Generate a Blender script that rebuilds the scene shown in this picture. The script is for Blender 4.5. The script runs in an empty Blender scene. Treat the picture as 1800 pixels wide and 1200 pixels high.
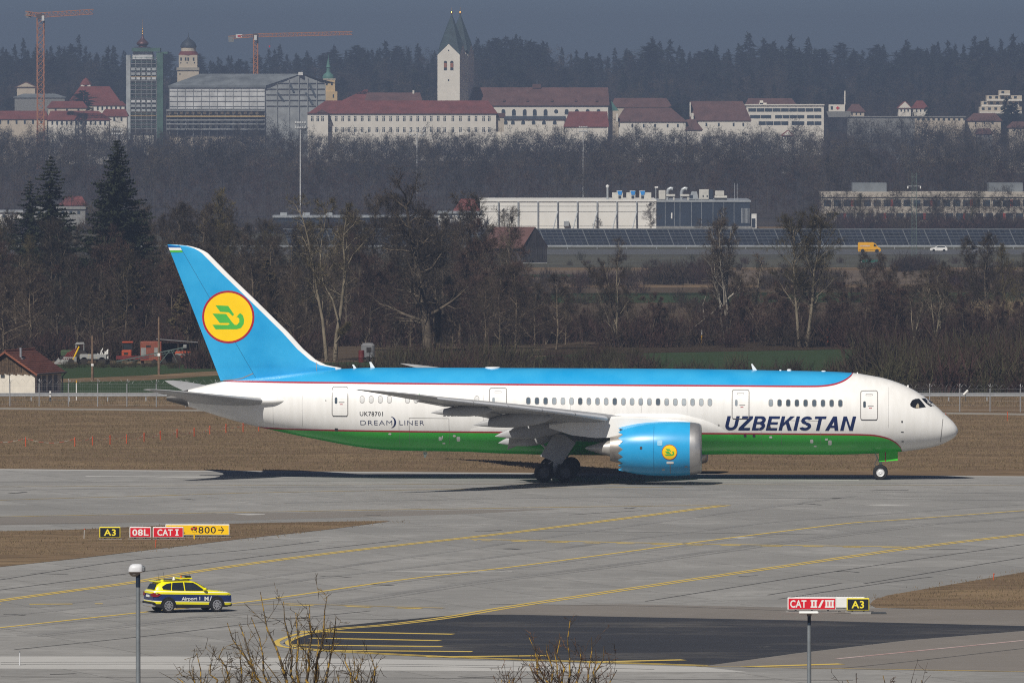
import bpy, bmesh, math, random
import numpy as np
from mathutils import Vector, Matrix

# ------------------------------------------------------------------ camera, sky, sun, exposure
sc = bpy.context.scene
COL = sc.collection
R = math.radians
F = 17150.0          # focal length in pixels of the 1800-wide frame
H = 29.1             # eye height above the apron
YH = 130.0           # picture row of the horizon
cam_d = bpy.data.cameras.new('camera')
cam = bpy.data.objects.new('camera', cam_d)
COL.objects.link(cam)
cam.location = (0, 0, H)
cam_d.sensor_width = 36.0
cam_d.lens = F / 1800.0 * 36.0
cam_d.clip_start = 1.0
cam_d.clip_end = 20000.0
cam.rotation_euler = (R(90) - math.atan((600 - YH) / F), 0, 0)
sc.camera = cam

SUN_EL, SUN_AZ = R(45.5), R(23.0)     # the sun stands behind the camera, 23 degrees to its left
world = bpy.data.worlds.new('World')
sc.world = world
world.use_nodes = True
wn = world.node_tree
sky = wn.nodes.new('ShaderNodeTexSky')
sky.sky_type = 'NISHITA'
sky.sun_disc = False
sky.sun_elevation = SUN_EL
sky.sun_rotation = math.pi + SUN_AZ
sky.altitude = 450
sky.air_density = 0.32
sky.dust_density = 0.75
sky.ozone_density = 1.6
wn.links.new(sky.outputs[0], wn.nodes['Background'].inputs[0])
wn.nodes['Background'].inputs[1].default_value = 0.05
sun_d = bpy.data.lights.new('sun', 'SUN')
sun_d.energy = 5.0
sun_d.angle = R(0.53)
sun_d.color = (1.0, 0.955, 0.88)
sun = bpy.data.objects.new('sun', sun_d)
COL.objects.link(sun)
to_sun = Vector((-math.sin(SUN_AZ) * math.cos(SUN_EL), -math.cos(SUN_AZ) * math.cos(SUN_EL), math.sin(SUN_EL)))
sun.rotation_euler = to_sun.to_track_quat('Z', 'Y').to_euler()
sun.location = (-60, -100, 140)
sc.view_settings.view_transform = 'Standard'
sc.view_settings.look = 'None'
sc.view_settings.exposure = 0.08
sc.view_settings.gamma = 1.0
sc.render.engine = 'CYCLES'
cy = sc.cycles
cy.max_bounces = 4
cy.diffuse_bounces = 2
cy.glossy_bounces = 2
cy.transmission_bounces = 4
cy.transparent_max_bounces = 8
cy.volume_bounces = 0
cy.use_denoising = False
cy.sample_clamp_direct = 10.0
cy.sample_clamp_indirect = 3.0
cy.caustics_reflective = False
cy.caustics_refractive = False
cy.filter_width = 1.1
cy.use_adaptive_sampling = True
cy.adaptive_threshold = 0.01
sc.render.threads_mode = 'AUTO'

# ------------------------------------------------------------------ picture <-> place helpers
def W(x, y, d):
    """The point that stands d metres out and shows at picture point (x, y) of the 1800 x 1200 frame."""
    return Vector(((x - 900) * d / F, d, H - (y - YH) * d / F))
BR = [(-1500, 0), (950, 0), (2500, -9.455), (3900, -9.455), (4080, 0), (4300, 0), (4500, 1.5), (5500, 21), (6000, 24), (9500, 24)]
BY = [b[0] for b in BR]; BZ = [b[1] for b in BR]
def T(y):
    return float(np.interp(y, BY, BZ))
def G(x, y):
    """Ground point under picture point (x, y)."""
    lo, hi = 200.0, 3600.0
    for _ in range(60):
        m = (lo + hi) / 2
        if YH + (H - T(m)) * F / m > y: lo = m
        else: hi = m
    return Vector(((x - 900) * lo / F, lo, T(lo)))
def px(d): return F / d

# ------------------------------------------------------------------ materials
MATS = {}
def M(name, col, rough=0.75, metal=0.0, var=0.12, scale=1.0, spec=0.3, col2=None, mask=0.5, detail=4.0, rnd=0.0, bump=0.0, stretch=None, coat=0.0, sharp=0.18):
    """Principled material with procedural wear: a noise that mixes col and col2 (or lighter and darker col)."""
    if name in MATS: return MATS[name]
    m = bpy.data.materials.new(name); m.use_nodes = True
    nt = m.node_tree; b = nt.nodes['Principled BSDF']
    b.inputs['Roughness'].default_value = rough
    b.inputs['Metallic'].default_value = metal
    b.inputs['Specular IOR Level'].default_value = spec
    if coat:
        b.inputs['Coat Weight'].default_value = coat
        b.inputs['Coat Roughness'].default_value = 0.06
    tc = nt.nodes.new('ShaderNodeTexCoord')
    src = tc.outputs['Object']
    if stretch:
        mp = nt.nodes.new('ShaderNodeMapping'); mp.inputs['Scale'].default_value = stretch
        nt.links.new(src, mp.inputs[0]); src = mp.outputs[0]
    nz = nt.nodes.new('ShaderNodeTexNoise'); nz.inputs['Scale'].default_value = scale; nz.inputs['Detail'].default_value = detail
    nz.inputs['Roughness'].default_value = 0.6
    nt.links.new(src, nz.inputs['Vector'])
    rp = nt.nodes.new('ShaderNodeValToRGB')
    a = [max(0, c * (1 - var)) for c in col]; c2 = col2 if col2 else [min(1, c * (1 + var)) for c in col]
    rp.color_ramp.elements[0].position = mask - sharp; rp.color_ramp.elements[0].color = (*a, 1)
    rp.color_ramp.elements[1].position = mask + sharp; rp.color_ramp.elements[1].color = (*c2, 1)
    nt.links.new(nz.outputs[0], rp.inputs[0])
    out = rp.outputs[0]
    if rnd:
        oi = nt.nodes.new('ShaderNodeObjectInfo')
        mr = nt.nodes.new('ShaderNodeMapRange'); mr.inputs[3].default_value = 1 - rnd; mr.inputs[4].default_value = 1 + rnd
        nt.links.new(oi.outputs['Random'], mr.inputs[0])
        hv = nt.nodes.new('ShaderNodeHueSaturation')
        nt.links.new(mr.outputs[0], hv.inputs['Value']); nt.links.new(out, hv.inputs['Color']); out = hv.outputs[0]
    nt.links.new(out, b.inputs['Base Color'])
    if bump:
        bp = nt.nodes.new('ShaderNodeBump'); bp.inputs['Strength'].default_value = bump; bp.inputs['Distance'].default_value = 0.1
        nt.links.new(nz.outputs[0], bp.inputs['Height']); nt.links.new(bp.outputs[0], b.inputs['Normal'])
    MATS[name] = m
    return m

def ground_mat(name, cols, scales, bump=0.15, rough=0.9, spec=0.15, stretch=None):
    """Ground cover in the coordinates of the place: three colours mixed by noises of different size."""
    m = bpy.data.materials.new(name); m.use_nodes = True; nt = m.node_tree; b = nt.nodes['Principled BSDF']
    b.inputs['Roughness'].default_value = rough; b.inputs['Specular IOR Level'].default_value = spec
    geo = nt.nodes.new('ShaderNodeNewGeometry'); prev = None; last = None; pos = geo.outputs['Position']
    if stretch:
        mp = nt.nodes.new('ShaderNodeMapping'); mp.inputs['Scale'].default_value = stretch; nt.links.new(pos, mp.inputs[0]); pos = mp.outputs[0]
    for i, (c, (s, lo, hi)) in enumerate(zip(cols, scales)):
        nz = nt.nodes.new('ShaderNodeTexNoise'); nz.inputs['Scale'].default_value = s; nz.inputs['Detail'].default_value = 6; nz.inputs['Roughness'].default_value = 0.65
        nt.links.new(pos, nz.inputs['Vector'])
        mr = nt.nodes.new('ShaderNodeMapRange'); mr.inputs[1].default_value = lo; mr.inputs[2].default_value = hi
        nt.links.new(nz.outputs[0], mr.inputs[0])
        mx = nt.nodes.new('ShaderNodeMix'); mx.data_type = 'RGBA'
        nt.links.new(mr.outputs[0], mx.inputs[0])
        if prev is None: mx.inputs[6].default_value = (*cols[-1], 1)
        else: nt.links.new(prev, mx.inputs[6])
        mx.inputs[7].default_value = (*c, 1); prev = mx.outputs[2]; last = nz
    nt.links.new(prev, b.inputs['Base Color'])
    if bump:
        bp = nt.nodes.new('ShaderNodeBump'); bp.inputs['Strength'].default_value = bump; bp.inputs['Distance'].default_value = 0.3
        nt.links.new(last.outputs[0], bp.inputs['Height']); nt.links.new(bp.outputs[0], b.inputs['Normal'])
    MATS[name] = m
    return m

# ------------------------------------------------------------------ mesh helpers
class MB:
    def __init__(s): s.v = []; s.f = []; s.mi = []; s.cur = 0
    def add(s, vs, fs):
        o = len(s.v); s.v += [tuple(p) for p in vs]
        for f in fs: s.f.append([i + o for i in f]); s.mi.append(s.cur)
        return s
    def box(s, x0, x1, y0, y1, z0, z1, m=None):
        vs = [Vector((x, y, z)) for z in (z0, z1) for y in (y0, y1) for x in (x0, x1)]
        if m is not None: vs = [m @ p for p in vs]
        return s.add(vs, [(0, 2, 3, 1), (4, 5, 7, 6), (0, 1, 5, 4), (2, 6, 7, 3), (0, 4, 6, 2), (1, 3, 7, 5)])
    def bevbox(s, x0, x1, y0, y1, z0, z1, b, m=None):
        """Box with its upper and side edges chamfered."""
        pts = []
        for z, k in ((z0, b), (z0 + b, 0), (z1 - b, 0), (z1, b)):
            pts.append([(x0 + k + b, y0 + k), (x1 - k - b, y0 + k), (x1 - k, y0 + k + b), (x1 - k, y1 - k - b), (x1 - k - b, y1 - k), (x0 + k + b, y1 - k), (x0 + k, y1 - k - b), (x0 + k, y0 + k + b)])
        vs = []
        for (z, _), ring in zip(((z0, 0), (z0 + b, 0), (z1 - b, 0), (z1, 0)), pts): vs += [Vector((p[0], p[1], z)) for p in ring]
        if m is not None: vs = [m @ p for p in vs]
        fs = [tuple(range(7, -1, -1)), tuple(range(24, 32))]
        for r in range(3):
            for i in range(8): fs.append((r * 8 + i, r * 8 + (i + 1) % 8, r * 8 + 8 + (i + 1) % 8, r * 8 + 8 + i))
        return s.add(vs, fs)
    def bar(s, p, q, w, h=None):
        """Square bar from p to q."""
        p, q = Vector(p), Vector(q); h = h or w
        t = (q - p).normalized(); a = t.cross(Vector((0, 0, 1)))
        if a.length < 1e-3: a = Vector((1, 0, 0))
        a.normalize(); b = t.cross(a).normalized()
        vs = [e + a * (w / 2 * i) + b * (h / 2 * j) for e in (p, q) for i, j in ((-1, -1), (1, -1), (1, 1), (-1, 1))]
        return s.add(vs, [(3, 2, 1, 0), (4, 5, 6, 7), (0, 1, 5, 4), (1, 2, 6, 5), (2, 3, 7, 6), (3, 0, 4, 7)])
    def tube(s, pts, rads, n=8, cap=True):
        pts = [Vector(p) for p in pts]
        if not hasattr(rads, '__len__'): rads = [rads] * len(pts)
        vs = []; up = None
        for i, p in enumerate(pts):
            t = (pts[min(i + 1, len(pts) - 1)] - pts[max(i - 1, 0)]).normalized()
            if up is None:
                up = t.cross(Vector((0, 0, 1)))
                if up.length < 1e-3: up = Vector((1, 0, 0))
            a = (up - t * up.dot(t)).normalized(); up = a; b = t.cross(a)
            vs += [p + (a * math.cos(2 * math.pi * k / n) + b * math.sin(2 * math.pi * k / n)) * rads[i] for k in range(n)]
        fs = []
        for i in range(len(pts) - 1):
            for k in range(n): fs.append((i * n + k, i * n + (k + 1) % n, i * n + n + (k + 1) % n, i * n + n + k))
        if cap: fs += [tuple(range(n - 1, -1, -1)), tuple(range((len(pts) - 1) * n, len(pts) * n))]
        return s.add(vs, fs)
    def lathe(s, prof, c=(0, 0, 0), n=24, axis='z', m=None, cap=True):
        """Turn (radius, along) pairs round an axis through c."""
        vs = []
        for r, h in prof:
            for k in range(n):
                u, w = r * math.cos(2 * math.pi * k / n), r * math.sin(2 * math.pi * k / n)
                p = Vector({'z': (u, w, h), 'y': (w, h, u), 'x': (h, u, w)}[axis]) + Vector(c)
                vs.append(m @ p if m is not None else p)
        fs = []
        for i in range(len(prof) - 1):
            for k in range(n): fs.append((i * n + k, i * n + (k + 1) % n, i * n + n + (k + 1) % n, i * n + n + k))
        if cap and prof[0][0] > 1e-6: fs.append(tuple(range(n - 1, -1, -1)))
        if cap and prof[-1][0] > 1e-6: fs.append(tuple(range((len(prof) - 1) * n, len(prof) * n)))
        return s.add(vs, fs)
    def prism(s, poly, d0, d1, axis='y', m=None):
        """Polygon (two coordinates) pushed along an axis from d0 to d1."""
        n = len(poly)
        def P(a, b, d): return Vector({'y': (a, d, b), 'x': (d, a, b), 'z': (a, b, d)}[axis])
        vs = [P(a, b, d0) for a, b in poly] + [P(a, b, d1) for a, b in poly]
        if m is not None: vs = [m @ p for p in vs]
        fs = [tuple(range(n)), tuple(range(2 * n - 1, n - 1, -1))] + [(i, i + n, (i + 1) % n + n, (i + 1) % n) for i in range(n)]
        return s.add(vs, fs)
    def grid(s, rows, closed=False):
        """Skin over rows of equally many points."""
        n = len(rows[0]); vs = [p for r in rows for p in r]; fs = []
        for i in range(len(rows) - 1):
            for k in range(n if closed else n - 1):
                fs.append((i * n + k, i * n + (k + 1) % n, (i + 1) * n + (k + 1) % n, (i + 1) * n + k))
        return s.add(vs, fs)
    def mesh(s, name, mat=None, smooth=False, fix=True):
        me = bpy.data.meshes.new(name); me.from_pydata(s.v, [], s.f)
        for m in (mat if isinstance(mat, (list, tuple)) else [mat]):
            if m: me.materials.append(m)
        if isinstance(mat, (list, tuple)) and len(mat) > 1: me.polygons.foreach_set('material_index', s.mi)
        if fix:
            bm = bmesh.new(); bm.from_mesh(me); bmesh.ops.recalc_face_normals(bm, faces=bm.faces); bm.to_mesh(me); bm.free()
        if smooth:
            me.polygons.foreach_set('use_smooth', [True] * len(me.polygons))
            if smooth != 'all': me.set_sharp_from_angle(angle=R(smooth if smooth is not True else 35))
        me.update()
        return me
    def build(s, name, mat=None, parent=None, smooth=False, fix=True):
        return link(name, s.mesh(name, mat, smooth, fix), parent)

def link(name, data, parent=None):
    o = bpy.data.objects.new(name, data); COL.objects.link(o)
    if parent is not None: adopt(o, parent)
    return o
KIDS = {}
ORD = 'zeroth first second third fourth fifth sixth seventh eighth ninth tenth eleventh twelfth thirteenth fourteenth fifteenth sixteenth seventeenth eighteenth nineteenth twentieth'.split()
def nth(n): return ORD[n] if n <= 20 else ('twenty-' if n < 30 else 'thirty-') + ORD[n % 10] if n % 10 else 'thirtieth'
def adopt(o, parent):
    o.parent = parent; KIDS.setdefault(parent.name, []).append(o)
def tag(o, label=None, cat=None, group=None, kind=None):
    if label: o['label'] = label
    if cat: o['category'] = cat
    if group: o['group'] = group
    if kind: o['kind'] = kind
    return o
def thing(name, label, cat, loc=(0, 0, 0), rz=0.0, group=None):
    o = link(name, None); o.location = loc; o.rotation_euler = (0, 0, rz); o.empty_display_size = 0.3
    return tag(o, label, cat, group)
def copy_tree(o, parent=None):
    c = o.copy(); COL.objects.link(c)
    if parent is not None: adopt(c, parent)
    for ch in KIDS.get(o.name, []): copy_tree(ch, c)
    return c
def text_mesh(body, size, bold=0.0, shear=0.0, space=1.0, wx=1.0):
    """Lettering as a flat mesh in the XY plane: list of vertices and of faces, left edge and base line at 0."""
    cu = bpy.data.curves.new('lettering', 'FONT'); cu.body = body; cu.size = size; cu.offset = bold; cu.shear = shear; cu.space_character = space
    cu.resolution_u = 3
    o = bpy.data.objects.new('lettering', cu); COL.objects.link(o)
    bpy.context.view_layer.update()
    me = bpy.data.meshes.new_from_object(o.evaluated_get(bpy.context.evaluated_depsgraph_get()))
    vs = [(v.co.x * wx, v.co.y) for v in me.vertices]; fs = [tuple(p.vertices) for p in me.polygons]
    bpy.data.objects.remove(o); bpy.data.curves.remove(cu); bpy.data.meshes.remove(me)
    return vs, fs
def fit(vs, x0, x1, y0, y1):
    xs = [v[0] for v in vs]; ys = [v[1] for v in vs]; a, b, c, d = min(xs), max(xs), min(ys), max(ys)
    return [(x0 + (v[0] - a) / (b - a) * (x1 - x0), y0 + (v[1] - c) / (d - c) * (y1 - y0)) for v in vs]

def sheet(name, pts, z, mat, kind='structure', px_pts=True, extra=()):
    """A flat piece of ground: a polygon laid z metres above the terrain and bent with it."""
    ps = [G(*p) for p in pts] if px_pts else [Vector((p[0], p[1], 0)) for p in pts]
    bm = bmesh.new(); vs = [bm.verts.new((p.x, p.y, 0)) for p in ps]; bm.faces.new(vs)
    bmesh.ops.triangulate(bm, faces=bm.faces)
    for yb in BY[1:-1]:
        if min(p.y for p in ps) < yb < max(p.y for p in ps):
            bmesh.ops.bisect_plane(bm, geom=bm.verts[:] + bm.edges[:] + bm.faces[:], plane_co=(0, yb, 0), plane_no=(0, 1, 0))
    for v in bm.verts: v.co.z = T(v.co.y) + z
    bmesh.ops.recalc_face_normals(bm, faces=bm.faces)
    if sum(f.normal.z for f in bm.faces) < 0: bmesh.ops.reverse_faces(bm, faces=bm.faces)
    me = bpy.data.meshes.new(name); bm.to_mesh(me); bm.free(); me.materials.append(mat)
    return tag(link(name, me), kind=kind)
def smooth_path(pts, n=8):
    """Catmull-Rom through the points."""
    out = []; P = [pts[0]] + list(pts) + [pts[-1]]
    for i in range(1, len(P) - 2):
        for k in range(n):
            t = k / n; a, b, c, d = P[i - 1], P[i], P[i + 1], P[i + 2]
            out.append(tuple(0.5 * (2 * b[j] + (c[j] - a[j]) * t + (2 * a[j] - 5 * b[j] + 4 * c[j] - d[j]) * t * t + (3 * b[j] - a[j] - 3 * c[j] + d[j]) * t ** 3) for j in range(len(b))))
    return out + [tuple(pts[-1])]
def stripe(name, pts, w, z, mat, curve=True, dash=None, off=0.0):
    """A painted line of width w metres along ground points given in the picture."""
    if curve and len(pts) > 2: pts = smooth_path(pts)
    ps = [G(*p) for p in pts]
    ps = [Vector((p.x, p.y)) for p in ps]
    mb = MB(); L = []; Rr = []; acc = 0.0; accs = []
    for i, p in enumerate(ps):
        t = (ps[min(i + 1, len(ps) - 1)] - ps[max(0, i - 1)]).normalized(); n = Vector((-t.y, t.x))
        L.append(p + n * (off + w / 2)); Rr.append(p + n * (off - w / 2))
    if dash is None:
        mb.grid([[(a.x, a.y, T(a.y) + z), (b.x, b.y, T(b.y) + z)] for a, b in zip(L, Rr)])
    else:
        for i in range(len(ps) - 1):
            n = max(1, int((ps[i + 1] - ps[i]).length / 0.5))
            for k in range(n):
                if ((acc + k * 0.5) % (dash[0] + dash[1])) < dash[0]:
                    q = [L[i].lerp(L[i + 1], k / n), Rr[i].lerp(Rr[i + 1], k / n), Rr[i].lerp(Rr[i + 1], (k + 1) / n), L[i].lerp(L[i + 1], (k + 1) / n)]
                    mb.add([(p.x, p.y, T(p.y) + z) for p in q], [(0, 1, 2, 3)])
            acc += n * 0.5
    o = mb.build(name, mat)
    return tag(o, kind='structure')
# ------------------------------------------------------------------ ground, pavement, painted lines
m_grass = ground_mat('dry_grass', [(0.13, 0.089, 0.055), (0.225, 0.158, 0.093), (0.10, 0.072, 0.043), (0.16, 0.11, 0.068)],
                     [(0.05, 0.42, 0.58), (0.14, 0.46, 0.66), (0.9, 0.48, 0.66)], bump=0.35, rough=1.0, spec=0.05, stretch=(0.35, 1, 1))
m_conc = ground_mat('concrete', [(0.215, 0.21, 0.20), (0.285, 0.278, 0.265), (0.215, 0.209, 0.198), (0.255, 0.248, 0.236)],
                    [(0.025, 0.44, 0.56), (0.12, 0.5, 0.66), (0.7, 0.48, 0.62)], bump=0.05, rough=0.9, spec=0.2)
def slabs(m, w, h, rot, amt):
    """Cast slabs: each its own tone, with a dark joint between."""
    nt = m.node_tree; b = nt.nodes['Principled BSDF']; src = b.inputs['Base Color'].links[0].from_socket
    geo = nt.nodes.new('ShaderNodeNewGeometry'); mp = nt.nodes.new('ShaderNodeMapping'); mp.inputs['Rotation'].default_value = (0, 0, rot); nt.links.new(geo.outputs['Position'], mp.inputs[0])
    bk = nt.nodes.new('ShaderNodeTexBrick'); bk.offset = 0.0; bk.inputs['Scale'].default_value = 1.0; bk.inputs['Brick Width'].default_value = w; bk.inputs['Row Height'].default_value = h; bk.inputs['Mortar Size'].default_value = 0.035; bk.inputs['Mortar Smooth'].default_value = 0.3; bk.inputs['Bias'].default_value = 0.0
    bk.inputs['Color1'].default_value = (1 - amt, 1 - amt, 1 - amt, 1); bk.inputs['Color2'].default_value = (1 + amt * 0.7, 1 + amt * 0.7, 1 + amt * 0.7, 1); bk.inputs['Mortar'].default_value = (0.42, 0.41, 0.40, 1)
    nt.links.new(mp.outputs[0], bk.inputs[0]); mx = nt.nodes.new('ShaderNodeMix'); mx.data_type = 'RGBA'; mx.blend_type = 'MULTIPLY'; mx.inputs[0].default_value = 1.0; nt.links.new(src, mx.inputs[6]); nt.links.new(bk.outputs[0], mx.inputs[7]); nt.links.new(mx.outputs[2], b.inputs['Base Color'])
slabs(m_conc, 7.5, 7.5, R(-20), 0.075)
m_brown = ground_mat('old_asphalt', [(0.165, 0.148, 0.132), (0.20, 0.18, 0.162), (0.18, 0.163, 0.147), (0.185, 0.168, 0.15)],
                     [(0.03, 0.42, 0.6), (0.2, 0.5, 0.7), (1.1, 0.45, 0.7)], bump=0.05, rough=0.9, spec=0.2)
m_dark = ground_mat('fresh_asphalt', [(0.026, 0.028, 0.033), (0.105, 0.097, 0.088), (0.03, 0.031, 0.037), (0.034, 0.035, 0.041)],
                    [(0.06, 0.42, 0.6), (0.16, 0.5, 0.72), (0.9, 0.45, 0.7)], bump=0.05, rough=0.85, spec=0.2, stretch=(0.45, 1, 1))
m_light = ground_mat('light_concrete', [(0.36, 0.352, 0.335), (0.44, 0.43, 0.41), (0.38, 0.372, 0.355), (0.40, 0.392, 0.375)],
                     [(0.03, 0.42, 0.6), (0.15, 0.5, 0.7), (0.9, 0.45, 0.7)], bump=0.03, rough=0.85, spec=0.25)
m_field = ground_mat('winter_field', [(0.034, 0.056, 0.024), (0.058, 0.06, 0.03), (0.03, 0.048, 0.022), (0.033, 0.053, 0.023)],
                     [(0.05, 0.45, 0.62), (0.4, 0.55, 0.75), (2.0, 0.5, 0.7)], bump=0.3, rough=1.0, spec=0.05)
m_soil = ground_mat('bare_soil', [(0.075, 0.055, 0.038), (0.115, 0.082, 0.052), (0.06, 0.047, 0.034), (0.085, 0.062, 0.042)],
                    [(0.03, 0.42, 0.6), (0.25, 0.5, 0.7), (1.5, 0.5, 0.7)], bump=0.3, rough=1.0, spec=0.05)
m_track = ground_mat('gravel_track', [(0.24, 0.22, 0.19), (0.30, 0.28, 0.245), (0.2, 0.18, 0.155), (0.25, 0.23, 0.2)],
                     [(0.05, 0.42, 0.6), (0.4, 0.5, 0.7), (2.5, 0.5, 0.7)], bump=0.1, rough=0.95, spec=0.1)
m_yel = M('yellow_line_paint', (0.66, 0.46, 0.07), 0.7, var=0.15, scale=0.5, col2=(0.55, 0.41, 0.12), detail=6)
m_yel_worn = M('worn_yellow_paint', (0.52, 0.36, 0.085), 0.8, var=0.2, scale=0.35, col2=(0.26, 0.23, 0.17), detail=6)
m_whl = M('white_line_paint', (0.55, 0.54, 0.51), 0.8, var=0.1, scale=0.4, col2=(0.40, 0.39, 0.37))
m_tar = M('joint_tar', (0.06, 0.058, 0.056), 0.9, var=0.4, scale=0.6, col2=(0.11, 0.105, 0.1))

ys = sorted(set([-400, 0, 300, 500, 600, 700, 800, 900] + BY[1:-1] + list(range(1100, 5600, 100)) + [6000, 7000, 8000, 9400]))
rows = [[(x, y, T(y)) for x in (-2400, -1200, -600, -300, -150, 0, 150, 300, 600, 1200, 2400)] for y in ys]
g = MB().grid(rows).build('ground', m_grass); tag(g, kind='structure')

# apron: everything nearer than the far pavement edge, with the two grass islands laid on top
sheet('taxiway_pavement', [(-420, 818), (0, 824), (450, 827.5), (900, 830.8), (1350, 834), (1800, 836.8), (2300, 840), (2600, 1260), (-900, 1260)], 0.004, m_conc)
sheet('pavement_edge', [(-420, 818.4), (0, 824.4), (450, 827.9), (900, 831.2), (1350, 834.4), (1800, 837.2), (2300, 840.4), (2300, 841.6), (1800, 838.6), (1350, 835.9), (900, 832.8), (450, 829.6), (0, 826.2), (-420, 820.6)], 0.008, m_light)
sheet('shoulder', [(-300, 915), (0, 909.5), (450, 901.5), (850, 896), (990, 894), (830, 903), (600, 910), (330, 917), (0, 923), (-300, 929)], 0.008, m_brown)
sheet('shoulder', [(900, 1064), (1100, 1062), (1400, 1068), (1540, 1069.5), (1800, 1072.5), (2200, 1078), (2200, 1108), (1800, 1101), (1400, 1091), (1150, 1086), (900, 1081), (790, 1082)], 0.008, m_brown)
sheet('shoulder', [(1238, 1171), (1400, 1149), (1600, 1125.5), (1800, 1109.5), (2200, 1080), (2200, 1192), (1800, 1181), (1500, 1176)], 0.008, m_brown)
sheet('asphalt_patch', [(497, 1131), (508, 1124), (545, 1111), (590, 1101), (680, 1092), (800, 1081), (900, 1080.5), (1150, 1085.5), (1400, 1090.5), (1800, 1100.5), (2200, 1107), (2200, 1079), (1800, 1109), (1600, 1125), (1400, 1148.5), (1240, 1170.5), (1100, 1167), (900, 1161), (750, 1155), (600, 1147), (520, 1139)], 0.012, m_dark)
sheet('taxiway_shoulder_band', [(-200, 1151), (0, 1154), (300, 1154), (620, 1158), (900, 1162.5), (1100, 1169), (1240, 1173), (1320, 1182), (900, 1180), (0, 1175.5), (-200, 1174)], 0.008, m_light)
grs = sheet('grass_island', [(-300, 944), (0, 934), (135, 931), (300, 923), (500, 918.5), (640, 916.2), (686, 916), (655, 920.5), (575, 931), (435, 946), (272, 965.5), (135, 982), (0, 996.5), (-300, 1036)], 0.02, m_grass)
grs2 = sheet('grass_island', [(2200, 950), (1800, 1006), (1650, 1031.5), (1560, 1047), (1535, 1056), (1530, 1063), (1540, 1068.5), (1650, 1071), (1800, 1072.5), (2200, 1077)], 0.02, m_grass)

Z = 0.016
for o in (0.0, 0.34):      # double taxiway edge lines
    stripe('edge_line', [(-250, 1095), (0, 1057), (130, 1039), (240, 1024), (370, 1002), (600, 971), (900, 937), (1130, 908), (1230, 895), (1282, 888.5)], 0.30, Z, m_yel, off=o * 1.5)
    stripe('edge_line', [(2050, 909), (1800, 938.5), (1600, 962.5), (1400, 991), (1200, 1020), (900, 1065), (780, 1085), (675, 1098), (590, 1105), (530, 1113), (496, 1123), (486, 1131), (505, 1138.5), (575, 1145), (750, 1154), (900, 1160), (1040, 1164.5), (1235, 1171)], 0.30, Z, m_yel, off=o * 1.7)
stripe('edge_line', [(-250, 915), (0, 908.5), (450, 900), (900, 892.8), (1150, 889.3), (1285, 888.2)], 0.5, Z, m_yel_worn)
stripe('side_line', [(-250, 888), (0, 879), (250, 872), (450, 866), (620, 863), (900, 858), (1200, 856)], 0.42, Z, m_yel_worn)
stripe('side_line', [(-250, 858.5), (0, 855.6), (450, 853), (900, 850.5), (1400, 852), (1800, 853.5), (2100, 855)], 0.28, Z, m_yel_worn)
stripe('centre_line', [(2050, 880), (1800, 897.5), (1575, 914), (1500, 919), (1400, 931), (1225, 953), (1100, 970), (900, 996.5), (700, 1020), (450, 1056), (240, 1077.5), (0, 1103.5), (-250, 1130)], 0.36, Z, m_yel)
stripe('hold_line', [(828, 948), (900, 949.3), (1220, 956), (1605, 961.5)], 0.5, Z, m_yel)
stripe('hold_line', [(832, 950.2), (900, 951.3), (1220, 957.8), (1600, 963)], 0.6, Z, m_yel, dash=(1.0, 1.0))
stripe('hold_line', [(-200, 1063.6), (0, 1062.6), (180, 1061.4)], 0.6, Z, m_yel, dash=(1.4, 1.0))
stripe('hold_line', [(500, 1061), (780, 1069)], 0.5, Z, m_yel_worn)
stripe('hold_line', [(505, 1063.4), (785, 1071)], 0.6, Z, m_yel, dash=(1.4, 1.8))
stripe('hold_line', [(405, 1064), (505, 1062)], 0.5, Z, m_yel_worn)
for a in (((520, 1109.8), (797, 1115.2)), ((545, 1122), (773, 1126.5)), ((510, 1134), (777, 1137)), ((552, 1143.5), (830, 1145.8)), ((750, 1155.2), (962, 1153))):
    stripe('hatch_line', a, 0.75, Z + 0.004, m_yel, curve=False)
stripe('hatch_line', [(1030, 1164.5), (1202, 1160.3)], 0.8, Z + 0.004, m_yel, curve=False)
stripe('hatch_line', [(1308, 1172.7), (1480, 1167.5)], 0.8, Z + 0.004, m_yel, curve=False)
stripe('side_line', [(1225, 1171.3), (1500, 1176), (1800, 1181.2), (2100, 1187)], 0.4, Z + 0.004, m_yel_worn)
stripe('runway_side_stripe', [(150, 837.2), (262, 838), (900, 841), (1510, 844.2)], 1.0, Z, m_whl)
stripe('red_white_line', [(1472, 1158.4), (1800, 1126)], 0.3, Z, M('red_line_paint', (0.42, 0.22, 0.2), 0.8, var=0.2, scale=0.4, col2=(0.5, 0.42, 0.4)), curve=False)
for a in (((25, 1142), (250, 1119), (400, 1101), (520, 1087), (650, 1074)), ((-100, 1034), (0, 1019), (225, 985), (420, 968), (560, 951)), ((-100, 1052), (0, 1037), (250, 1005), (480, 975), (700, 950)),
          ((1135, 1057), (1400, 1015), (1600, 985), (1800, 957)), ((1370, 1053), (1560, 1024), (1640, 1014)), ((1520, 1026), (1700, 996), (1800, 980)), ((1480, 1175), (1600, 1163), (1800, 1140)),
          ((0, 1164.5), (400, 1164.5), (900, 1171), (1150, 1177)), ((0, 1168), (400, 1168), (900, 1174)), ((330, 1085), (500, 1087), (700, 1089)), ((860, 1062), (1200, 1067), (1500, 1079)), ((1000, 905), (1130, 897)),
          ((900, 933), (1150, 935.5), (1450, 940)), ((0, 921), (200, 919)), ((1350, 1046), (1480, 1025)), ((0, 1190), (700, 1192), (1500, 1196))):
    stripe('sealed_joint', a, 0.16, Z - 0.002, m_tar)
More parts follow.
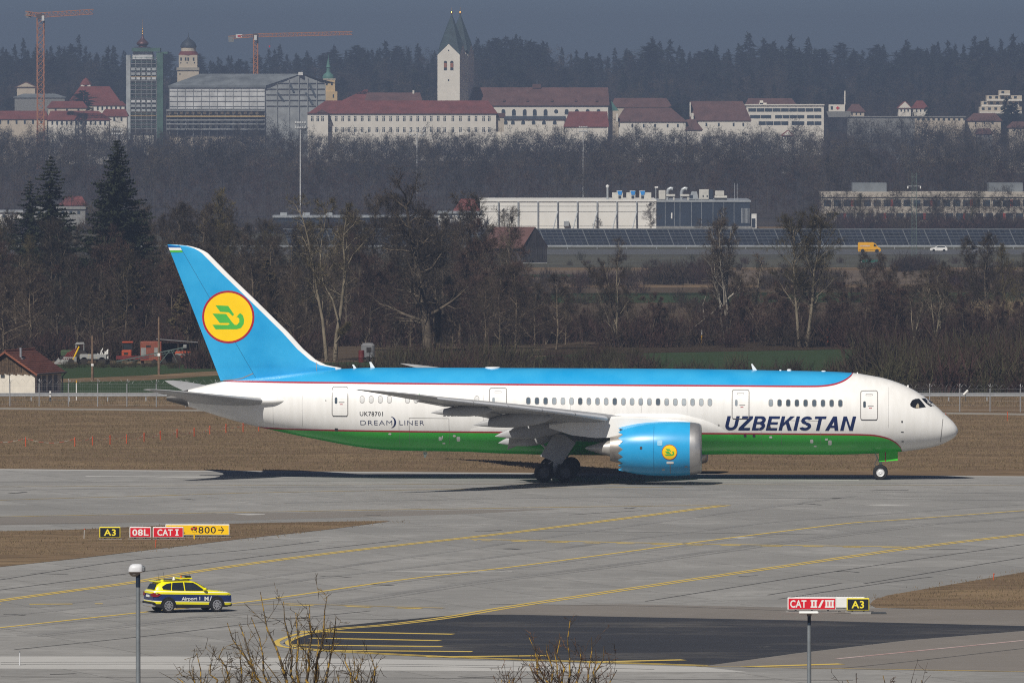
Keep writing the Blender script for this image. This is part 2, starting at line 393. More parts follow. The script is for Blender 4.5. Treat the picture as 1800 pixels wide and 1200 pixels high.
m_rub = M('tyre_rubber', (0.185, 0.18, 0.172), 0.85, var=0.08, scale=0.12, col2=(0.24, 0.234, 0.224), detail=6)
CL = [(1900, 891), (1800, 897.5), (1575, 914), (1500, 919), (1400, 931), (1225, 953), (1100, 970), (900, 996.5), (700, 1020), (450, 1056), (240, 1077.5), (0, 1103.5), (-100, 1114)]
for of, wd in ((-5.2, 0.7), (4.7, 0.8), (5.7, 0.35), (0.9, 0.3)): stripe('tyre_mark', CL, wd, Z - 0.0045, m_rub, off=of)
for a in (((-60, 848), (500, 846), (1000, 846.6), (1850, 850)), ((-60, 862), (600, 856), (1300, 862), (1850, 868)), ((500, 884), (1100, 874), (1850, 880)), ((60, 1068), (500, 1010), (1100, 925), (1500, 872))): stripe('tyre_mark', a, 0.7, Z - 0.0045, m_rub)
rj = random.Random(5)
for k in range(26):                                         # short tar-sealed cracks and patches
    x = rj.uniform(0, 1780); y = rj.uniform(850, 1190); l = rj.uniform(18, 70)
    if (x < 640 and 915 < y < 1000) or (x > 1480 and y > 990): continue
    stripe('sealed_crack', [(x, y), (x + l * 0.4, y + rj.uniform(-1, 1)), (x + l, y + rj.uniform(-2, 2))], rj.uniform(0.15, 0.5), Z - 0.001, m_tar)
for x0, x1, y0 in ((265, 400, 838.5), (410, 465, 904), (1510, 1600, 887.5), (1270, 1330, 945), (650, 900, 1005)):
    sheet('repair_patch', [(x0, y0), ((x0 + x1) / 2, y0 - 1.1), (x1, y0 - 0.4), (x1, y0 + 0.6), ((x0 + x1) / 2, y0 + 1.6)], 0.0125, m_light)

# beyond the pavement: service path, fields, tracks
sheet('service_path', [(-300, 715), (0, 716.6), (330, 719.6), (900, 722), (1660, 724.6), (1800, 726.6), (2300, 730), (2300, 733), (1800, 729.6), (1660, 727.6), (900, 725), (330, 722.6), (0, 719.6), (-300, 718)], 0.006, m_track)
sheet('green_field', [(-200, 640), (100, 641), (380, 641), (700, 646), (700, 652), (380, 652), (250, 660), (100, 666), (-200, 672)], 0.01, m_field)
sheet('green_field', [(-200, 676), (110, 672), (250, 669), (380, 660), (700, 658), (700, 690), (330, 690), (-200, 690)], 0.01, m_field)
sheet('green_field', [(560, 637), (900, 634), (1000, 620), (1100, 606), (1300, 601.5), (1700, 602), (2100, 602), (2100, 690), (560, 690)], 0.01, m_field)
sheet('farm_track', [(600, 637), (900, 625), (1000, 606), (1300, 599), (1700, 600), (2200, 601), (2200, 598.4), (1700, 597.6), (1300, 596.6), (1000, 602), (860, 615), (560, 631)], 0.02, m_soil)
sheet('bare_soil', [(-300, 637), (600, 633), (900, 610), (1300, 596), (2200, 596), (2400, 500), (1600, 505), (-300, 505)], 0.005, m_soil)
sheet('brown_field', [(-300, 500), (2300, 500), (2300, 475), (-300, 475)], 0.02, M('brown_field', (0.11, 0.08, 0.055), 1, var=0.25, scale=0.05, detail=6))
sheet('green_field', [(-300, 535), (2300, 530), (2300, 514), (1500, 514), (1380, 519), (-300, 519)], 0.03, m_field)
sheet('green_field', [(880, 487), (1010, 487), (1010, 483), (880, 483)], 0.04, m_field)
sheet('road_verge', [(-300, 470), (2300, 470), (2300, 404), (-300, 404)], 0.02, M('verge', (0.066, 0.062, 0.043), 1, var=0.3, scale=0.08, detail=6))
sheet('road', [(-300, 447.5), (2300, 447.5), (2300, 439), (-300, 439)], 0.06, M('road_asphalt', (0.085, 0.085, 0.088), 0.9, var=0.12, scale=0.2))
for y in (446.3, 440.2):
    stripe('road_edge_line', [(-300, y), (2300, y)], 0.5, 0.07, m_whl, curve=False)

# dry tufts standing on the grass
def tufts(name, label, areas, n, seed, hh):
    rs = np.random.RandomState(seed); B = []
    for (x0, x1, y0, y1, poly) in areas:
        m_ = 0
        while m_ < n * (x1 - x0) * (y1 - y0) / sum((a[1] - a[0]) * (a[3] - a[2]) for a in areas):
            cx, cy = rs.uniform(x0, x1), rs.uniform(y0, y1); m_ += 12
            if poly is not None and not inside(poly, cx, cy): continue
            k = rs.randint(5, 16); sp = rs.uniform(0.1, 0.7); B.append(np.stack([cx + rs.normal(size=k) * sp * 1.6, cy + rs.normal(size=k) * sp], 1))
    P = np.concatenate(B); k = len(P); h = rs.uniform(0.3, 1.0, k) * hh; a = rs.rand(k) * 6.28; w = rs.uniform(0.012, 0.035, k); V = np.empty((k, 3, 3)); V[:, 0, 0] = P[:, 0] - w; V[:, 1, 0] = P[:, 0] + w; V[:, 0:2, 1] = P[:, 1:2]; V[:, 0:2, 2] = -0.01; V[:, 2, 0] = P[:, 0] + np.cos(a) * h * 0.5; V[:, 2, 1] = P[:, 1] + np.sin(a) * h * 0.5; V[:, 2, 2] = h
    me = bpy.data.meshes.new(name); V = V.reshape(-1, 3).astype(np.float32); TRI = np.arange(len(V), dtype=np.int32); me.vertices.add(len(V)); me.vertices.foreach_set('co', V.ravel()); me.loops.add(len(V)); me.loops.foreach_set('vertex_index', TRI); me.polygons.add(k); me.polygons.foreach_set('loop_start', np.arange(0, len(V), 3, dtype=np.int32)); me.polygons.foreach_set('loop_total', np.full(k, 3, np.int32))
    me.materials.append(m_tuft); me.materials.append(m_tuft2); me.polygons.foreach_set('material_index', (rs.rand(k) < 0.33).astype(np.int32)); me.update(calc_edges=True); tag(link(name, me), label, kind='stuff')
def inside(poly, x, y):
    c = False; j = len(poly) - 1
    for i in range(len(poly)):
        if (poly[i][1] > y) != (poly[j][1] > y) and x < (poly[j][0] - poly[i][0]) * (y - poly[i][1]) / (poly[j][1] - poly[i][1]) + poly[i][0]: c = not c
        j = i
    return c
m_tuft = ground_mat('straw', [(0.15, 0.108, 0.066), (0.215, 0.158, 0.092), (0.125, 0.09, 0.056), (0.165, 0.12, 0.074)], [(0.03, 0.44, 0.58), (0.2, 0.5, 0.7), (2.0, 0.5, 0.7)], bump=0, rough=1, spec=0.05); m_tuft2 = ground_mat('olive_grass', [(0.115, 0.092, 0.05), (0.145, 0.118, 0.06), (0.10, 0.075, 0.045), (0.125, 0.095, 0.055)], [(0.03, 0.44, 0.58), (0.2, 0.5, 0.7), (2.0, 0.5, 0.7)], bump=0, rough=1, spec=0.05)
gp = lambda pts: [(p.x, p.y) for p in (G(*q) for q in pts)]
far_edge = gp([(-60, 824), (0, 823.2), (450, 826.7), (900, 830), (1350, 833.2), (1860, 836.4), (1860, 733), (1660, 729), (900, 727), (330, 724), (-60, 721)])
isl = gp([(-60, 936.5), (0, 934.5), (135, 931.5), (300, 923.5), (500, 919), (640, 916.6), (684, 916.2), (655, 920), (575, 930.4), (435, 945.4), (272, 964.8), (135, 981), (-60, 1003)]); isr = gp([(1860, 999), (1800, 1007), (1650, 1032.4), (1560, 1048), (1536, 1056.5), (1532, 1063), (1541, 1068), (1650, 1070.4), (1860, 1072)])
tufts('dry_grass_tufts', 'straw coloured winter grass tufts beside the taxiway', [(-46, 46, 716, 850, far_edge), (-34, 0, 590, 645, isl), (17, 34, 520, 590, isr)], 190000, 3, 0.16)
tufts('dry_verge_tufts', 'longer straw grass around fence and guard rail', [(-55, 55, 853, 884, None)], 26000, 4, 0.3)
# ------------------------------------------------------------------ the airliner
AYAW = R(-2.5); CA, SA = math.cos(AYAW), math.sin(AYAW)
AX0, AY0 = 26.45, 700.0             # nose wheels on the ground
plane = thing('airliner', 'white airliner with blue roof, green belly and yellow sun emblem on its blue tail', 'airliner', (AX0, AY0, 0), AYAW)
def AP(x, y, l=0.0):
    """Picture point -> aircraft frame (forward, left, up) on the plane l metres to the near (right) side."""
    yl = -l; k = (x - 900) / F
    xl = (k * (AY0 + yl * CA) - AX0 + yl * SA) / (CA - k * SA)
    d = AY0 + xl * SA + yl * CA
    return Vector((xl, yl, H - (y - YH) * d / F))
def pch(xs, ys):
    """Monotone cubic through points."""
    xs = np.array(xs, float); ys = np.array(ys, float); o = np.argsort(xs); xs, ys = xs[o], ys[o]
    h = np.diff(xs); d = np.diff(ys) / h; m = np.zeros(len(xs)); m[0], m[-1] = d[0], d[-1]
    for i in range(1, len(xs) - 1):
        m[i] = 0 if d[i - 1] * d[i] <= 0 else 2 * d[i - 1] * d[i] / (d[i - 1] + d[i])
    def f(x):
        x = min(max(x, xs[0]), xs[-1]); i = int(min(max(np.searchsorted(xs, x) - 1, 0), len(h) - 1)); t = (x - xs[i]) / h[i]
        return float((1 + 2 * t) * (1 - t) ** 2 * ys[i] + t * (1 - t) ** 2 * h[i] * m[i] + t * t * (3 - 2 * t) * ys[i + 1] + t * t * (t - 1) * h[i] * m[i + 1])
    return f
top_px = [(1684.6, 757), (1683.2, 752), (1680, 746.5), (1675, 740), (1670, 735.5), (1660, 726.4), (1648, 715), (1637, 706), (1626, 697.5), (1610, 687), (1596, 679.5), (1574, 670.5), (1550, 663.5), (1525, 659), (1500, 655.2), (1450, 652.6), (1350, 650.6), (1260, 648.9), (1079, 647.3), (900, 646.6), (760, 646), (660, 646), (600, 648), (571, 650), (518, 655), (462, 662), (402, 668.5), (369, 675), (331, 684.5), (305, 691), (293, 694.5)]
bot_px = [(1684.6, 757), (1683.4, 762), (1680, 767), (1674, 771.5), (1666, 776), (1654, 781.5), (1636, 786.4), (1610, 790.4), (1588, 793.4), (1546, 796.8), (1450, 799), (1350, 798.4), (1233, 797.5), (1004, 797), (880, 795.5), (800, 793.5), (720, 792.3), (680, 791), (640, 787), (562, 773), (473, 754.5), (440, 746.7), (387, 732), (351, 720.5), (331, 714.6), (305, 707.5), (293, 704)]
tp = [AP(*p) for p in top_px]; bp_ = [AP(*p) for p in bot_px]
ftop = pch([p.x for p in tp], [p.z for p in tp]); fbot = pch([p.x for p in bp_], [p.z for p in bp_])
XN = tp[0].x; XT = tp[-1].x
fw = pch([XN, XN - 0.12, XN - 0.35, XN - 0.8, XN - 1.6, XN - 2.6, XN - 3.7, XN - 5, XN - 6.5, XN - 8.5, XN - 10.5, XN - 37, XN - 41, XN - 45, XN - 49, XN - 52.5, XN - 55, XT],
         [0.0, 0.33, 0.62, 0.98, 1.44, 1.86, 2.2, 2.48, 2.68, 2.82, 2.885, 2.885, 2.78, 2.45, 1.85, 1.22, 0.72, 0.38])
def fus_l(x, z):
    """Half width of the fuselage at station x and height z."""
    t, b = ftop(x), fbot(x); c, h = (t + b) / 2, max((t - b) / 2, 1e-4); q = (z - c) / h
    return fw(x) * math.sqrt(max(0.0, 1 - q * q))
def section(x, n=72):
    t, b, w = ftop(x), fbot(x), fw(x); c, h = (t + b) / 2, (t - b) / 2
    return [Vector((x, w * math.cos(2 * math.pi * k / n), c + h * math.sin(2 * math.pi * k / n))) for k in range(n)]

# livery: one paint material that knows heights of the two red lines along the body
def livery(name):
    m = bpy.data.materials.new(name); m.use_nodes = True; nt = m.node_tree; b = nt.nodes['Principled BSDF']; L = nt.links.new
    b.inputs['Roughness'].default_value = 0.32; b.inputs['Specular IOR Level'].default_value = 0.45
    b.inputs['Coat Weight'].default_value = 0.25; b.inputs['Coat Roughness'].default_value = 0.12
    tc = nt.nodes.new('ShaderNodeTexCoord'); sp = nt.nodes.new('ShaderNodeSeparateXYZ'); L(tc.outputs['Object'], sp.inputs[0])
    X0, X1, ZM = -54.0, 8.0, 12.0
    nx = nt.nodes.new('ShaderNodeMapRange'); nx.inputs[1].default_value = X0; nx.inputs[2].default_value = X1; L(sp.outputs[0], nx.inputs[0])
    def curve(pts):
        c = nt.nodes.new('ShaderNodeFloatCurve'); cm = c.mapping; cu = cm.curves[0]
        P = [((p.x - X0) / (X1 - X0), p.z / ZM) for p in pts]; P.sort()
        cu.points[0].location = P[0]; cu.points[1].location = P[-1]
        for q in P[1:-1]: cu.points.new(*q)
        for q in cu.points: q.handle_type = 'AUTO_CLAMPED'
        cm.update(); L(nx.outputs[0], c.inputs[1])
        mu = nt.nodes.new('ShaderNodeMath'); mu.operation = 'MULTIPLY'; mu.inputs[1].default_value = ZM; L(c.outputs[0], mu.inputs[0])
        d = nt.nodes.new('ShaderNodeMath'); d.operation = 'SUBTRACT'; L(sp.outputs[2], d.inputs[0]); L(mu.outputs[0], d.inputs[1])
        return d.outputs[0]
    def over(v, t):
        g_ = nt.nodes.new('ShaderNodeMath'); g_.operation = 'GREATER_THAN'; g_.inputs[1].default_value = t; L(v, g_.inputs[0]); return g_.outputs[0]
    up = curve([AP(280, 667, 2.5), AP(385, 670.8, 2.5), AP(640, 673.7, 2.7), AP(950, 676.4, 2.7), AP(1250, 678.2, 2.7), AP(1420, 679.3, 2.7), AP(1450, 678.3, 2.6), AP(1470, 674.6, 2.4), AP(1485, 668.5, 2.0), AP(1495, 661.5, 1.4), AP(1502, 653, 0.3), AP(1510, 630, 0), AP(1600, 560, 0)])
    dn = curve([AP(440, 752.5, 2.4), AP(480, 754.5, 2.5), AP(640, 757.8, 2.8), AP(900, 760, 2.8), AP(1230, 762, 2.8), AP(1450, 763.5, 2.7), AP(1530, 764.8, 2.6), AP(1555, 769, 2.4), AP(1572, 776, 2.0), AP(1582, 784.5, 1.5), AP(1588, 796, 0.4), AP(1594, 815, 0), AP(1660, 845, 0)])
    nz = nt.nodes.new('ShaderNodeTexNoise'); nz.inputs['Scale'].default_value = 0.35; nz.inputs['Detail'].default_value = 5; L(tc.outputs['Object'], nz.inputs['Vector'])
    mp = nt.nodes.new('ShaderNodeMapping'); mp.inputs['Scale'].default_value = (1.6, 1, 0.18); L(tc.outputs['Object'], mp.inputs[0])
    nz2 = nt.nodes.new('ShaderNodeTexNoise'); nz2.inputs['Scale'].default_value = 1.6; nz2.inputs['Detail'].default_value = 6; L(mp.outputs[0], nz2.inputs['Vector'])
    def ramp(src, a, c, lo=0.35, hi=0.7):
        r = nt.nodes.new('ShaderNodeValToRGB'); r.color_ramp.elements[0].position = lo; r.color_ramp.elements[0].color = (*a, 1); r.color_ramp.elements[1].position = hi; r.color_ramp.elements[1].color = (*c, 1); L(src, r.inputs[0]); return r.outputs[0]
    white = ramp(nz2.outputs[0], (0.755, 0.742, 0.712), (0.82, 0.81, 0.785)); blue = ramp(nz.outputs[0], (0.008, 0.30, 0.62), (0.035, 0.37, 0.67)); green = ramp(nz.outputs[0], (0.024, 0.43, 0.028), (0.032, 0.49, 0.035))
    def mix(f, a, c):
        x = nt.nodes.new('ShaderNodeMix'); x.data_type = 'RGBA'; L(f, x.inputs[0]); L(a, x.inputs[6])
        if isinstance(c, tuple): x.inputs[7].default_value = (*c, 1)
        else: L(c, x.inputs[7])
        return x.outputs[2]
    red = (0.36, 0.012, 0.03)
    col = mix(over(up, -0.06), white, red); col = mix(over(up, 0.06), col, blue)
    rv = nt.nodes.new('ShaderNodeMath'); rv.operation = 'MULTIPLY'; rv.inputs[1].default_value = -1; L(dn, rv.inputs[0])
    col = mix(over(rv.outputs[0], -0.06), col, red); col = mix(over(rv.outputs[0], 0.06), col, green)
    L(col, b.inputs['Base Color'])
    nb = nt.nodes.new('ShaderNodeTexNoise'); nb.inputs['Scale'].default_value = 0.9; nb.inputs['Detail'].default_value = 2; L(mp.outputs[0], nb.inputs['Vector']); bu = nt.nodes.new('ShaderNodeBump'); bu.inputs['Strength'].default_value = 0.025; bu.inputs['Distance'].default_value = 0.2; L(nb.outputs[0], bu.inputs['Height']); L(bu.outputs[0], b.inputs['Normal']); L(bu.outputs[0], b.inputs['Coat Normal'])
    MATS[name] = m
    return m
m_liv = livery('airliner_livery')
m_white = M('aircraft_white', (0.80, 0.79, 0.765), 0.35, var=0.05, scale=0.8, spec=0.4)
m_grey = M('wing_grey', (0.36, 0.36, 0.362), 0.45, var=0.10, scale=0.7, spec=0.4)
m_slat = M('bare_slat', (0.66, 0.67, 0.69), 0.4, metal=0.1, var=0.06, scale=0.6)
m_blue = M('tail_blue', (0.008, 0.32, 0.66), 0.32, var=0.08, scale=0.3, spec=0.45, col2=(0.03, 0.38, 0.70), coat=0.2)
m_red = M('crimson_paint', (0.36, 0.012, 0.03), 0.4, var=0.05)
m_yell = M('sun_yellow', (0.88, 0.57, 0.0), 0.4, var=0.04)
m_grn = M('bird_green', (0.07, 0.42, 0.06), 0.4, var=0.05)
m_navy = M('navy_lettering', (0.006, 0.018, 0.085), 0.4, var=0.1)
m_blk = M('stencil_grey', (0.05, 0.05, 0.055), 0.6, var=0.1)
m_metal = M('engine_metal', (0.52, 0.51, 0.50), 0.38, metal=0.75, var=0.12, scale=1.2)
m_hot = M('hot_metal', (0.33, 0.30, 0.27), 0.45, metal=0.7, var=0.25, scale=2.0)
m_dkmetal = M('dark_metal', (0.10, 0.095, 0.09), 0.55, metal=0.5, var=0.2, scale=2.0)
m_tyre = M('aircraft_tyre', (0.018, 0.018, 0.019), 0.85, var=0.25, scale=4)
m_seam = M('panel_seam', (0.26, 0.25, 0.24), 0.7, var=0.1)
m_glass = M('cockpit_glass', (0.012, 0.014, 0.017), 0.08, var=0.1, spec=0.8)
m_winp = M('cabin_window', (0.24, 0.285, 0.33), 0.15, var=0.2, scale=0.5, spec=0.6, col2=(0.44, 0.48, 0.50))
m_window = M('cabin_window_dark', (0.075, 0.10, 0.125), 0.12, var=0.3, scale=0.6, spec=0.7)

m_plug = M('blanked_window', (0.60, 0.60, 0.59), 0.3, var=0.1, scale=0.8, spec=0.5)
mb = MB()
ts = [XN - 0.002, XN - 0.02, XN - 0.06, XN - 0.12, XN - 0.22, XN - 0.35, XN - 0.55, XN - 0.8] + list(np.arange(XN - 1.1, XN - 12, -0.35)) + list(np.arange(XN - 12, XT + 2.6, -0.7)) + [XT + 1.555]
mb.grid([section(x) for x in ts], closed=True)
mb.add(section(XN - 0.002), [tuple(range(72))])
mb.build('fuselage', m_liv, plane, smooth='all')
cone = MB(); cone.grid([section(x) for x in (XT + 1.55, XT + 1.0, XT + 0.5, XT + 0.12, XT)], closed=True)
e = section(XT); cc = sum(e, Vector()) / 72
cone.grid([e, [cc + (p - cc) * 0.8 for p in e], [cc + (p - cc) * 0.75 + Vector((0.5, 0, 0)) for p in e]], closed=True)
cone.add([cc + (p - cc) * 0.75 + Vector((0.5, 0, 0)) for p in e], [tuple(range(72))])
cone.build('exhaust_cone', m_dkmetal, plane, smooth='all')

def decal(name, mat, vs, fs, surf, off, step=0.22, parent=None, sides=(-1,)):
    """Flat shape in (x, z) cut small and laid off metres outside the surface y = side * surf(x, z)."""
    mbs = None; out = []
    bm = bmesh.new(); bv = [bm.verts.new((v[0], 0, v[1])) for v in vs]
    for f in fs:
        try: bm.faces.new([bv[i] for i in f])
        except ValueError: pass
    xs = [v[0] for v in vs]; zs = [v[1] for v in vs]
    for a, b_, no in ((min(xs), max(xs), (1, 0, 0)), (min(zs), max(zs), (0, 0, 1))):
        n = int((b_ - a) / step)
        for k in range(1, n + 1):
            c = a + (b_ - a) * k / (n + 1)
            bmesh.ops.bisect_plane(bm, geom=bm.verts[:] + bm.edges[:] + bm.faces[:], plane_co=(c if no[0] else 0, 0, c if no[2] else 0), plane_no=no)
    for sd in sides:
        me = bpy.data.meshes.new(name); b2 = bm.copy()
        for v in b2.verts: v.co.y = sd * (surf(v.co.x, v.co.z) + off)
        bmesh.ops.recalc_face_normals(b2, faces=b2.faces)
        b2.normal_update()
        if sum(f.normal.y * f.calc_area() for f in b2.faces) * sd < 0: bmesh.ops.reverse_faces(b2, faces=b2.faces)
        b2.to_mesh(me); b2.free(); me.materials.append(mat)
        out.append(link(name, me, parent))
    bm.free()
    return out[0]
def poly_px(pts, l): return [(p.x, p.z) for p in (AP(x, y, l) for x, y in pts)]
def ring_faces(n): return [tuple(range(n))]
def rrect(cx, cz, w, h, r, n=4):
    pts = []
    for qx, qz, a0 in ((1, 1, 0), (-1, 1, 90), (-1, -1, 180), (1, -1, 270)):
        for k in range(n + 1):
            a = R(a0 + 90 * k / n); pts.append((cx + qx * (w / 2 - r) + r * math.cos(a), cz + qz * (h / 2 - r) + r * math.sin(a)))
    return pts
def frame_shape(outer, inner):
    n = len(outer); return outer + inner, [(i, (i + 1) % n, n + (i + 1) % n, n + i) for i in range(n)]

# doors with their seams, windows and handles
for x0, x1, y0, y1, wx, dark in ((583.5, 610.5, 680.5, 731, 587.5, True), (860.5, 890, 682.5, 731, 865, False), (1287.5, 1316.5, 685.5, 735.5, 1292, False), (1513.5, 1542.5, 687.5, 737.5, 1517.5, True)):
    a, b = AP(x0, y1, 2.75), AP(x1, y0, 2.75); cx, cz, w, h = (a.x + b.x) / 2, (a.z + b.z) / 2, b.x - a.x, b.z - a.z
    d = decal('door', m_white if False else m_liv, rrect(cx, cz, w, h, 0.14), ring_faces(20), fus_l, 0.012, parent=plane)
    decal('door_seam', m_seam, *frame_shape(rrect(cx, cz, w + 0.09, h + 0.09, 0.18), rrect(cx, cz, w - 0.04, h - 0.04, 0.12)), fus_l, 0.016, parent=d)
    decal('door_sill', m_blk, rrect(cx, cz - h / 2 - 0.02, w * 0.95, 0.06, 0.02), ring_faces(20), fus_l, 0.02, parent=d)
    c = AP(wx, (y0 + y1) / 2 - 2 if not dark else (y0 + y1) / 2 - 1, 2.8)
    decal('door_window', m_window if dark else m_winp, rrect(c.x + 0.1, c.z + 0.03, 0.19, 0.46, 0.09), ring_faces(20), fus_l, 0.02, parent=d)
    decal('door_handle', m_seam, rrect(cx + 0.12, cz - 0.05, 0.42, 0.06, 0.03), ring_faces(20), fus_l, 0.02, parent=d)
    decal('hinge_cover', m_seam, *frame_shape(rrect(cx, cz + h * 0.37, 0.5, 0.13, 0.05), rrect(cx, cz + h * 0.37, 0.44, 0.08, 0.03)), fus_l, 0.018, parent=d)
    decal('door_marking', m_red, rrect(cx + 0.1, cz - 0.2, 0.22, 0.05, 0.02), ring_faces(20), fus_l, 0.02, parent=d)
def cabin_window(x, y, pale):
    c = AP(x, y, 2.86)
    w = decal('window', (m_plug if pale == 2 else m_winp if pale else m_window), rrect(c.x, c.z, 0.27, 0.46, 0.12), ring_faces(20), fus_l, 0.010, parent=plane)
    decal('window_rim', m_seam, *frame_shape(rrect(c.x, c.z, 0.33, 0.53, 0.15), rrect(c.x, c.z, 0.27, 0.46, 0.12)), fus_l, 0.012, parent=w)
for k in range(22): cabin_window(928.6 + k * 15.21, 704.3 + k * 0.125, k not in (0, 1, 2, 6, 10, 15))
for k in range(9): cabin_window(1355.2 + k * 15.28, 707.8 + k * 0.11, k in (0,))
for x, p in ((636, 1), (652, 1), (668, 0), (684, 1), (716, 0), (731, 1), (838, 1)): cabin_window(x, 702.0, 2)
# cockpit windows
for pts in ([(1600.2, 709.5), (1603.5, 703.5), (1609, 701.2), (1616, 700.8), (1620, 705), (1624.5, 710.5), (1628, 715.6), (1612, 717.6), (1606.5, 716.6), (1601, 713.5)],
            [(1619.8, 700.3), (1628, 700.9), (1633.5, 704), (1640, 709), (1646.5, 715.3), (1635.5, 714.8), (1628.5, 709.5), (1623, 704)]):
    q = poly_px(pts, 1.75)
    w = decal('cockpit_window', m_glass, q, ring_faces(len(q)), fus_l, 0.012, step=0.12, parent=plane, sides=(-1,))
    decal('cockpit_window', m_glass, q, ring_faces(len(q)), fus_l, 0.012, step=0.12, parent=plane, sides=(1,))
q = poly_px([(1611, 712), (1614, 708.5), (1616, 712), (1616, 717), (1610, 717)], 1.7)
decal('pilot_seen_through_glass', M('pilot_shirt', (0.38, 0.33, 0.24), 0.7), q, ring_faces(5), fus_l, 0.016, step=0.12, parent=w)
# radome seam and body joints
def seam_line(pts, l, w=0.02, name='panel_seam', mat=m_seam, surf=fus_l, off=0.008):
    ps = poly_px(pts, l)
    A = []; B = []
    for i, p in enumerate(ps):
        t = Vector(ps[min(i + 1, len(ps) - 1)]) - Vector(ps[max(0, i - 1)]); t.normalize(); n = Vector((-t.y, t.x)) * (w / 2)
        A.append((p[0] + n.x, p[1] + n.y)); B.append((p[0] - n.x, p[1] - n.y))
    n = len(A); return decal(name, mat, A + B, [(i, i + 1, n + i + 1, n + i) for i in range(n - 1)], surf, off, parent=plane)
seam_line([(1658.8, 727), (1657.5, 740), (1656, 755), (1654.5, 770), (1653.6, 781)], 1.0, 0.05)
for x in (478, 850, 1003, 1128, 1208, 1562):
    seam_line([(x, 681), (x, 700), (x, 725 if x > 900 and x < 1250 else 752)], 2.7, 0.012)
for x in (530, 701, 1338, 1374, 1443, 789, 719):
    seam_line([(x, 684 if x < 700 else (760 if x in (1374, 1443, 789, 719) else 736)), (x, 750 if x < 700 else 782)], 2.7, 0.016)
seam_line([(1375, 738.5), (1440, 739.5)], 2.8, 0.03)
seam_line([(719, 734.5), (789, 735.2)], 2.8, 0.03); seam_line([(719, 734.5), (719, 757)], 2.8, 0.03); seam_line([(789, 735.2), (789, 758)], 2.8, 0.03)
for x, y, w, h, m in ((773, 771.5, 0.22, 0.28, m_white), (777, 769, 0.06, 0.25, m_white), (779, 780, 0.2, 0.1, m_white), (798, 766.5, 0.2, 0.14, m_white), (805, 772, 0.25, 0.36, m_white), (684.5, 763, 0.2, 0.12, m_white),
                   (1427, 776, 0.22, 0.28, m_white), (1433, 785, 0.2, 0.1, m_white), (1453, 772.5, 0.2, 0.14, m_white), (1459, 778.5, 0.25, 0.36, m_white), (1355, 768.5, 0.2, 0.14, m_white), (590, 755.5, 0.24, 0.2, m_blk),
                   (1309.8, 766, 0.2, 0.2, m_blk), (1325.5, 766, 0.2, 0.2, m_blk), (1352.5, 751, 0.2, 0.2, m_blk), (1586, 741.5, 0.12, 0.14, m_blk), (1586.5, 759.8, 0.2, 0.06, m_blk), (1587, 777, 0.16, 0.1, m_seam), (1263.5, 747, 0.12, 0.12, m_seam), (572, 704, 0.07, 0.07, m_blk)):
    c = AP(x, y, 2.7); decal('body_marking', m, rrect(c.x, c.z, w, h, min(w, h) * 0.3), ring_faces(20), fus_l, 0.013, parent=plane)
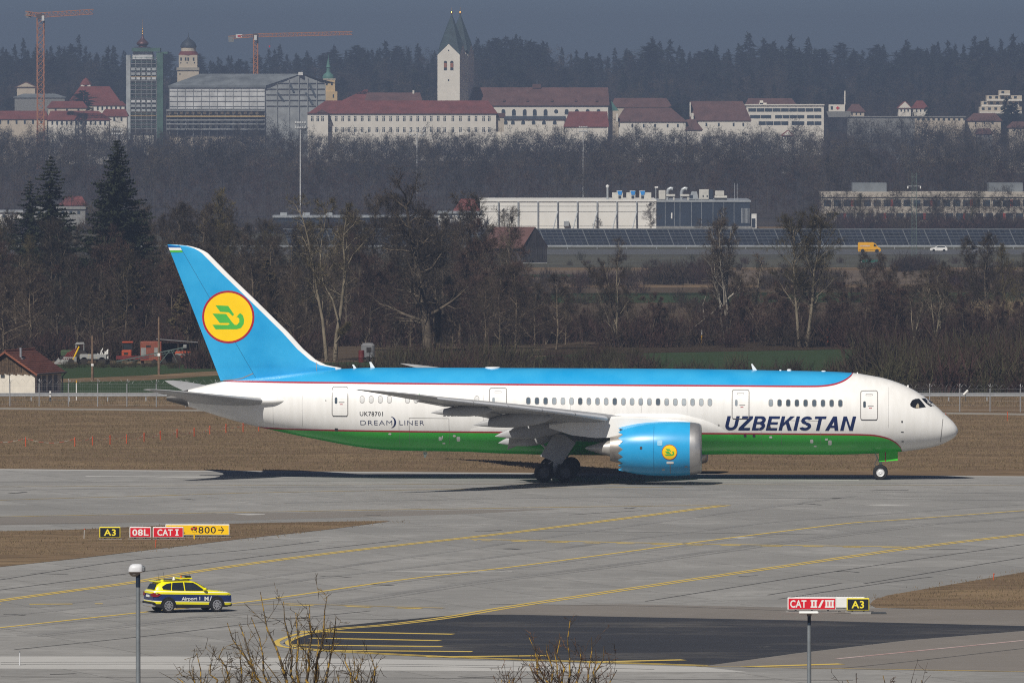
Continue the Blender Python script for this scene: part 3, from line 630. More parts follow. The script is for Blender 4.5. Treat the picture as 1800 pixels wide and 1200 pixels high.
# lettering
def lettering(body, x0, x1, yt, yb, mat, bold, shear=0.0, name='lettering', l=2.75, slope=0.0, space=1.0):
    vs, fs = text_mesh(body, 1.0, bold, shear, space)
    a, b = AP(x0, yb, l), AP(x1, yt, l)
    vs = fit(vs, a.x, b.x, a.z, b.z)
    if slope: vs = [(v[0], v[1] - slope * (v[0] - a.x)) for v in vs]
    return decal(name, mat, vs, fs, fus_l, 0.014, step=0.16, parent=plane)
def stroke_letters():
    """Bold sloping capitals drawn as strokes: for each letter its pieces, in units of the cap height."""
    t = 0.2; h = t / 2
    def seg(a, b, c=None): 
        a, b = Vector(a), Vector(b); d_ = (b - a).normalized(); n = Vector((-d_.y, d_.x)) * h; return [tuple(a + n), tuple(a - n), tuple(b - n), tuple(b + n)]
    def bar(x0, x1, y0, y1): return [(x0, y0), (x1, y0), (x1, y1), (x0, y1)]
    def arc(cx, cy, rx, ry, a0, a1, n=12):
        o = [(cx + (rx + h) * math.cos(R(a0 + (a1 - a0) * k / n)), cy + (ry + h) * math.sin(R(a0 + (a1 - a0) * k / n))) for k in range(n + 1)]; i = [(cx + (rx - h) * math.cos(R(a0 + (a1 - a0) * k / n)), cy + (ry - h) * math.sin(R(a0 + (a1 - a0) * k / n))) for k in range(n + 1)]
        return [[o[k], o[k + 1], i[k + 1], i[k]] for k in range(n)]
    G_ = {'U': (0.72, [bar(0, t, 0.36, 1), bar(0.72 - t, 0.72, 0.36, 1)] + arc(0.36, 0.36, 0.26, 0.26, 180, 360)),
          'Z': (0.68, [bar(0.05, 0.68, 1 - t * 0.92, 1), bar(0, 0.66, 0, t * 0.92), [(0.0, t * 0.9), (0.27, t * 0.9), (0.68, 1 - t * 0.9), (0.41, 1 - t * 0.9)]]),
          'B': (0.72, [bar(0, t, 0, 1), bar(t, 0.40, 0, 0.17), bar(t, 0.40, 0.83, 1), bar(t, 0.40, 0.44, 0.60)] + arc(0.40, 0.72, 0.18, 0.18, -90, 90) + arc(0.42, 0.30, 0.2, 0.2, -90, 90)),
          'E': (0.64, [bar(0, t, 0, 1), bar(t, 0.64, 0, 0.18), bar(t, 0.64, 0.82, 1), bar(t, 0.60, 0.42, 0.59)]),
          'K': (0.76, [bar(0, t, 0, 1), [(t, 0.30), (t, 0.56), (0.50, 1), (0.76, 1)], [(0.30, 0.56), (0.45, 0.68), (0.78, 0), (0.54, 0)]]),
          'I': (t, [bar(0, t, 0, 1)]),
          'S': (0.68, arc(0.34, 0.72, 0.22, 0.18, 20, 270, 14) + arc(0.34, 0.29, 0.24, 0.19, 90, -160, 14)),
          'T': (0.66, [bar(0, 0.66, 0.82, 1), bar(0.23, 0.43, 0, 0.82)]),
          'A': (0.78, [[(0, 0), (0.22, 0), (0.50, 1), (0.28, 1)], [(0.56, 0), (0.78, 0), (0.50, 1), (0.30, 1)], bar(0.2, 0.6, 0.2, 0.36)]),
          'N': (0.74, [bar(0, t, 0, 1), bar(0.74 - t, 0.74, 0, 1), [(t, 0.72), (t, 1), (0.74 - t, 0.28), (0.74 - t, 0.0)]])}
    x = 0.0; out = []
    for ch in 'UZBEKISTAN':
        w, P = G_[ch]; out.append((ch, [[(px_ + x, py_) for px_, py_ in p] for p in P])); x += w + 0.10
    tot = x - 0.10
    a, b = AP(1273, 756.2, 2.72), AP(1505.5, 731.2, 2.72); hh = b.z - a.z; sl = 0.24; sx = (b.x - a.x - sl * hh) / tot
    for ch, P in out:
        bmj = bmesh.new()
        for i, p in enumerate(P):
            q = [(a.x + px_ * sx + sl * hh * py_, a.z + py_ * hh - 0.0022 * px_ * sx) for px_, py_ in p]
            o = decal('letter', m_navy, q, [tuple(range(len(q)))], fus_l, 0.012 + 0.0015 * (i % 4), step=0.18); bmj.from_mesh(o.data); md = o.data; bpy.data.objects.remove(o); bpy.data.meshes.remove(md)
        me = bpy.data.meshes.new('letter'); bmj.to_mesh(me); bmj.free(); me.materials.append(m_navy); link('letter', me, plane)
stroke_letters()
lettering('UK78701', 632, 673, 723.4, 731, m_blk, 0.012, space=1.1)
lettering('DREAM', 633, 689, 739, 747, m_navy, -0.012, space=1.15); lettering('LINER', 702, 745.5, 739, 747, m_navy, -0.012, space=1.15)
lettering('BOEING 787-8', 779, 840, 726.6, 731.2, m_blk, 0.03, 0.25)
out = [AP(683, 732.5, 2.7)]; n = 14; arc = []
for k in range(n + 1):
    a = R(80 - 160 * k / n); arc.append((688 + 9.6 * math.cos(a) - 1.5, 742 + 10.2 * math.sin(-a)))
inn = [(688 + 7.2 * math.cos(R(80 - 160 * k / n)) - 2.4 + 0.0, 742 + 9.9 * math.sin(-R(80 - 160 * k / n))) for k in range(n + 1)]
P_ = poly_px(arc + inn, 2.75); decal('crescent_logo', m_navy, P_, [(i, i + 1, n + 2 + i, n + 1 + i) for i in range(n)], fus_l, 0.014, parent=plane)

# belly fairing round the wing root
def smst(t): t = min(max(t, 0.0), 1.0); return t * t * (3 - 2 * t)
FX = [AP(v, 700, 2.9).x for v in (806, 835, 880, 930, 1000, 1100, 1180, 1230, 1262, 1285, 1306)]
zf = lambda y: AP(1050, y, 2.9).z
fft = pch(FX, [zf(752), zf(747), zf(742), zf(740), zf(737), zf(729), zf(727), zf(735), zf(746), zf(758), zf(768)])
ffd = pch(FX, [-0.05, 0.03, 0.13, 0.19, 0.24, 0.26, 0.22, 0.14, 0.07, 0.02, -0.05])
def fair_sec(x, n=72):
    """The body's own section swollen below a line that sinks towards both ends."""
    t, b_, w = ftop(x), fbot(x), fw(x); c, h = (t + b_) / 2, (t - b_) / 2; pts = []
    for k in range(n):
        a = 2 * math.pi * k / n; z0 = c + h * math.sin(a); g_ = smst((fft(x) - z0) / 0.55 + 0.35); o = -0.07 + (ffd(x) + 0.07) * g_; o2 = -0.07 + (ffd(x) * 0.45 + 0.07) * g_
        pts.append(Vector((x, (w + o) * math.cos(a), c + (h + o2) * math.sin(a))))
    return pts
mb = MB(); xs = np.linspace(FX[0], FX[-1], 44); mb.grid([fair_sec(x) for x in xs], closed=True)
mb.add(fair_sec(xs[0]), [tuple(range(72))]); mb.add(fair_sec(xs[-1]), [tuple(range(72))])
mb.build('belly_fairing', m_liv, plane, smooth='all')

# wings
XS = 5.55                       # nose to nose wheel
fLE = pch([0, 2.9, 9.7, 26.2, 27.6, 28.8, 29.6, 30.05], [18.2, 19.6, 24.3, 36.2, 37.6, 39.3, 40.7, 41.6])
fTE = pch([0, 2.9, 6, 10.2, 20, 26.2, 28, 29.4, 30.05], [31.9, 31.9, 31.7, 31.6, 35.6, 38.6, 39.9, 41.2, 41.75])
fZ = pch([0, 2.9, 6, 9.7, 15, 20, 26.2, 30.05], [3.05, 3.35, 3.95, 4.62, 5.35, 5.95, 6.72, 7.4])
fT = pch([0, 2.9, 9.7, 20, 26, 30.05], [0.145, 0.135, 0.11, 0.1, 0.1, 0.11])
AFX = [0, 0.005, 0.0125, 0.025, 0.05, 0.1, 0.16, 0.25, 0.35, 0.48, 0.6, 0.72, 0.84, 0.93, 1.0]
def thick(t): return 5 * (0.2969 * math.sqrt(t) - 0.126 * t - 0.3516 * t * t + 0.2843 * t ** 3 - 0.1036 * t ** 4)
def foil(l, c0=0.0, c1=1.0, side=-1, drop=0.0):
    """Wing section at l metres from the centre line between two chord fractions: upper then lower points."""
    le, te = fLE(l), fTE(l); ch = te - le; th = fT(l); tw = 0.03 * (1 - l / 30)
    fr = [c0] + [q for q in AFX if c0 < q < c1] + [c1]
    up, lo = [], []
    for q in fr:
        x = XS - (le + q * ch); camber = 0.02 * math.sin(math.pi * min(q, 1)) * ch - tw * (q - 0.3) * ch
        h = thick(q) * th * ch
        up.append(Vector((x, side * l, fZ(l) + camber + h * 1.05))); lo.append(Vector((x, side * l, fZ(l) + camber - h * 0.95)))
    return up, lo
for side in (-1, 1):
    mb = MB(); ls = [2.0, 2.9, 4.5, 6, 8, 9.7, 11.5, 14, 17, 20, 23, 26.2, 27.2, 28, 28.8, 29.4, 29.8, 30.04]
    rows = []
    for l in ls:
        u, w = foil(l, 0.0, 1.0 if l > 24.6 else 0.86, side); rows.append(u[::-1] + w)
    nmin = min(len(r) for r in rows)
    inner = [r for r, l in zip(rows, ls) if l <= 24.6]; outer = [r for r, l in zip(rows, ls) if l > 24.6]
    u, w = foil(24.6, 0, 0.86, side); inner.append(u[::-1] + w); u, w = foil(24.6, 0, 1.0, side); outer.insert(0, u[::-1] + w)
    mb.grid(inner, closed=True); mb.grid(outer, closed=True); mb.add(outer[-1], [tuple(range(len(outer[-1])))]); mb.add(outer[0], [tuple(range(len(outer[0])))])
    wing = mb.build('wing', [m_grey], plane, smooth=40)
    # slat skin along the leading edge, a hair proud
    for l0, l1 in ((3.6, 8.6), (10.6, 13.7), (13.75, 16.9), (16.95, 20.1), (20.15, 23.2), (23.25, 26.2)):
        mb = MB(); rows = []
        for l in np.linspace(l0, l1, 4):
            u, w = foil(l, 0.0, 0.12, side); k = Vector((0.16, 0, -0.09))
            pu = [p + k + Vector((0, 0, 0.012)) for p in u]; pw = [p + k - Vector((0, 0, 0.012)) for p in w[1:4]]
            rows.append(pu[::-1] + pw)
        mb.grid(rows); mb.build('slat', m_slat, wing, smooth=60)
    # drooped flaps and aileron
    for nm, l0, l1, drop, ext in (('flap', 3.3, 9.3, 24, 0.6), ('flaperon', 9.4, 11.0, 9, 0.2), ('flap', 11.1, 20.4, 19, 0.4), ('aileron', 20.5, 24.55, 5, 0.0)):
        mb = MB(); rows = []
        for l in np.linspace(l0, l1, 5):
            u, w = foil(l, 0.845, 1.0, side); ch = fTE(l) - fLE(l)
            hp = (u[0] + w[0]) / 2; an = R(drop); pts = []
            for p in u + w[::-1]:
                d_ = (p - hp); d_.x *= 1.12 if ext else 1; x = d_.x * math.cos(an) - d_.z * math.sin(-an) * -1; z = d_.z * math.cos(an) + d_.x * math.sin(an)
                pts.append(hp + Vector((x - ext * ch * 0.05, 0, z - 0.06 - 0.1 * ext)))
            rows.append(pts)
        mb.grid(rows, closed=True); mb.add(rows[0], [tuple(range(len(rows[0])))]); mb.add(rows[-1], [tuple(range(len(rows[0])))])
        mb.build(nm, m_grey, wing, smooth=40)
    # flap track fairings
    for l, ln, hh, x_off, tip_z in ((4.6, 4.2, 0.8, 1.0, -0.85), (8.6, 5.2, 0.85, 1.25, -1.0), (14.6, 5.6, 0.72, 1.3, -0.85), (20.6, 4.4, 0.52, 0.95, -0.5)):
        mb = MB(); rows = []; te = fTE(l); z0 = fZ(l)
        for t in np.linspace(0, 1, 12):
            r = hh * (math.sin(math.pi * min(1, t * 1.0) ** 0.75) ** 0.8 if 0 < t < 1 else 0.02)
            x = XS - (te + x_off - ln * (1 - t)); z = z0 - 0.32 + (tip_z + 0.32) * t ** 1.6 - 0.05
            rows.append([Vector((x, side * (l + 0.27 * r / hh * math.cos(a)), z + r * 0.75 * math.sin(a))) for a in np.linspace(0, 2 * math.pi, 13)[:-1]])
        mb.grid(rows, closed=True); mb.build('flap_track_fairing', m_grey, wing, smooth='all')
    mb = MB(); p = foil(27.2, 0, 1, side)[0][4]; mb.lathe([(0, 0.06), (0.05, 0.03), (0.06, 0)], c=p, n=8); mb.build('navigation_light', M('green_light', (0.05, 0.35, 0.12), 0.3), wing)

# engines
def engine(side):
    l = 9.75; f0 = AP(1233, 788, 9.75); x_front = f0.x; zc = AP(1170, 788.2, 9.75).z
    yc = side * l; mk = lambda s, r, dz=0.0: [Vector((x_front - s, yc + r * math.cos(a), zc + dz + r * math.sin(a))) for a in np.linspace(0, 2 * math.pi, 73)[:-1]]
    root = link('engine', None, plane); root.empty_display_size = 0.2
    lip = MB(); lip.grid([mk(1.1, 1.40), mk(0.4, 1.46), mk(0.12, 1.54), mk(0.02, 1.61), mk(0.0, 1.66), mk(0.04, 1.72), mk(0.18, 1.79), mk(0.45, 1.845), mk(0.78, 1.88)], closed=True)
    lip.build('inlet_lip', m_metal, root, smooth='all')
    duct = MB(); duct.grid([mk(1.1, 1.40), mk(1.5, 1.42)], closed=True); duct.add(mk(1.5, 1.42), [tuple(range(72))]); duct.build('inlet_duct', m_dkmetal, root, smooth=30)
    fan = MB()
    for k in range(18):
        a = 2 * math.pi * k / 18; ca, sa = math.cos(a), math.sin(a); ca2, sa2 = math.cos(a + 0.25), math.sin(a + 0.25)
        fan.add([(x_front - 1.25, yc + 0.35 * ca, zc + 0.35 * sa), (x_front - 1.25, yc + 1.38 * ca, zc + 1.38 * sa), (x_front - 1.45, yc + 1.38 * ca2, zc + 1.38 * sa2), (x_front - 1.45, yc + 0.35 * ca2, zc + 0.35 * sa2)], [(0, 1, 2, 3)])
    fan.build('fan', M('fan_blade', (0.12, 0.12, 0.125), 0.4, metal=0.6), root, fix=False)
    sp = MB(); sp.lathe([(0.0, x_front - 0.75), (0.12, x_front - 0.85), (0.3, x_front - 1.15), (0.38, x_front - 1.4)], c=(0, yc, zc), n=24, axis='x'); sp.build('spinner', m_dkmetal, root, smooth='all')
    prof = [(0.78, 1.88), (1.1, 1.90), (1.6, 1.93), (2.2, 1.945), (3.0, 1.94), (3.8, 1.90), (4.5, 1.82), (5.1, 1.71), (5.45, 1.63)]
    cw = MB(); rows = [mk(s, r) for s, r in prof]; nch = 18; end = []
    for k in range(72):                         # toothed trailing edge
        t = (k % 4) / 4.0; tooth = abs(2 * t - 1); a = 2 * math.pi * k / 72; s = 5.5 + 0.36 * (1 - tooth); r = 1.60 - 0.05 * (1 - tooth)
        end.append(Vector((x_front - s, yc + r * math.cos(a), zc + r * math.sin(a))))
    inner = [yc_ for yc_ in (Vector((p.x + 0.02, yc + (p.y - yc) * 0.97, zc + (p.z - zc) * 0.97)) for p in end)]
    rows += [end, inner, mk(4.2, 1.5)]
    cw.grid(rows, closed=True); cowl = cw.build('cowl', m_blue, root, smooth=40)
    core = MB(); core.grid([mk(4.0, 1.2, 0.02), mk(5.3, 1.15, 0.02), mk(6.1, 0.98, 0.02), mk(6.45, 0.9, 0.02), mk(6.46, 0.82, 0.02), mk(5.8, 0.8, 0.02)], closed=True); core.build('core_nozzle', m_hot, root, smooth=40)
    pl = MB(); pl.grid([mk(5.8, 0.66, 0.02), mk(6.4, 0.6, 0.02), mk(7.3, 0.36, 0.02), mk(8.15, 0.1, 0.02), mk(8.25, 0.01, 0.02)], closed=True); pl.build('exhaust_plug', M('plug_titanium', (0.45, 0.43, 0.40), 0.4, metal=0.5, var=0.2, scale=1.5), root, smooth='all')
    # pylon from the cowl top back under the wing
    py = MB(); rows = []
    for s, zt, zb, w in ((0.9, 1.92, 1.5, 0.04), (1.8, 2.06, 1.2, 0.26), (3.2, 2.2, 1.0, 0.36), (4.6, 2.28, 0.9, 0.4), (6.0, 2.3, 0.8, 0.4), (7.5, 2.15, 0.75, 0.38), (9.2, 2.0, 0.95, 0.3), (10.8, 1.75, 1.45, 0.05)):
        x = x_front - s
        rows.append([Vector((x, yc - w, zc + zb)), Vector((x, yc + w, zc + zb)), Vector((x, yc + w, zc + zt - 0.12)), Vector((x, yc + w * 0.5, zc + zt)), Vector((x, yc - w * 0.5, zc + zt)), Vector((x, yc - w, zc + zt - 0.12))])
    py.grid(rows, closed=True); py.add(rows[0], [tuple(range(6))]); py.add(rows[-1], [tuple(range(6))])
    py.build('pylon', m_white, root, smooth=35)
    if side < 0:
        def eng_l(x, z):
            s = x_front - x; r = float(np.interp(s, [p[0] for p in prof], [p[1] for p in prof])); return l + math.sqrt(max(0, r * r - (z - zc) ** 2))
        emblem(1177, 794.5, 13.6, 11.65, eng_l, cowl, 0.02)
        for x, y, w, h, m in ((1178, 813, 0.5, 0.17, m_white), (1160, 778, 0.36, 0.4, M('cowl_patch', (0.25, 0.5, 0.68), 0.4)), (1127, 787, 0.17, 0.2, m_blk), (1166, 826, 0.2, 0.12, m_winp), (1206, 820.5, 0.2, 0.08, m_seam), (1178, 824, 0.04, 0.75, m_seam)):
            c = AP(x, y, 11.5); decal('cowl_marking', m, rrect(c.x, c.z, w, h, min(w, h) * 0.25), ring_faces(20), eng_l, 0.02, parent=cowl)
        for x in (1150,):
            a = AP(x, 745, 10.5); b = AP(x, 833, 10.5); decal('cowl_seam', M('cowl_seam', (0.01, 0.16, 0.34), 0.5), [(a.x - 0.015, a.z), (a.x + 0.015, a.z), (b.x + 0.015, b.z), (b.x - 0.015, b.z)], [(0, 1, 2, 3)], eng_l, 0.012, parent=cowl)
    sk = MB(); sk.add([(x_front - 1.3, yc - side * 1.5, zc + 1.35), (x_front - 2.6, yc - side * 1.5, zc + 1.3), (x_front - 2.6, yc - side * 2.1, zc + 1.85)], [(0, 1, 2)]); sk.build('strake', m_blue, root, fix=False)

BIRD1 = [(517, 511), (602, 515), (642, 572), (630, 581), (606, 557), (549, 554)]
BIRD2 = [(497, 566), (588, 568), (628, 622), (645, 640), (660, 640), (676, 622), (676, 600), (664, 588), (655, 592), (672, 570), (683, 563), (700, 578), (708, 605), (705, 635), (688, 660), (660, 669), (518, 670), (497, 640), (600, 641), (612, 634), (606, 628), (546, 628)]
def emblem(cx, cy, rpx, l, surf, parent, off):
    c = AP(cx, cy, l); r = rpx / F * AY0 * (1 - l / AY0)
    n = 40; circ = lambda q: [(c.x + q * math.cos(2 * math.pi * k / n), c.z + q * math.sin(2 * math.pi * k / n)) for k in range(n)]
    e = decal('sun_disc', m_yell, circ(r * 0.94), ring_faces(n), surf, off, parent=parent)
    decal('red_ring', m_red, *frame_shape(circ(r), circ(r * 0.925)), surf, off + 0.004, parent=e if False else parent)
    for B in (BIRD1, BIRD2):
        q = [(c.x + (x - 602) / 174 * r, c.z - (y - 588) / 174 * r) for x, y in B]
        decal('bird', m_grn, q, ring_faces(len(q)), surf, off + 0.006, parent=parent)
engine(-1); engine(1)

# fin and rudder
LEp = [(700, 601), (646, 600), (643.5, 585), (641, 573), (632, 555), (613, 533), (584, 507), (531, 453), (480, 400), (445, 365.5), (440.5, 358), (437, 350), (434, 340), (432, 331), (430.3, 315), (429.3, 299)]
TEp = [(700, 399.5), (669, 387.5), (429, 294)]
HGp = [(700, 471), (655, 445), (432, 316), (429, 314)]
gi = lambda P, y: float(np.interp(y, sorted(p[0] for p in P), [p[1] for p in sorted(P)]))
def fin_half(x, z):
    """Half thickness of the fin at station x, height z."""
    y = YH + (H - z) * F / (AY0 + x * SA)
    le, te = AP(gi(LEp, y), y).x, AP(gi(TEp, y), y).x; ch = max(le - te, 0.05); t = min(max((le - x) / ch, 0.0), 1.0)
    return max(thick(t), 0) * 0.095 * min(ch, 7.5) * 0.98 + 0.004
ysf = [676, 669, 661, 653, 648, 646, 643.5, 641, 632, 622, 613, 600, 584, 560, 531, 505, 480, 460, 445, 441, 437, 434, 432, 430.6, 429.6]
finr, ledr, rudr = [], [], []
for y in ysf:
    le, te, hg = gi(LEp, y), gi(TEp, y), gi(HGp, y); hg = min(hg, le - 4)
    a, b, h = AP(le, y).x, AP(te, y).x, AP(hg, y).x; z = AP(400, y).z; bl = max(h, a - max(0.12, min(0.42, (a - h) * 0.25)))
    def sec(x0, x1, n): return [x0 + (x1 - x0) * (k / n) ** 1.5 for k in range(n + 1)]
    X = sec(a, bl, 6); ledr.append([Vector((x, -fin_half(x, z), z)) for x in X[::-1]] + [Vector((x, fin_half(x, z), z)) for x in X])
    X = [bl + (h - bl) * k / 7 for k in range(8)]; finr.append([Vector((x, -fin_half(x, z), z)) for x in X[::-1]] + [Vector((x, fin_half(x, z), z)) for x in X])
    X = [h - 0.025 + (b - h + 0.025) * k / 6 for k in range(7)]; rudr.append([Vector((x, -fin_half(x, z), z)) for x in X[::-1]] + [Vector((x, fin_half(x, z), z)) for x in X])
fin = MB().grid(finr, closed=True).add(finr[-1], [tuple(range(len(finr[-1])))]).build('fin', m_blue, plane, smooth=40)
MB().grid(ledr).add(ledr[-1], [tuple(range(len(ledr[-1])))]).build('leading_edge', m_white, fin, smooth=50)
rr = [r for r, y in zip(rudr, ysf) if y <= 669]
rud = MB().grid(rr, closed=True).add(rr[-1], [tuple(range(len(rr[-1])))]).add(rr[0], [tuple(range(len(rr[0])))]).build('rudder', m_blue, plane, smooth=40)
emblem(400.7, 557, 46.4, 0.35, fin_half, fin, 0.012)
for pts, m in (([(294.6, 431), (316, 433), (317, 434.5), (296, 435.2)], M('flag_blue', (0.006, 0.09, 0.33), 0.4)), ([(296, 435.2), (317.5, 435.6), (319.5, 439.6), (298, 440)], m_white), ([(298, 440), (319.7, 439.8), (321.5, 443.6), (299.6, 443.8)], m_grn)):
    q = poly_px(pts, 0.1); decal('flag_band', m, q, [(0, 1, 2, 3)], fin_half, 0.014, parent=rud)
q = poly_px([(391, 668.2), (410, 666.5), (425, 663.8), (444, 655.5), (445, 656.8), (426, 665.2), (410, 668), (391, 669.4)], 0.3)
decal('rudder_gap', m_seam, q, ring_faces(8), fin_half, 0.016, parent=rud)
for y0, x0, x1 in ((642, 548, 549), ):
    q = poly_px([(556, 632.5), (557, 632.5), (557, 651), (556, 651)], 0.2); decal('fin_seam', m_seam, q, [(0, 1, 2, 3)], fin_half, 0.014, parent=fin)

# tailplanes
sLE = pch([0.6, 2.0, 9.0, 9.6, 9.95], [48.6, 49.8, 55.9, 56.6, 57.3]); sTE = pch([0.6, 2.0, 9.6, 9.95], [55.3, 55.3, 57.75, 57.85]); sZ = pch([0.6, 2.0, 9.95], [5.50, 5.66, 6.72])
for side in (-1, 1):
    rows = []
    for l in (0.6, 2.0, 4, 6, 8, 9.0, 9.4, 9.7, 9.93):
        a, b = sLE(l), sTE(l); ch = b - a
        rows.append([Vector((XS - (a + q * ch), side * l, sZ(l) + thick(q) * 0.105 * ch)) for q in AFX[::-1]] + [Vector((XS - (a + q * ch), side * l, sZ(l) - thick(q) * 0.105 * ch)) for q in AFX[1:-1]])
    mb = MB().grid(rows, closed=True); mb.add(rows[-1], [tuple(range(len(rows[-1])))])
    tpn = mb.build('tailplane', m_grey, plane, smooth=40)
    mb = MB(); rows = []
    for t in np.linspace(0, 1, 12):                 # fairing nub in front of the root
        x = AP(500 - 42 * t, 702, 2.2).x; r = 0.36 * math.sin(math.pi / 2 * min(1, t * 1.6 + 0.04)) ** 0.7
        yy = side * (fus_l(x, 5.62) - 0.1 + 0.12 * t); rows.append([Vector((x, yy + r * math.cos(a), 5.66 + r * 0.8 * math.sin(a))) for a in np.linspace(0, 2 * math.pi, 17)[:-1]])
    mb.grid(rows, closed=True); mb.add(rows[-1], [tuple(range(16))]); mb.build('root_fairing', m_white, tpn, smooth='all')

# antennas and beacons
def blade(x0, x1, xt0, xt1, yb, yt, name='antenna', w=0.05):
    a, b, c, d = AP(x0, yb), AP(x1, yb), AP(xt1, yt), AP(xt0, yt); mb = MB(); mb.prism([(a.x, a.z - 0.2), (b.x, b.z - 0.2), (b.x, b.z), (c.x, c.z), (d.x, d.z), (a.x, a.z)], -w, w); mb.build(name, m_white, plane)
blade(621.5, 626.5, 619, 622, 647, 640.5); blade(651.5, 659, 649, 652.5, 646.2, 636); blade(1323.5, 1331, 1320.5, 1323, 650.5, 639.5); 
for x, y, w, h in ((866, 646.4, 0.55, 0.07), (1372, 651, 0.08, 0.06), (1387.5, 651.2, 0.16, 0.1), (1448, 652.6, 0.16, 0.06), (1596.5, 679.3, 0.06, 0.1), (1507.5, 655.8, 0.05, 0.06)):
    c = AP(x, y); mb = MB(); mb.lathe([(w, -0.1), (w, h * 0.6), (w * 0.8, h), (0, h * 1.15)], c=(c.x, 0, c.z), n=14); mb.build('roof_fitting', m_white, plane, smooth=40)
blade(744, 751, 745.5, 748.5, 794, 804, 'drain_mast', 0.03)

# undercarriage
def wheel(parent, x, y, r, w, mat_rim):
    t = MB(); t.lathe([(r * 0.55, -w / 2), (r * 0.86, -w / 2), (r * 0.96, -w * 0.4), (r, -w * 0.2), (r, w * 0.2), (r * 0.96, w * 0.4), (r * 0.86, w / 2), (r * 0.55, w / 2)], c=(x, y, r), n=32, axis='y', cap=False); ty = t.build('wheel', m_tyre, parent, smooth=35)
    q = MB(); q.lathe([(0.0, -w * 0.42), (r * 0.16, -w * 0.46), (r * 0.2, -w * 0.36), (r * 0.44, -w * 0.3), (r * 0.5, -w * 0.44), (r * 0.56, -w * 0.5), (r * 0.57, w * 0.5), (r * 0.5, w * 0.44), (r * 0.44, w * 0.3), (0.0, w * 0.38)], c=(x, y, r), n=24, axis='y'); q.build('rim', mat_rim, ty, smooth=30)
m_rim = M('wheel_rim', (0.72, 0.72, 0.72), 0.4, metal=0.3, var=0.2, scale=3); m_rimd = M('brake_dusty_rim', (0.10, 0.10, 0.105), 0.6, var=0.3, scale=3); m_strut = M('gear_strut', (0.55, 0.55, 0.54), 0.4, var=0.1)
ng = link('nose_gear', None, plane)
for y in (-0.36, 0.36): wheel(ng, 0, y, 0.535, 0.38, m_rim)
mb = MB(); mb.tube([(0, 0, 0.5), (0.03, 0, 1.35), (0.08, 0, 2.3)], [0.09, 0.11, 0.16], 12); mb.tube([(0, -0.36, 0.51), (0, 0.36, 0.51)], 0.07, 10); mb.tube([(-0.12, 0, 0.8), (-0.42, 0, 1.1), (-0.25, 0, 1.45), (0.02, 0, 1.4)], 0.035, 6); mb.tube([(-0.05, 0, 1.2), (-0.4, 0, 1.9)], 0.05, 6); mb.build('strut', m_strut, ng, smooth=40)
m_ngd = M('gear_door_green', (0.06, 0.55, 0.035), 0.4, var=0.05)
for sd in (-1, 1):
    a = AP(1545.5, 811.5, 0.6); b = AP(1578.5, 793, 0.6); mb = MB(); mb.prism([(a.x, a.z), (b.x, a.z + 0.1), (b.x, b.z + 0.2), (a.x, b.z + 0.1)], sd * 0.62 - 0.03, sd * 0.62 + 0.03); dr = mb.build('gear_door', m_ngd, ng)
    c = AP(1556.8, 802, 0.65); mb = MB(); mb.box(c.x - 0.03, c.x + 0.03, sd * 0.662 - 0.006, sd * 0.662 + 0.006, a.z + 0.05, b.z); mb.build('door_stripe', m_red, dr)
for sd in (-1, 1):
    mg = link('main_gear', None, plane); xm = XS - 28.75; y0 = sd * 4.9
    for dx in (-0.76, 0.76):
        for dy in (-0.62, 0.62): wheel(mg, xm + dx, y0 + dy, 0.69, 0.52, m_rimd)
    mb = MB(); mb.tube([(xm - 0.9, y0, 0.645), (xm + 0.9, y0, 0.645)], 0.16, 10)
    for dx in (-0.735, 0.735): mb.tube([(xm + dx, y0 - 0.7, 0.645), (xm + dx, y0 + 0.7, 0.645)], 0.1, 10)
    mb.tube([(xm, y0, 0.62), (xm + 0.1, y0, 1.5), (xm + 0.35, y0 - sd * 0.1, 3.6)], [0.17, 0.2, 0.24], 14); mb.tube([(xm + 0.1, y0, 1.6), (xm + 1.5, y0 - sd * 1.8, 3.0)], 0.11, 8); mb.tube([(xm + 0.1, y0, 1.7), (xm - 1.3, y0 - sd * 1.2, 3.0)], 0.1, 8); mb.tube([(xm - 0.2, y0, 0.75), (xm - 0.5, y0, 1.25), (xm, y0, 1.6)], 0.06, 6)
    mb.build('strut', m_strut, mg, smooth=40)
    q = [AP(x, y, 5.3) for x, y in ((978, 763), (993, 764), (1012.5, 778), (987, 816), (950, 801), (970, 768))]
    mb = MB(); mb.prism([(p.x, p.z) for p in q], sd * 5.62 - 0.05, sd * 5.62 + 0.05); dr = mb.build('gear_door', m_grey, mg)
    c = AP(985, 775, 5.4); mb = MB(); mb.box(c.x - 0.3, c.x + 0.3, sd * 5.674 - 0.004, sd * 5.674 + 0.004, c.z - 0.25, c.z + 0.25); mb.build('door_panel', M('door_panel', (0.36, 0.36, 0.36), 0.5), dr)
    q = [AP(x, y, 3) for x, y in ((950, 800), (1040, 800), (1040, 806), (955, 806))]
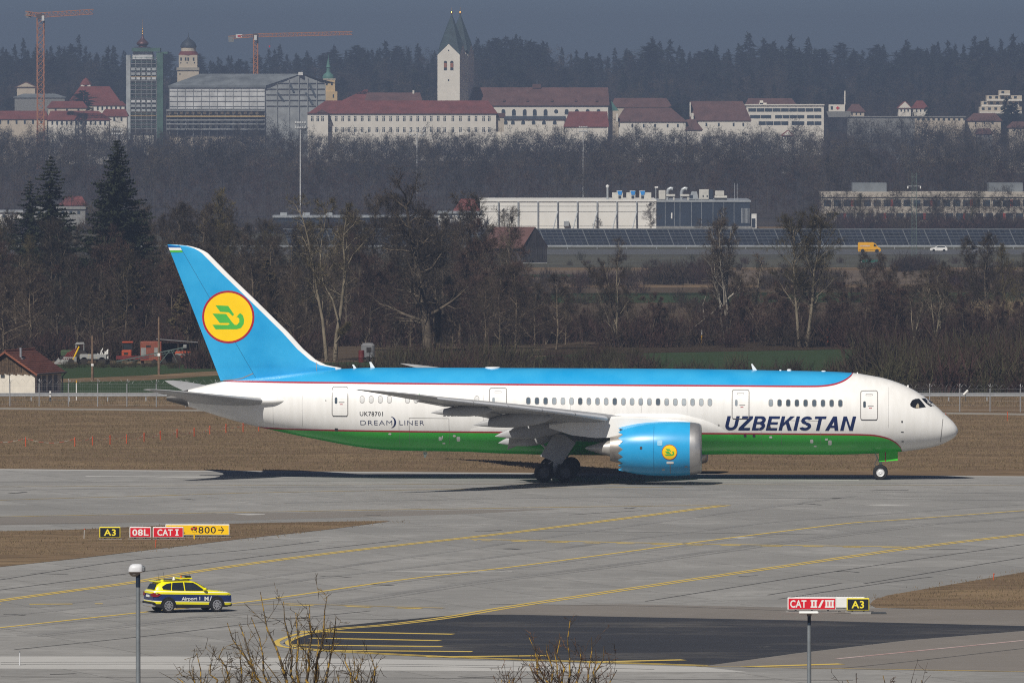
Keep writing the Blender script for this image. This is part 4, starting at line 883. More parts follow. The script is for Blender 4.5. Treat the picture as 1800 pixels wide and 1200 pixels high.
# ------------------------------------------------------------------ airfield signs
m_sgrey = M('galvanised_steel', (0.36, 0.37, 0.38), 0.5, metal=0.4, var=0.12, scale=3)
m_swhite = M('sign_white', (0.72, 0.72, 0.70), 0.45, var=0.05)
m_sred = M('sign_red', (0.60, 0.008, 0.02), 0.45, var=0.05); m_sblk = M('sign_black', (0.010, 0.012, 0.018), 0.45, var=0.1)
m_syel = M('sign_yellow', (0.85, 0.52, 0.0), 0.45, var=0.05); m_sgold = M('sign_letter_yellow', (0.80, 0.66, 0.04), 0.45, var=0.05)
m_dgrey = M('dark_grey_steel', (0.05, 0.055, 0.06), 0.6, var=0.2, scale=3)
m_conc2 = M('sign_plinth', (0.26, 0.25, 0.235), 0.9, var=0.15, scale=2)
def airfield_sign(x0, x1, y0, y1, yb, words, face, ink, edge, label, group=None, bold=0.02, tx=None, spikes=6, dpt=0.28):
    base = G((x0 + x1) / 2, yb); k = base.y / F; w = (x1 - x0) * k; h = (y1 - y0) * k; zb = (yb - y1) * k
    o = thing('taxiway_sign', label, 'airport sign', base, 0, group)
    cab = MB().bevbox(-w / 2, w / 2, 0, dpt, zb, zb + h, 0.03).build('cabinet', m_swhite if edge is not m_sgold else m_sgold, o)
    f = MB().box(-w / 2 + 0.05, w / 2 - 0.05, -0.012, 0.004, zb + 0.05, zb + h - 0.05).build('face', face, o)
    for (t, a, b) in words:
        if t == 'I':                               # numeral with serifs
            u0, u1 = (a - (x0 + x1) / 2) * k, (b - (x0 + x1) / 2) * k; q0, q1 = zb + h * 0.19, zb + h * 0.80; sw = 0.075
            m_ = MB().box(u0, u1, -0.02, -0.014, q0, q0 + sw); m_.box(u0, u1, -0.02, -0.014, q1 - sw, q1); m_.box((u0 + u1) / 2 - 0.05, (u0 + u1) / 2 + 0.05, -0.0195, -0.0145, q0, q1); m_.build('lettering', ink, f); continue
        vs, fs = text_mesh(t, 1.0, bold, space=1.08)
        vs = fit(vs, (a - (x0 + x1) / 2) * k, (b - (x0 + x1) / 2) * k, zb + h * 0.19, zb + h * 0.80)
        MB().add([(v[0], -0.018, v[1]) for v in vs], fs).build('lettering', ink, f, fix=False)
    n = max(2, int(w / 0.9) + 1)
    for i in range(n):
        x = -w / 2 + w * (i + 0.5) / n; MB().box(x - 0.05, x + 0.05, 0.08, 0.2, 0.02, zb + 0.02).build('leg', m_dgrey, o)
    MB().box(-w / 2 - 0.1, w / 2 + 0.1, -0.2, dpt + 0.2, -0.05, 0.035).build('plinth', m_conc2, o)
    sp = MB()
    for i in range(spikes):
        x = -w / 2 + w * (i + 0.5) / spikes; sp.bar((x, 0.14, zb + h - 0.02), (x + 0.02, 0.14, zb + h + 0.12), 0.012)
    sp.build('bird_spikes', m_sgrey, o)
    return o
airfield_sign(290, 403, 921.5, 941, 944.5, [('08L', 296, 325), ('3800', 338, 379), ('\u2192', 383, 393.5)], m_syel, m_sblk, m_swhite, 'long yellow distance sign with black figures 3800 and an arrow', bold=0.005)
airfield_sign(174, 211, 926.2, 945, 948, [('A3', 182, 203)], m_sblk, m_sgold, m_sgold, 'black sign with yellow A3 on the grass beside the red signs', bold=0.02)
airfield_sign(227, 265, 926.2, 945, 948, [('08L', 232, 260.5)], m_sred, m_swhite, m_swhite, 'red runway sign reading 08L between the black A3 sign and the CAT I sign', bold=0.025)
airfield_sign(268, 322, 926.2, 945, 948, [('CAT', 276, 303), ('I', 307.6, 313.4)], m_sred, m_swhite, m_swhite, 'red sign reading CAT I in front of the yellow distance sign', bold=0.025)
airfield_sign(1385, 1470.5, 1050.2, 1072.2, 1076, [('CAT', 1389.5, 1418), ('I', 1425.5, 1431.3), ('I', 1431.3, 1437.1), ('/', 1438.5, 1449), ('I', 1450.6, 1456), ('I', 1456, 1461.4), ('I', 1461.4, 1466.8)], m_sred, m_swhite, m_swhite, 'red sign reading CAT II/III above the flat lamp head', bold=0.025, spikes=10)
airfield_sign(1489, 1529, 1051.5, 1073.2, 1076.4, [('A3', 1497.5, 1519.5)], m_sblk, m_sgold, m_sgold, 'black sign with yellow A3 beside the red CAT II/III sign', bold=0.02)
airfield_sign(1397, 1521, 1049.6, 1069, 1071.5, [], m_swhite, m_swhite, m_swhite, 'blank white back of a sign standing behind the CAT II/III sign', spikes=26)
b = G(341, 948); k = b.y / F
o = thing('runway_guard_light', 'twin red runway guard lights on a yellow post before the distance sign', 'guard light', b)
MB().tube([(0, 0, 0), (0, 0, 0.4)], 0.045, 8).build('post', m_syel, o); MB().bar((-0.13, 0, 0.4), (0.13, 0, 0.4), 0.06).build('bracket', m_syel, o)
for sx, z in ((-0.13, 0.66), (0.09, 0.69)):
    h = MB().lathe([(0, -0.06), (0.095, -0.06), (0.10, 0.02), (0.08, 0.16), (0, 0.18)], c=(sx, 0, z), n=16, axis='y').build('lamp', m_dgrey, o, smooth=30)
    MB().lathe([(0, -0.075), (0.05, -0.073), (0.08, -0.062)], c=(sx, 0, z), n=16, axis='y').build('lens', M('red_lens', (0.45, 0.02, 0.01), 0.2), h, smooth='all')
    MB().bar((sx, 0, 0.42), (sx, 0.02, z - 0.1), 0.03).build('stem', m_syel, o)
b = G(1545, 1079); o = thing('cable_duct_cover', 'flat grey cover plate lying on the taxiway beside the A3 sign', 'cover plate', b)
MB().bevbox(-0.4, 0.42, -0.3, 0.3, 0.012, 0.09, 0.02).build('plate', m_dgrey, o); MB().box(-1.5, -0.42, -0.4, 0.3, 0.011, 0.05).build('slab', m_conc2, o)

# orange markers
m_or = M('marker_orange', (0.46, 0.085, 0.03), 0.6, var=0.15, scale=6)
m_chw = M('chain_white', (0.42, 0.4, 0.37), 0.6); m_chr = M('chain_red', (0.5, 0.05, 0.03), 0.6)
MP = [(44.5, 768, 784.5), (131, 769, 784.5), (162, 766, 783), (193, 765, 781), (222, 764, 779.5), (253, 761, 776.5), (281.5, 757, 773), (311, 754.5, 770), (341, 753, 767.5), (368.5, 749, 764), (397, 746.5, 760.5), (427, 744, 759), (454.5, 743, 757.5)]
mk0 = None; tops = []
for i, (x, yt, yb) in enumerate(MP):
    b = G(x, yb); h = (yb - yt) * b.y / F; tops.append(Vector((b.x, b.y, h - 0.08)))
    o = thing('marker_post', 'slim orange chain post in the dry grass, %s from the left border' % nth(i + 1), 'marker post', b, 0, 'orange chain posts in the grass')
    if i == 0:
        me_p = MB().tube([(0, 0, -0.02), (0, 0, 0.70)], 0.045, 8).mesh('post', m_or); me_c = MB().lathe([(0.0, 0.73), (0.03, 0.72), (0.05, 0.70), (0.05, 0.67)], n=8).mesh('cap', m_or)
    link('post', me_p, o); link('cap', me_c, o)
ch = [MB(), MB()]; k = 0
tops = [Vector((tops[0].x - 4.2, tops[0].y + 0.3, tops[0].z))] + tops
for a, b in zip(tops[:-1], tops[1:]):
    n = max(6, int((b - a).length / 0.2)); P = [a.lerp(b, t / n) - Vector((0, 0, 0.35 * 4 * (t / n) * (1 - t / n) * min(1, (b - a).length / 3.5))) for t in range(n + 1)]
    for p, q in zip(P[:-1], P[1:]): ch[(k // 2) % 2].bar(p, p.lerp(q, 0.93), 0.02); k += 1
o = thing('barrier_chain', 'red and white plastic chain hanging between the orange posts', 'chain', tops[3]); 
for m_, mt, nm in ((ch[0], m_chw, 'white_links'), (ch[1], m_chr, 'red_links')):
    m_.v = [tuple(Vector(p) - tops[3]) for p in m_.v]; tag(m_.build(nm, mt, o), kind='stuff')
for x, yb, h, lab in ((1771, 739.5, 0.72, 'single orange post on the grass ahead of the nose of the airliner'), (1662.5, 731, 0.2, 'short orange stub just beside the radome of the airliner'), (272.5, 962.5, 0.42, 'small orange peg on the grass island below the red CAT I sign'), (1747, 1020, 0.36, 'small orange peg at the edge of the brown grass wedge by the right border'), (147, 947, 0.6, 'thin pale peg on the grass island beside the black A3 sign')):
    b = G(x, yb); o = thing('marker_peg', lab, 'marker peg', b); MB().tube([(0, 0, -0.02), (0.03, 0, h)], 0.03, 8).build('peg', m_or if 'pale' not in lab else m_chw, o); MB().lathe([(0.05, h - 0.02), (0.05, h + 0.03), (0, h + 0.05)], c=(0.03, 0, 0), n=8).build('cap', m_or, o)

# ------------------------------------------------------------------ lamp posts in front of the apron
m_galv = M('galvanised_pole', (0.24, 0.27, 0.29), 0.45, metal=0.5, var=0.15, scale=2); m_navyp = M('pole_dark_sleeve', (0.012, 0.022, 0.04), 0.5, var=0.1)
m_lampw = M('lamp_white', (0.55, 0.56, 0.58), 0.4, var=0.06); m_lampd = M('lamp_grey', (0.16, 0.17, 0.18), 0.5, var=0.1)
d = 350.0; top = W(242, 1005, d); k = d / F
o = thing('street_lamp', 'grey street lamp with a rounded bowl head rising in front of the yellow car', 'street lamp', (top.x, d, 0))
MB().tube([(0, 0, 0), (0, 0, 4), (0, 0, top.z - 0.55)], [0.11, 0.09, 0.078], 14).build('pole', m_galv, o, smooth=40)
MB().tube([(0, 0, top.z - 0.55), (0, 0, top.z + 0.05)], 0.082, 14).build('sleeve', m_navyp, o, smooth=40)
hd = MB(); rows = []
for z, s, dx in ((0.02, 0.84, 0), (0.05, 1.0, 0), (0.1, 1.0, 0), (0.2, 0.95, 0.01), (0.27, 0.84, 0.02), (0.315, 0.62, 0.03), (0.33, 0.2, 0.03)):
    rows.append([Vector((-0.08 + dx + 0.27 * s * math.copysign(abs(math.cos(a)) ** 0.6, math.cos(a)), 0.27 * s * math.copysign(abs(math.sin(a)) ** 0.6, math.sin(a)), top.z - 0.04 + z)) for a in np.linspace(0, 2 * math.pi, 29)[:-1]])
hd.grid(rows, closed=True); hd.add(rows[-1], [tuple(range(28))]); hd.add(rows[0], [tuple(range(28))]); head = hd.build('lamp_head', m_lampw, o, smooth=45)
MB().bevbox(0.12, 0.26, -0.16, 0.16, top.z + 0.0, top.z + 0.2, 0.04).build('gear_box', m_lampd, head)
bw = MB(); bw.grid([[Vector((-0.12 + 0.2 * s * math.cos(a), 0.2 * s * math.sin(a), top.z - 0.02 - z)) for a in np.linspace(0, 2 * math.pi, 21)[:-1]] for s, z in ((1, 0), (0.95, 0.06), (0.75, 0.11), (0.4, 0.145), (0.02, 0.15))], closed=True); bw.build('bowl', M('clear_bowl', (0.30, 0.29, 0.27), 0.15, var=0.1, spec=0.6), head, smooth='all')
top = W(1423, 1077, d)
o = thing('street_lamp', 'grey street lamp with a flat white head standing below the CAT II/III sign', 'street lamp', (top.x, d, 0))
MB().tube([(0, 0, 0), (0, 0, 4), (0, 0, top.z - 0.45)], [0.10, 0.085, 0.07], 14).build('pole', m_galv, o, smooth=40)
MB().tube([(0, 0, top.z - 0.45), (0, 0, top.z + 0.02)], 0.062, 14).build('sleeve', m_navyp, o, smooth=40)
hd = MB(); hd.bevbox(-0.37, 0.33, -0.38, 0.2, top.z - 0.03, top.z + 0.06, 0.03); head = hd.build('lamp_head', m_swhite, o)
MB().tube([(0, 0, top.z - 0.12), (0, 0, top.z - 0.02)], 0.085, 12).build('spigot', m_lampd, o)
d = 480.0; top = W(33.5, 1146, d)
o = thing('antenna_mast', 'very thin pale pole near the lower left border', 'pole', (top.x, d, 0)); MB().tube([(0, 0, 0), (0, 0, top.z)], [0.03, 0.018], 6).build('pole', m_lampw, o); MB().lathe([(0.03, top.z - 0.02), (0.03, top.z + 0.04), (0, top.z + 0.05)], n=6).build('cap', m_lampd, o)

# ------------------------------------------------------------------ yellow follow-me car
def car_paint():
    m = bpy.data.materials.new('car_livery'); m.use_nodes = True; nt = m.node_tree; b = nt.nodes['Principled BSDF']; L = nt.links.new
    b.inputs['Roughness'].default_value = 0.3; b.inputs['Coat Weight'].default_value = 0.4; b.inputs['Coat Roughness'].default_value = 0.05
    tc = nt.nodes.new('ShaderNodeTexCoord'); sp = nt.nodes.new('ShaderNodeSeparateXYZ'); L(tc.outputs['Object'], sp.inputs[0])
    r = nt.nodes.new('ShaderNodeValToRGB'); r.color_ramp.interpolation = 'CONSTANT'; e = r.color_ramp.elements
    nz = nt.nodes.new('ShaderNodeTexNoise'); nz.inputs['Scale'].default_value = 2; L(tc.outputs['Object'], nz.inputs[0])
    md = nt.nodes.new('ShaderNodeMath'); md.operation = 'MULTIPLY_ADD'; md.inputs[1].default_value = 0.006; L(nz.outputs[0], md.inputs[0])
    dv = nt.nodes.new('ShaderNodeMath'); dv.operation = 'MULTIPLY_ADD'; dv.inputs[1].default_value = 0.03; L(sp.outputs[0], dv.inputs[0]); L(sp.outputs[2], dv.inputs[2])
    L(dv.outputs[0], md.inputs[2]); dd = nt.nodes.new('ShaderNodeMath'); dd.operation = 'MULTIPLY'; dd.inputs[1].default_value = 0.5; L(md.outputs[0], dd.inputs[0]); L(dd.outputs[0], r.inputs[0])
    yel, nav, wht, blk = (0.80, 0.72, 0.0, 1), (0.008, 0.022, 0.115, 1), (0.78, 0.77, 0.62, 1), (0.02, 0.02, 0.022, 1)
    e[0].position = 0; e[0].color = blk; e[1].position = 0.20; e[1].color = yel
    for p, c in ((0.262, wht), (0.285, nav), (0.455, yel), (0.512, wht), (0.532, yel)):
        q = e.new(p); q.color = c
    L(r.outputs[0], b.inputs['Base Color']); return m
m_car = car_paint(); m_cyel = M('car_yellow', (0.80, 0.72, 0.0), 0.3, var=0.04, coat=0.4); m_cblk = M('car_black_trim', (0.015, 0.015, 0.017), 0.5, var=0.2); m_cgl = M('car_glass', (0.018, 0.024, 0.03), 0.06, var=0.3, scale=1.5, spec=0.8)
m_csil = M('car_alloy', (0.5, 0.5, 0.52), 0.3, metal=0.6, var=0.1); m_crub = M('car_tyre', (0.014, 0.014, 0.015), 0.85); m_ctail = M('car_tail_lamp', (0.18, 0.006, 0.012), 0.15)
th = R(21); rr_ = G(293.5, 1077.6); cloc = Vector((rr_.x, rr_.y, 0)) - Matrix.Rotation(th, 3, 'Z') @ Vector((-1.43, -0.9, 0))
car = thing('follow_me_car', 'yellow and navy airport car with roof light bar driving on the taxiway', 'car', (cloc.x, cloc.y, 0.016), th); car.scale = (0.965, 1.0, 1.05)
def ring(x, zb, z1, hw0, hw1, zs, hws, zt, hwt):
    q = [(0.0, zb), (hw0 * 0.85, zb), (hw0, zb + 0.08), (hw1, z1), (hws, zs), (hwt, zt), (hwt * 0.5, zt + 0.025), (0.0, zt + 0.035)]
    return [Vector((x, y, z)) for y, z in q] + [Vector((x, -y, z)) for y, z in q[-2:0:-1]]
body = [ring(2.40, 0.42, 0.6, 0.62, 0.70, 0.74, 0.66, 0.80, 0.55), ring(2.34, 0.30, 0.6, 0.78, 0.84, 0.80, 0.80, 0.90, 0.70), ring(2.12, 0.24, 0.6, 0.88, 0.92, 0.90, 0.89, 0.99, 0.80), ring(1.6, 0.24, 0.6, 0.90, 0.945, 0.97, 0.92, 1.05, 0.82), ring(1.0, 0.24, 0.6, 0.90, 0.945, 0.99, 0.93, 1.11, 0.85),
        ring(0.0, 0.24, 0.6, 0.90, 0.94, 1.0, 0.93, 1.12, 0.86), ring(-1.0, 0.24, 0.6, 0.90, 0.945, 1.02, 0.94, 1.14, 0.86), ring(-1.7, 0.26, 0.6, 0.9, 0.945, 1.03, 0.93, 1.17, 0.84), ring(-2.1, 0.30, 0.6, 0.88, 0.93, 1.02, 0.90, 1.17, 0.80), ring(-2.24, 0.33, 0.62, 0.80, 0.86, 0.98, 0.83, 1.10, 0.74), ring(-2.29, 0.42, 0.62, 0.70, 0.76, 0.92, 0.74, 1.0, 0.66)]
mb = MB().grid(body, closed=True); mb.add(body[0], [tuple(range(14))]); mb.add(body[-1], [tuple(range(14))]); bd = mb.build('body', m_car, car, smooth=30)
def oring(z, xf, xr, hw, rf=0.25): return [Vector(p) for p in ((xf, hw * 0.55, z), (xf - 0.08, hw * 0.86, z), (xf - 0.3, hw, z), ((xf + xr) / 2, hw * 1.02, z), (xr + 0.3, hw * 0.97, z), (xr + 0.06, hw * 0.8, z), (xr, hw * 0.5, z), (xr, -hw * 0.5, z), (xr + 0.06, -hw * 0.8, z), (xr + 0.3, -hw * 0.97, z), ((xf + xr) / 2, -hw * 1.02, z), (xf - 0.3, -hw, z), (xf - 0.08, -hw * 0.86, z), (xf, -hw * 0.55, z))]
cab = [oring(1.08, 1.12, -2.16, 0.87), oring(1.3, 0.78, -2.08, 0.79), oring(1.5, 0.42, -1.92, 0.69), oring(1.58, 0.20, -1.84, 0.62), oring(1.62, -0.05, -1.6, 0.5), oring(1.64, -0.4, -1.2, 0.25)]
mb = MB().grid(cab, closed=True); mb.add(cab[-1], [tuple(range(14))]); cb = mb.build('cabin', m_cyel, car, smooth=35)
def cl(z): return float(np.interp(z, [1.08, 1.3, 1.5, 1.58], [0.87, 0.79, 0.69, 0.62])) * 1.02
for sd in (-1, 1):
    for q in ([(0.72, 1.13), (0.30, 1.42), (0.10, 1.52), (-0.42, 1.55), (-0.42, 1.14)], [(-0.48, 1.14), (-0.48, 1.55), (-1.12, 1.54), (-1.22, 1.17)], [(-1.28, 1.18), (-1.18, 1.53), (-1.5, 1.48), (-1.78, 1.34), (-1.74, 1.25)]):
        MB().add([(x, sd * (cl(z) + 0.035), z) for x, z in q], [tuple(range(len(q)))]).build('side_window', m_cgl, cb, fix=False)
    MB().bar((-1.6, sd * 0.6, 1.63), (-0.1, sd * 0.6, 1.655), 0.04).build('roof_rail', m_cblk, cb)
    mr = MB().bevbox(0.62, 0.80, sd * 0.98 - 0.1, sd * 0.98 + 0.1, 1.1, 1.26, 0.04).build('mirror', m_cyel, car)
    MB().add([(2.30, sd * 0.80, 0.86), (2.12, sd * 0.905, 0.9), (2.05, sd * 0.91, 0.84), (2.28, sd * 0.84, 0.76)], [(0, 1, 2, 3)]).build('headlamp', m_cgl, car, fix=False)
    MB().add([(-2.31, sd * 0.45, 0.98), (-2.29, sd * 0.83, 1.04), (-2.06, sd * 0.955, 1.03), (-1.84, sd * 0.965, 0.96), (-2.08, sd * 0.965, 0.84), (-2.3, sd * 0.87, 0.83), (-2.33, sd * 0.45, 0.88)], [tuple(range(7))]).build('tail_lamp', m_ctail, car, fix=False)
    MB().box(-0.95, 1.0, sd * 0.90 - 0.035, sd * 0.90 + 0.035, 0.22, 0.34).build('sill', m_cblk, car)
    for wx in (-1.43, 1.43):
        ar = MB(); ar.grid([[Vector((wx + r * math.cos(a), sd * (0.955 + o_), 0.36 + r * math.sin(a))) for a in np.linspace(-0.25, math.pi + 0.25, 18)] for r, o_ in ((0.0, -0.01), (0.40, -0.005), (0.455, 0.0), (0.46, -0.06))]); ar.build('wheel_arch', m_cblk, car, fix=False)
        wy = sd * 0.86
        t = MB().lathe([(0.24, -0.12), (0.34, -0.125), (0.362, -0.09), (0.365, 0.09), (0.34, 0.125), (0.24, 0.12)], c=(wx, sd * 0.88, 0.365), n=28, axis='y', cap=False).build('wheel', m_crub, car, smooth=40)
        q = MB(); yo = sd * (0.88 + 0.128)
        q.grid([[Vector((wx + r * math.cos(a), yo + o_ * sd, 0.365 + r * math.sin(a))) for a in np.linspace(0, 2 * math.pi, 25)] for r, o_ in ((0.255, 0), (0.225, 0.004))])
        for s5 in range(10):
            a = 2 * math.pi * s5 / 10; u = Vector((math.cos(a), 0, math.sin(a))); v = Vector((-math.sin(a), 0, math.cos(a)))
            cen = Vector((wx, yo, 0.365)); q.add([cen + u * 0.03 + v * 0.02, cen + u * 0.235 + v * 0.028, cen + u * 0.235 - v * 0.02, cen + u * 0.03 - v * 0.02], [(0, 1, 2, 3)])
        q.build('rim', m_csil, t, fix=False)
        MB().lathe([(0.0, 0.126 * sd), (0.24, 0.12 * sd)], c=(wx, sd * 0.88, 0.365), n=20, axis='y').build('brake', m_cblk, t, fix=False)
MB().add([(-2.165, 0.58, 1.20), (-2.165, -0.58, 1.20), (-2.0, -0.52, 1.47), (-2.0, 0.52, 1.47)], [(0, 1, 2, 3)]).build('rear_window', m_cgl, cb, fix=False)
MB().add([(1.06, 0.62, 1.14), (1.06, -0.62, 1.14), (0.34, -0.52, 1.54), (0.34, 0.52, 1.54)], [(0, 1, 2, 3)]).build('windscreen', m_cgl, cb, fix=False)
MB().bevbox(-2.06, -1.78, -0.6, 0.6, 1.56, 1.62, 0.02).build('spoiler', m_cyel, cb)
MB().bevbox(-2.37, -2.1, -0.80, 0.80, 0.30, 0.46, 0.04).build('rear_bumper', m_csil, car); MB().bevbox(-2.35, -2.0, -0.87, 0.87, 0.44, 0.56, 0.03).build('bumper_trim', m_cblk, car)
MB().box(-2.335, -2.31, -0.26, 0.26, 0.80, 0.91).build('number_plate', m_swhite, car); MB().bevbox(2.2, 2.43, -0.7, 0.7, 0.26, 0.44, 0.04).build('front_bumper', m_cblk, car)
MB().box(2.38, 2.425, -0.42, 0.42, 0.55, 0.76).build('grille', m_cblk, car)
lb = MB().bevbox(-0.55, 0.15, -0.5, 0.5, 1.69, 1.76, 0.02).build('light_bar', m_cyel, car); MB().bevbox(-0.5, -0.28, -0.46, 0.46, 1.76, 1.84, 0.02).build('lens', m_csil, lb); MB().bevbox(-0.26, 0.1, -0.46, 0.46, 1.76, 1.85, 0.03).build('message_board', m_cblk, lb); MB().lathe([(0.06, 1.76), (0.06, 1.85), (0, 1.88)], c=(-0.5, -0.42, 0), n=10).build('beacon', M('amber', (0.6, 0.16, 0.02), 0.2), lb); MB().box(-0.4, 0.0, -0.45, -0.4, 1.63, 1.70).build('bracket', m_cblk, lb)
MB().lathe([(0.09, 1.63), (0.07, 1.7), (0.05, 1.8), (0, 1.82)], c=(-0.85, -0.2, 0), n=12).build('roof_siren', m_swhite, car); MB().lathe([(0.12, 1.6), (0.1, 1.67), (0, 1.69)], c=(-1.5, -0.1, 0), n=12).build('antenna_base', m_cyel, car)
for x, y in ((-1.75, -0.3), (-1.25, 0.2), (0.3, 0.3)): MB().tube([(x, y, 1.58), (x - 0.08, y, 2.05)], 0.008, 5).build('whip_antenna', m_cblk, car)
for t, a, b, zl, zh in (('Airport 1', -0.66, 0.44, 0.57, 0.80), ('M', 0.70, 0.94, 0.58, 0.80), ('/', 1.0, 1.13, 0.57, 0.81)):
    vs, fs = text_mesh(t, 1.0, 0.022); vs = fit(vs, a, b, zl, zh)
    MB().add([(v[0], -0.962, v[1]) for v in vs], fs).build('lettering', m_swhite, bd, fix=False)

# ------------------------------------------------------------------ perimeter fence and guard rail
fa, fb = G(17, 713.5), G(1794, 724)
fence = thing('perimeter_fence', 'grey wire security fence with forked post tops along the service path', 'fence', fa)
n = int(round((fb - fa).length / 2.62)); step = (fb - fa) / n
me_post = MB().tube([(0, 0, -0.1), (0, 0, 2.0)], 0.045, 6).mesh('post', m_sgrey)
me_arm = MB().bar((0, 0, 1.98), (0.02, -0.2, 2.38), 0.035).bar((0, 0, 1.98), (0.02, 0.2, 2.38), 0.035).bar((0, 0, 1.98), (0.22, 0, 2.3), 0.03).mesh('fork', m_sgrey)
N0 = -4
for i in range(N0, n + 6):
    p = step * i
    if 9 < i < n - 5: continue
    q = link('post', me_post, fence); q.location = p; f = link('fork', me_arm, q)
for a, b in ((N0, 9), (n - 5, n + 5)):
    wires = MB()
    for z in (0.15, 0.55, 0.95, 1.35, 1.75, 1.98): wires.bar(step * a + Vector((0, 0, z)), step * b + Vector((0, 0, z)), 0.007)
    for j in range(int((b - a) * 2.62 / 0.2)):
        p = step * a + step.normalized() * 0.2 * j; wires.bar(p + Vector((0, 0, 0.1)), p + Vector((0, 0, 1.98)), 0.003)
    wires.build('wire_mesh', m_sgrey, fence)
    coil = MB(); pts = []
    for j in range(int((b - a) * 2.62 / 0.075)):
        p = step * a + step.normalized() * 0.075 * j; an = j * 0.7; pts.append(p + Vector((0, 0.16 * math.cos(an), 2.2 + 0.17 * math.sin(an))))
    coil.tube(pts, 0.006, 3, cap=False); coil.build('razor_wire', m_sgrey, fence)
ga, gb = G(-90, 705.5), G(1890, 706.5)
rail = thing('guard_rail', 'long galvanised crash barrier running behind the wire fence', 'guard rail', ga)
L_ = (gb - ga).length
mb = MB(); prof = [(0.0, 0.44), (-0.06, 0.48), (-0.06, 0.54), (-0.01, 0.58), (-0.01, 0.62), (-0.06, 0.66), (-0.06, 0.72), (0.0, 0.76), (0.02, 0.76), (0.02, 0.44)]
for a, b in ((0, L_ * 0.26), (L_ * 0.83, L_)):
    mb = MB(); mb.prism([(y, z) for y, z in prof], a, b, axis='x'); mb.build('beam', m_sgrey, rail)
me_rp = MB().box(-0.05, 0.05, 0.02, 0.12, -0.1, 0.72).mesh('post', m_sgrey)
for j in range(int(L_ / 3.4)):
    if L_ * 0.26 < j * 3.4 < L_ * 0.83: continue
    q = link('post', me_rp, rail); q.location = (j * 3.4 + 0.5, 0, 0)
def stake(x, yt, yb, label, mats, w=0.1, name='marker_stake'):
    b = G(x, yb); h = (yb - yt) * b.y / F; o = thing(name, label, 'marker', b)
    z = 0.0
    for fr, m_ in mats:
        MB().tube([(0, 0, z if z else -0.05), (0, 0, z + h * fr)], w / 2, 8).build('band', m_, o); z += h * fr
m_ywood = M('marker_yellow', (0.65, 0.36, 0.02), 0.6); m_wm = M('marker_white', (0.7, 0.69, 0.66), 0.6)
stake(88, 687, 706, 'short black and white delineator post beside the guard rail', ((0.45, m_dgrey), (0.2, m_wm), (0.1, m_dgrey), (0.25, m_wm)), 0.16)
stake(134, 668, 703, 'white pipe marker with yellow top between fence and hut', ((0.86, m_wm), (0.14, m_ywood)), 0.1)
stake(66, 668, 695, 'bare white pipe marker in front of the shaded hut wall', ((1.0, m_wm),), 0.12)
stake(47, 688, 695.5, 'small yellow plate marker at the foot of the white hut wall', ((0.5, m_wm), (0.5, m_ywood)), 0.12)
b = G(1698, 706); o = thing('tilted_floodlight', 'small white tube lamp tilted above the guard rail', 'lamp', b); MB().tube([(0, 0, 0), (0, 0, 0.85)], 0.03, 6).build('post', m_dgrey, o); MB().tube([(-0.18, 0, 0.62), (0.2, 0, 1.02)], 0.11, 10).build('lamp_head', m_wm, o)
b = G(2, 702); o = thing('cabinet_box', 'white control box at the left border beside the guard rail', 'cabinet', b + Vector((0, -8, 0))); MB().bevbox(-0.5, 0.22, 0, 0.4, 0.35, 0.95, 0.03).build('box', m_wm, o); MB().bar((-0.15, 0.2, -0.05), (-0.15, 0.2, 0.35), 0.08).build('leg', m_dgrey, o)
# ------------------------------------------------------------------ hut with tiled roof at the left border
m_plast = M('hut_plaster', (0.62, 0.58, 0.50), 0.9, var=0.08, scale=1.5); m_tile = M('roof_tile_red', (0.10, 0.036, 0.026), 0.85, var=0.3, scale=5, rnd=0.12); m_plank = M('weathered_board', (0.075, 0.055, 0.04), 0.9, var=0.35, scale=5, rnd=0.3, col2=(0.13, 0.085, 0.05))
hyaw = R(-20); hb = G(61, 697); hut = thing('equipment_hut', 'small white plastered hut with red tiled roof and dark boarded gable', 'hut', hb, hyaw)
# local: x along the gable front (0 at its right corner, to -5.6), y back
HW, HL, HE, HR = 5.6, 6.2, 2.15, 3.95
MB().prism([(-HW, 0), (0, 0), (0, HE), (-HW, HE)], 0, HL).build('wall', m_plast, hut)
gb_ = 26
for i in range(gb_):
    x0 = -HW + HW * i / gb_ + 0.01; x1 = -HW + HW * (i + 1) / gb_ - 0.01; hz_ = lambda x: HE + (HR - HE) * (1 - abs(x + HW / 2) / (HW / 2)) - 0.04
    MB().prism([(x0, HE - 0.12 - 0.06 * (i % 3)), (x1, HE - 0.12 - 0.06 * (i % 3)), (x1, max(hz_(x1), HE)), (x0, max(hz_(x0), HE))], -0.03 - 0.01 * (i % 2), 0.04).build('plank', m_plank, hut)
MB().prism([(-HW, HE), (0, HE), (-HW / 2, HR)], 0.05, HL).build('gable', m_plank, hut)
roof = link('roof', None, hut)
nc = 13
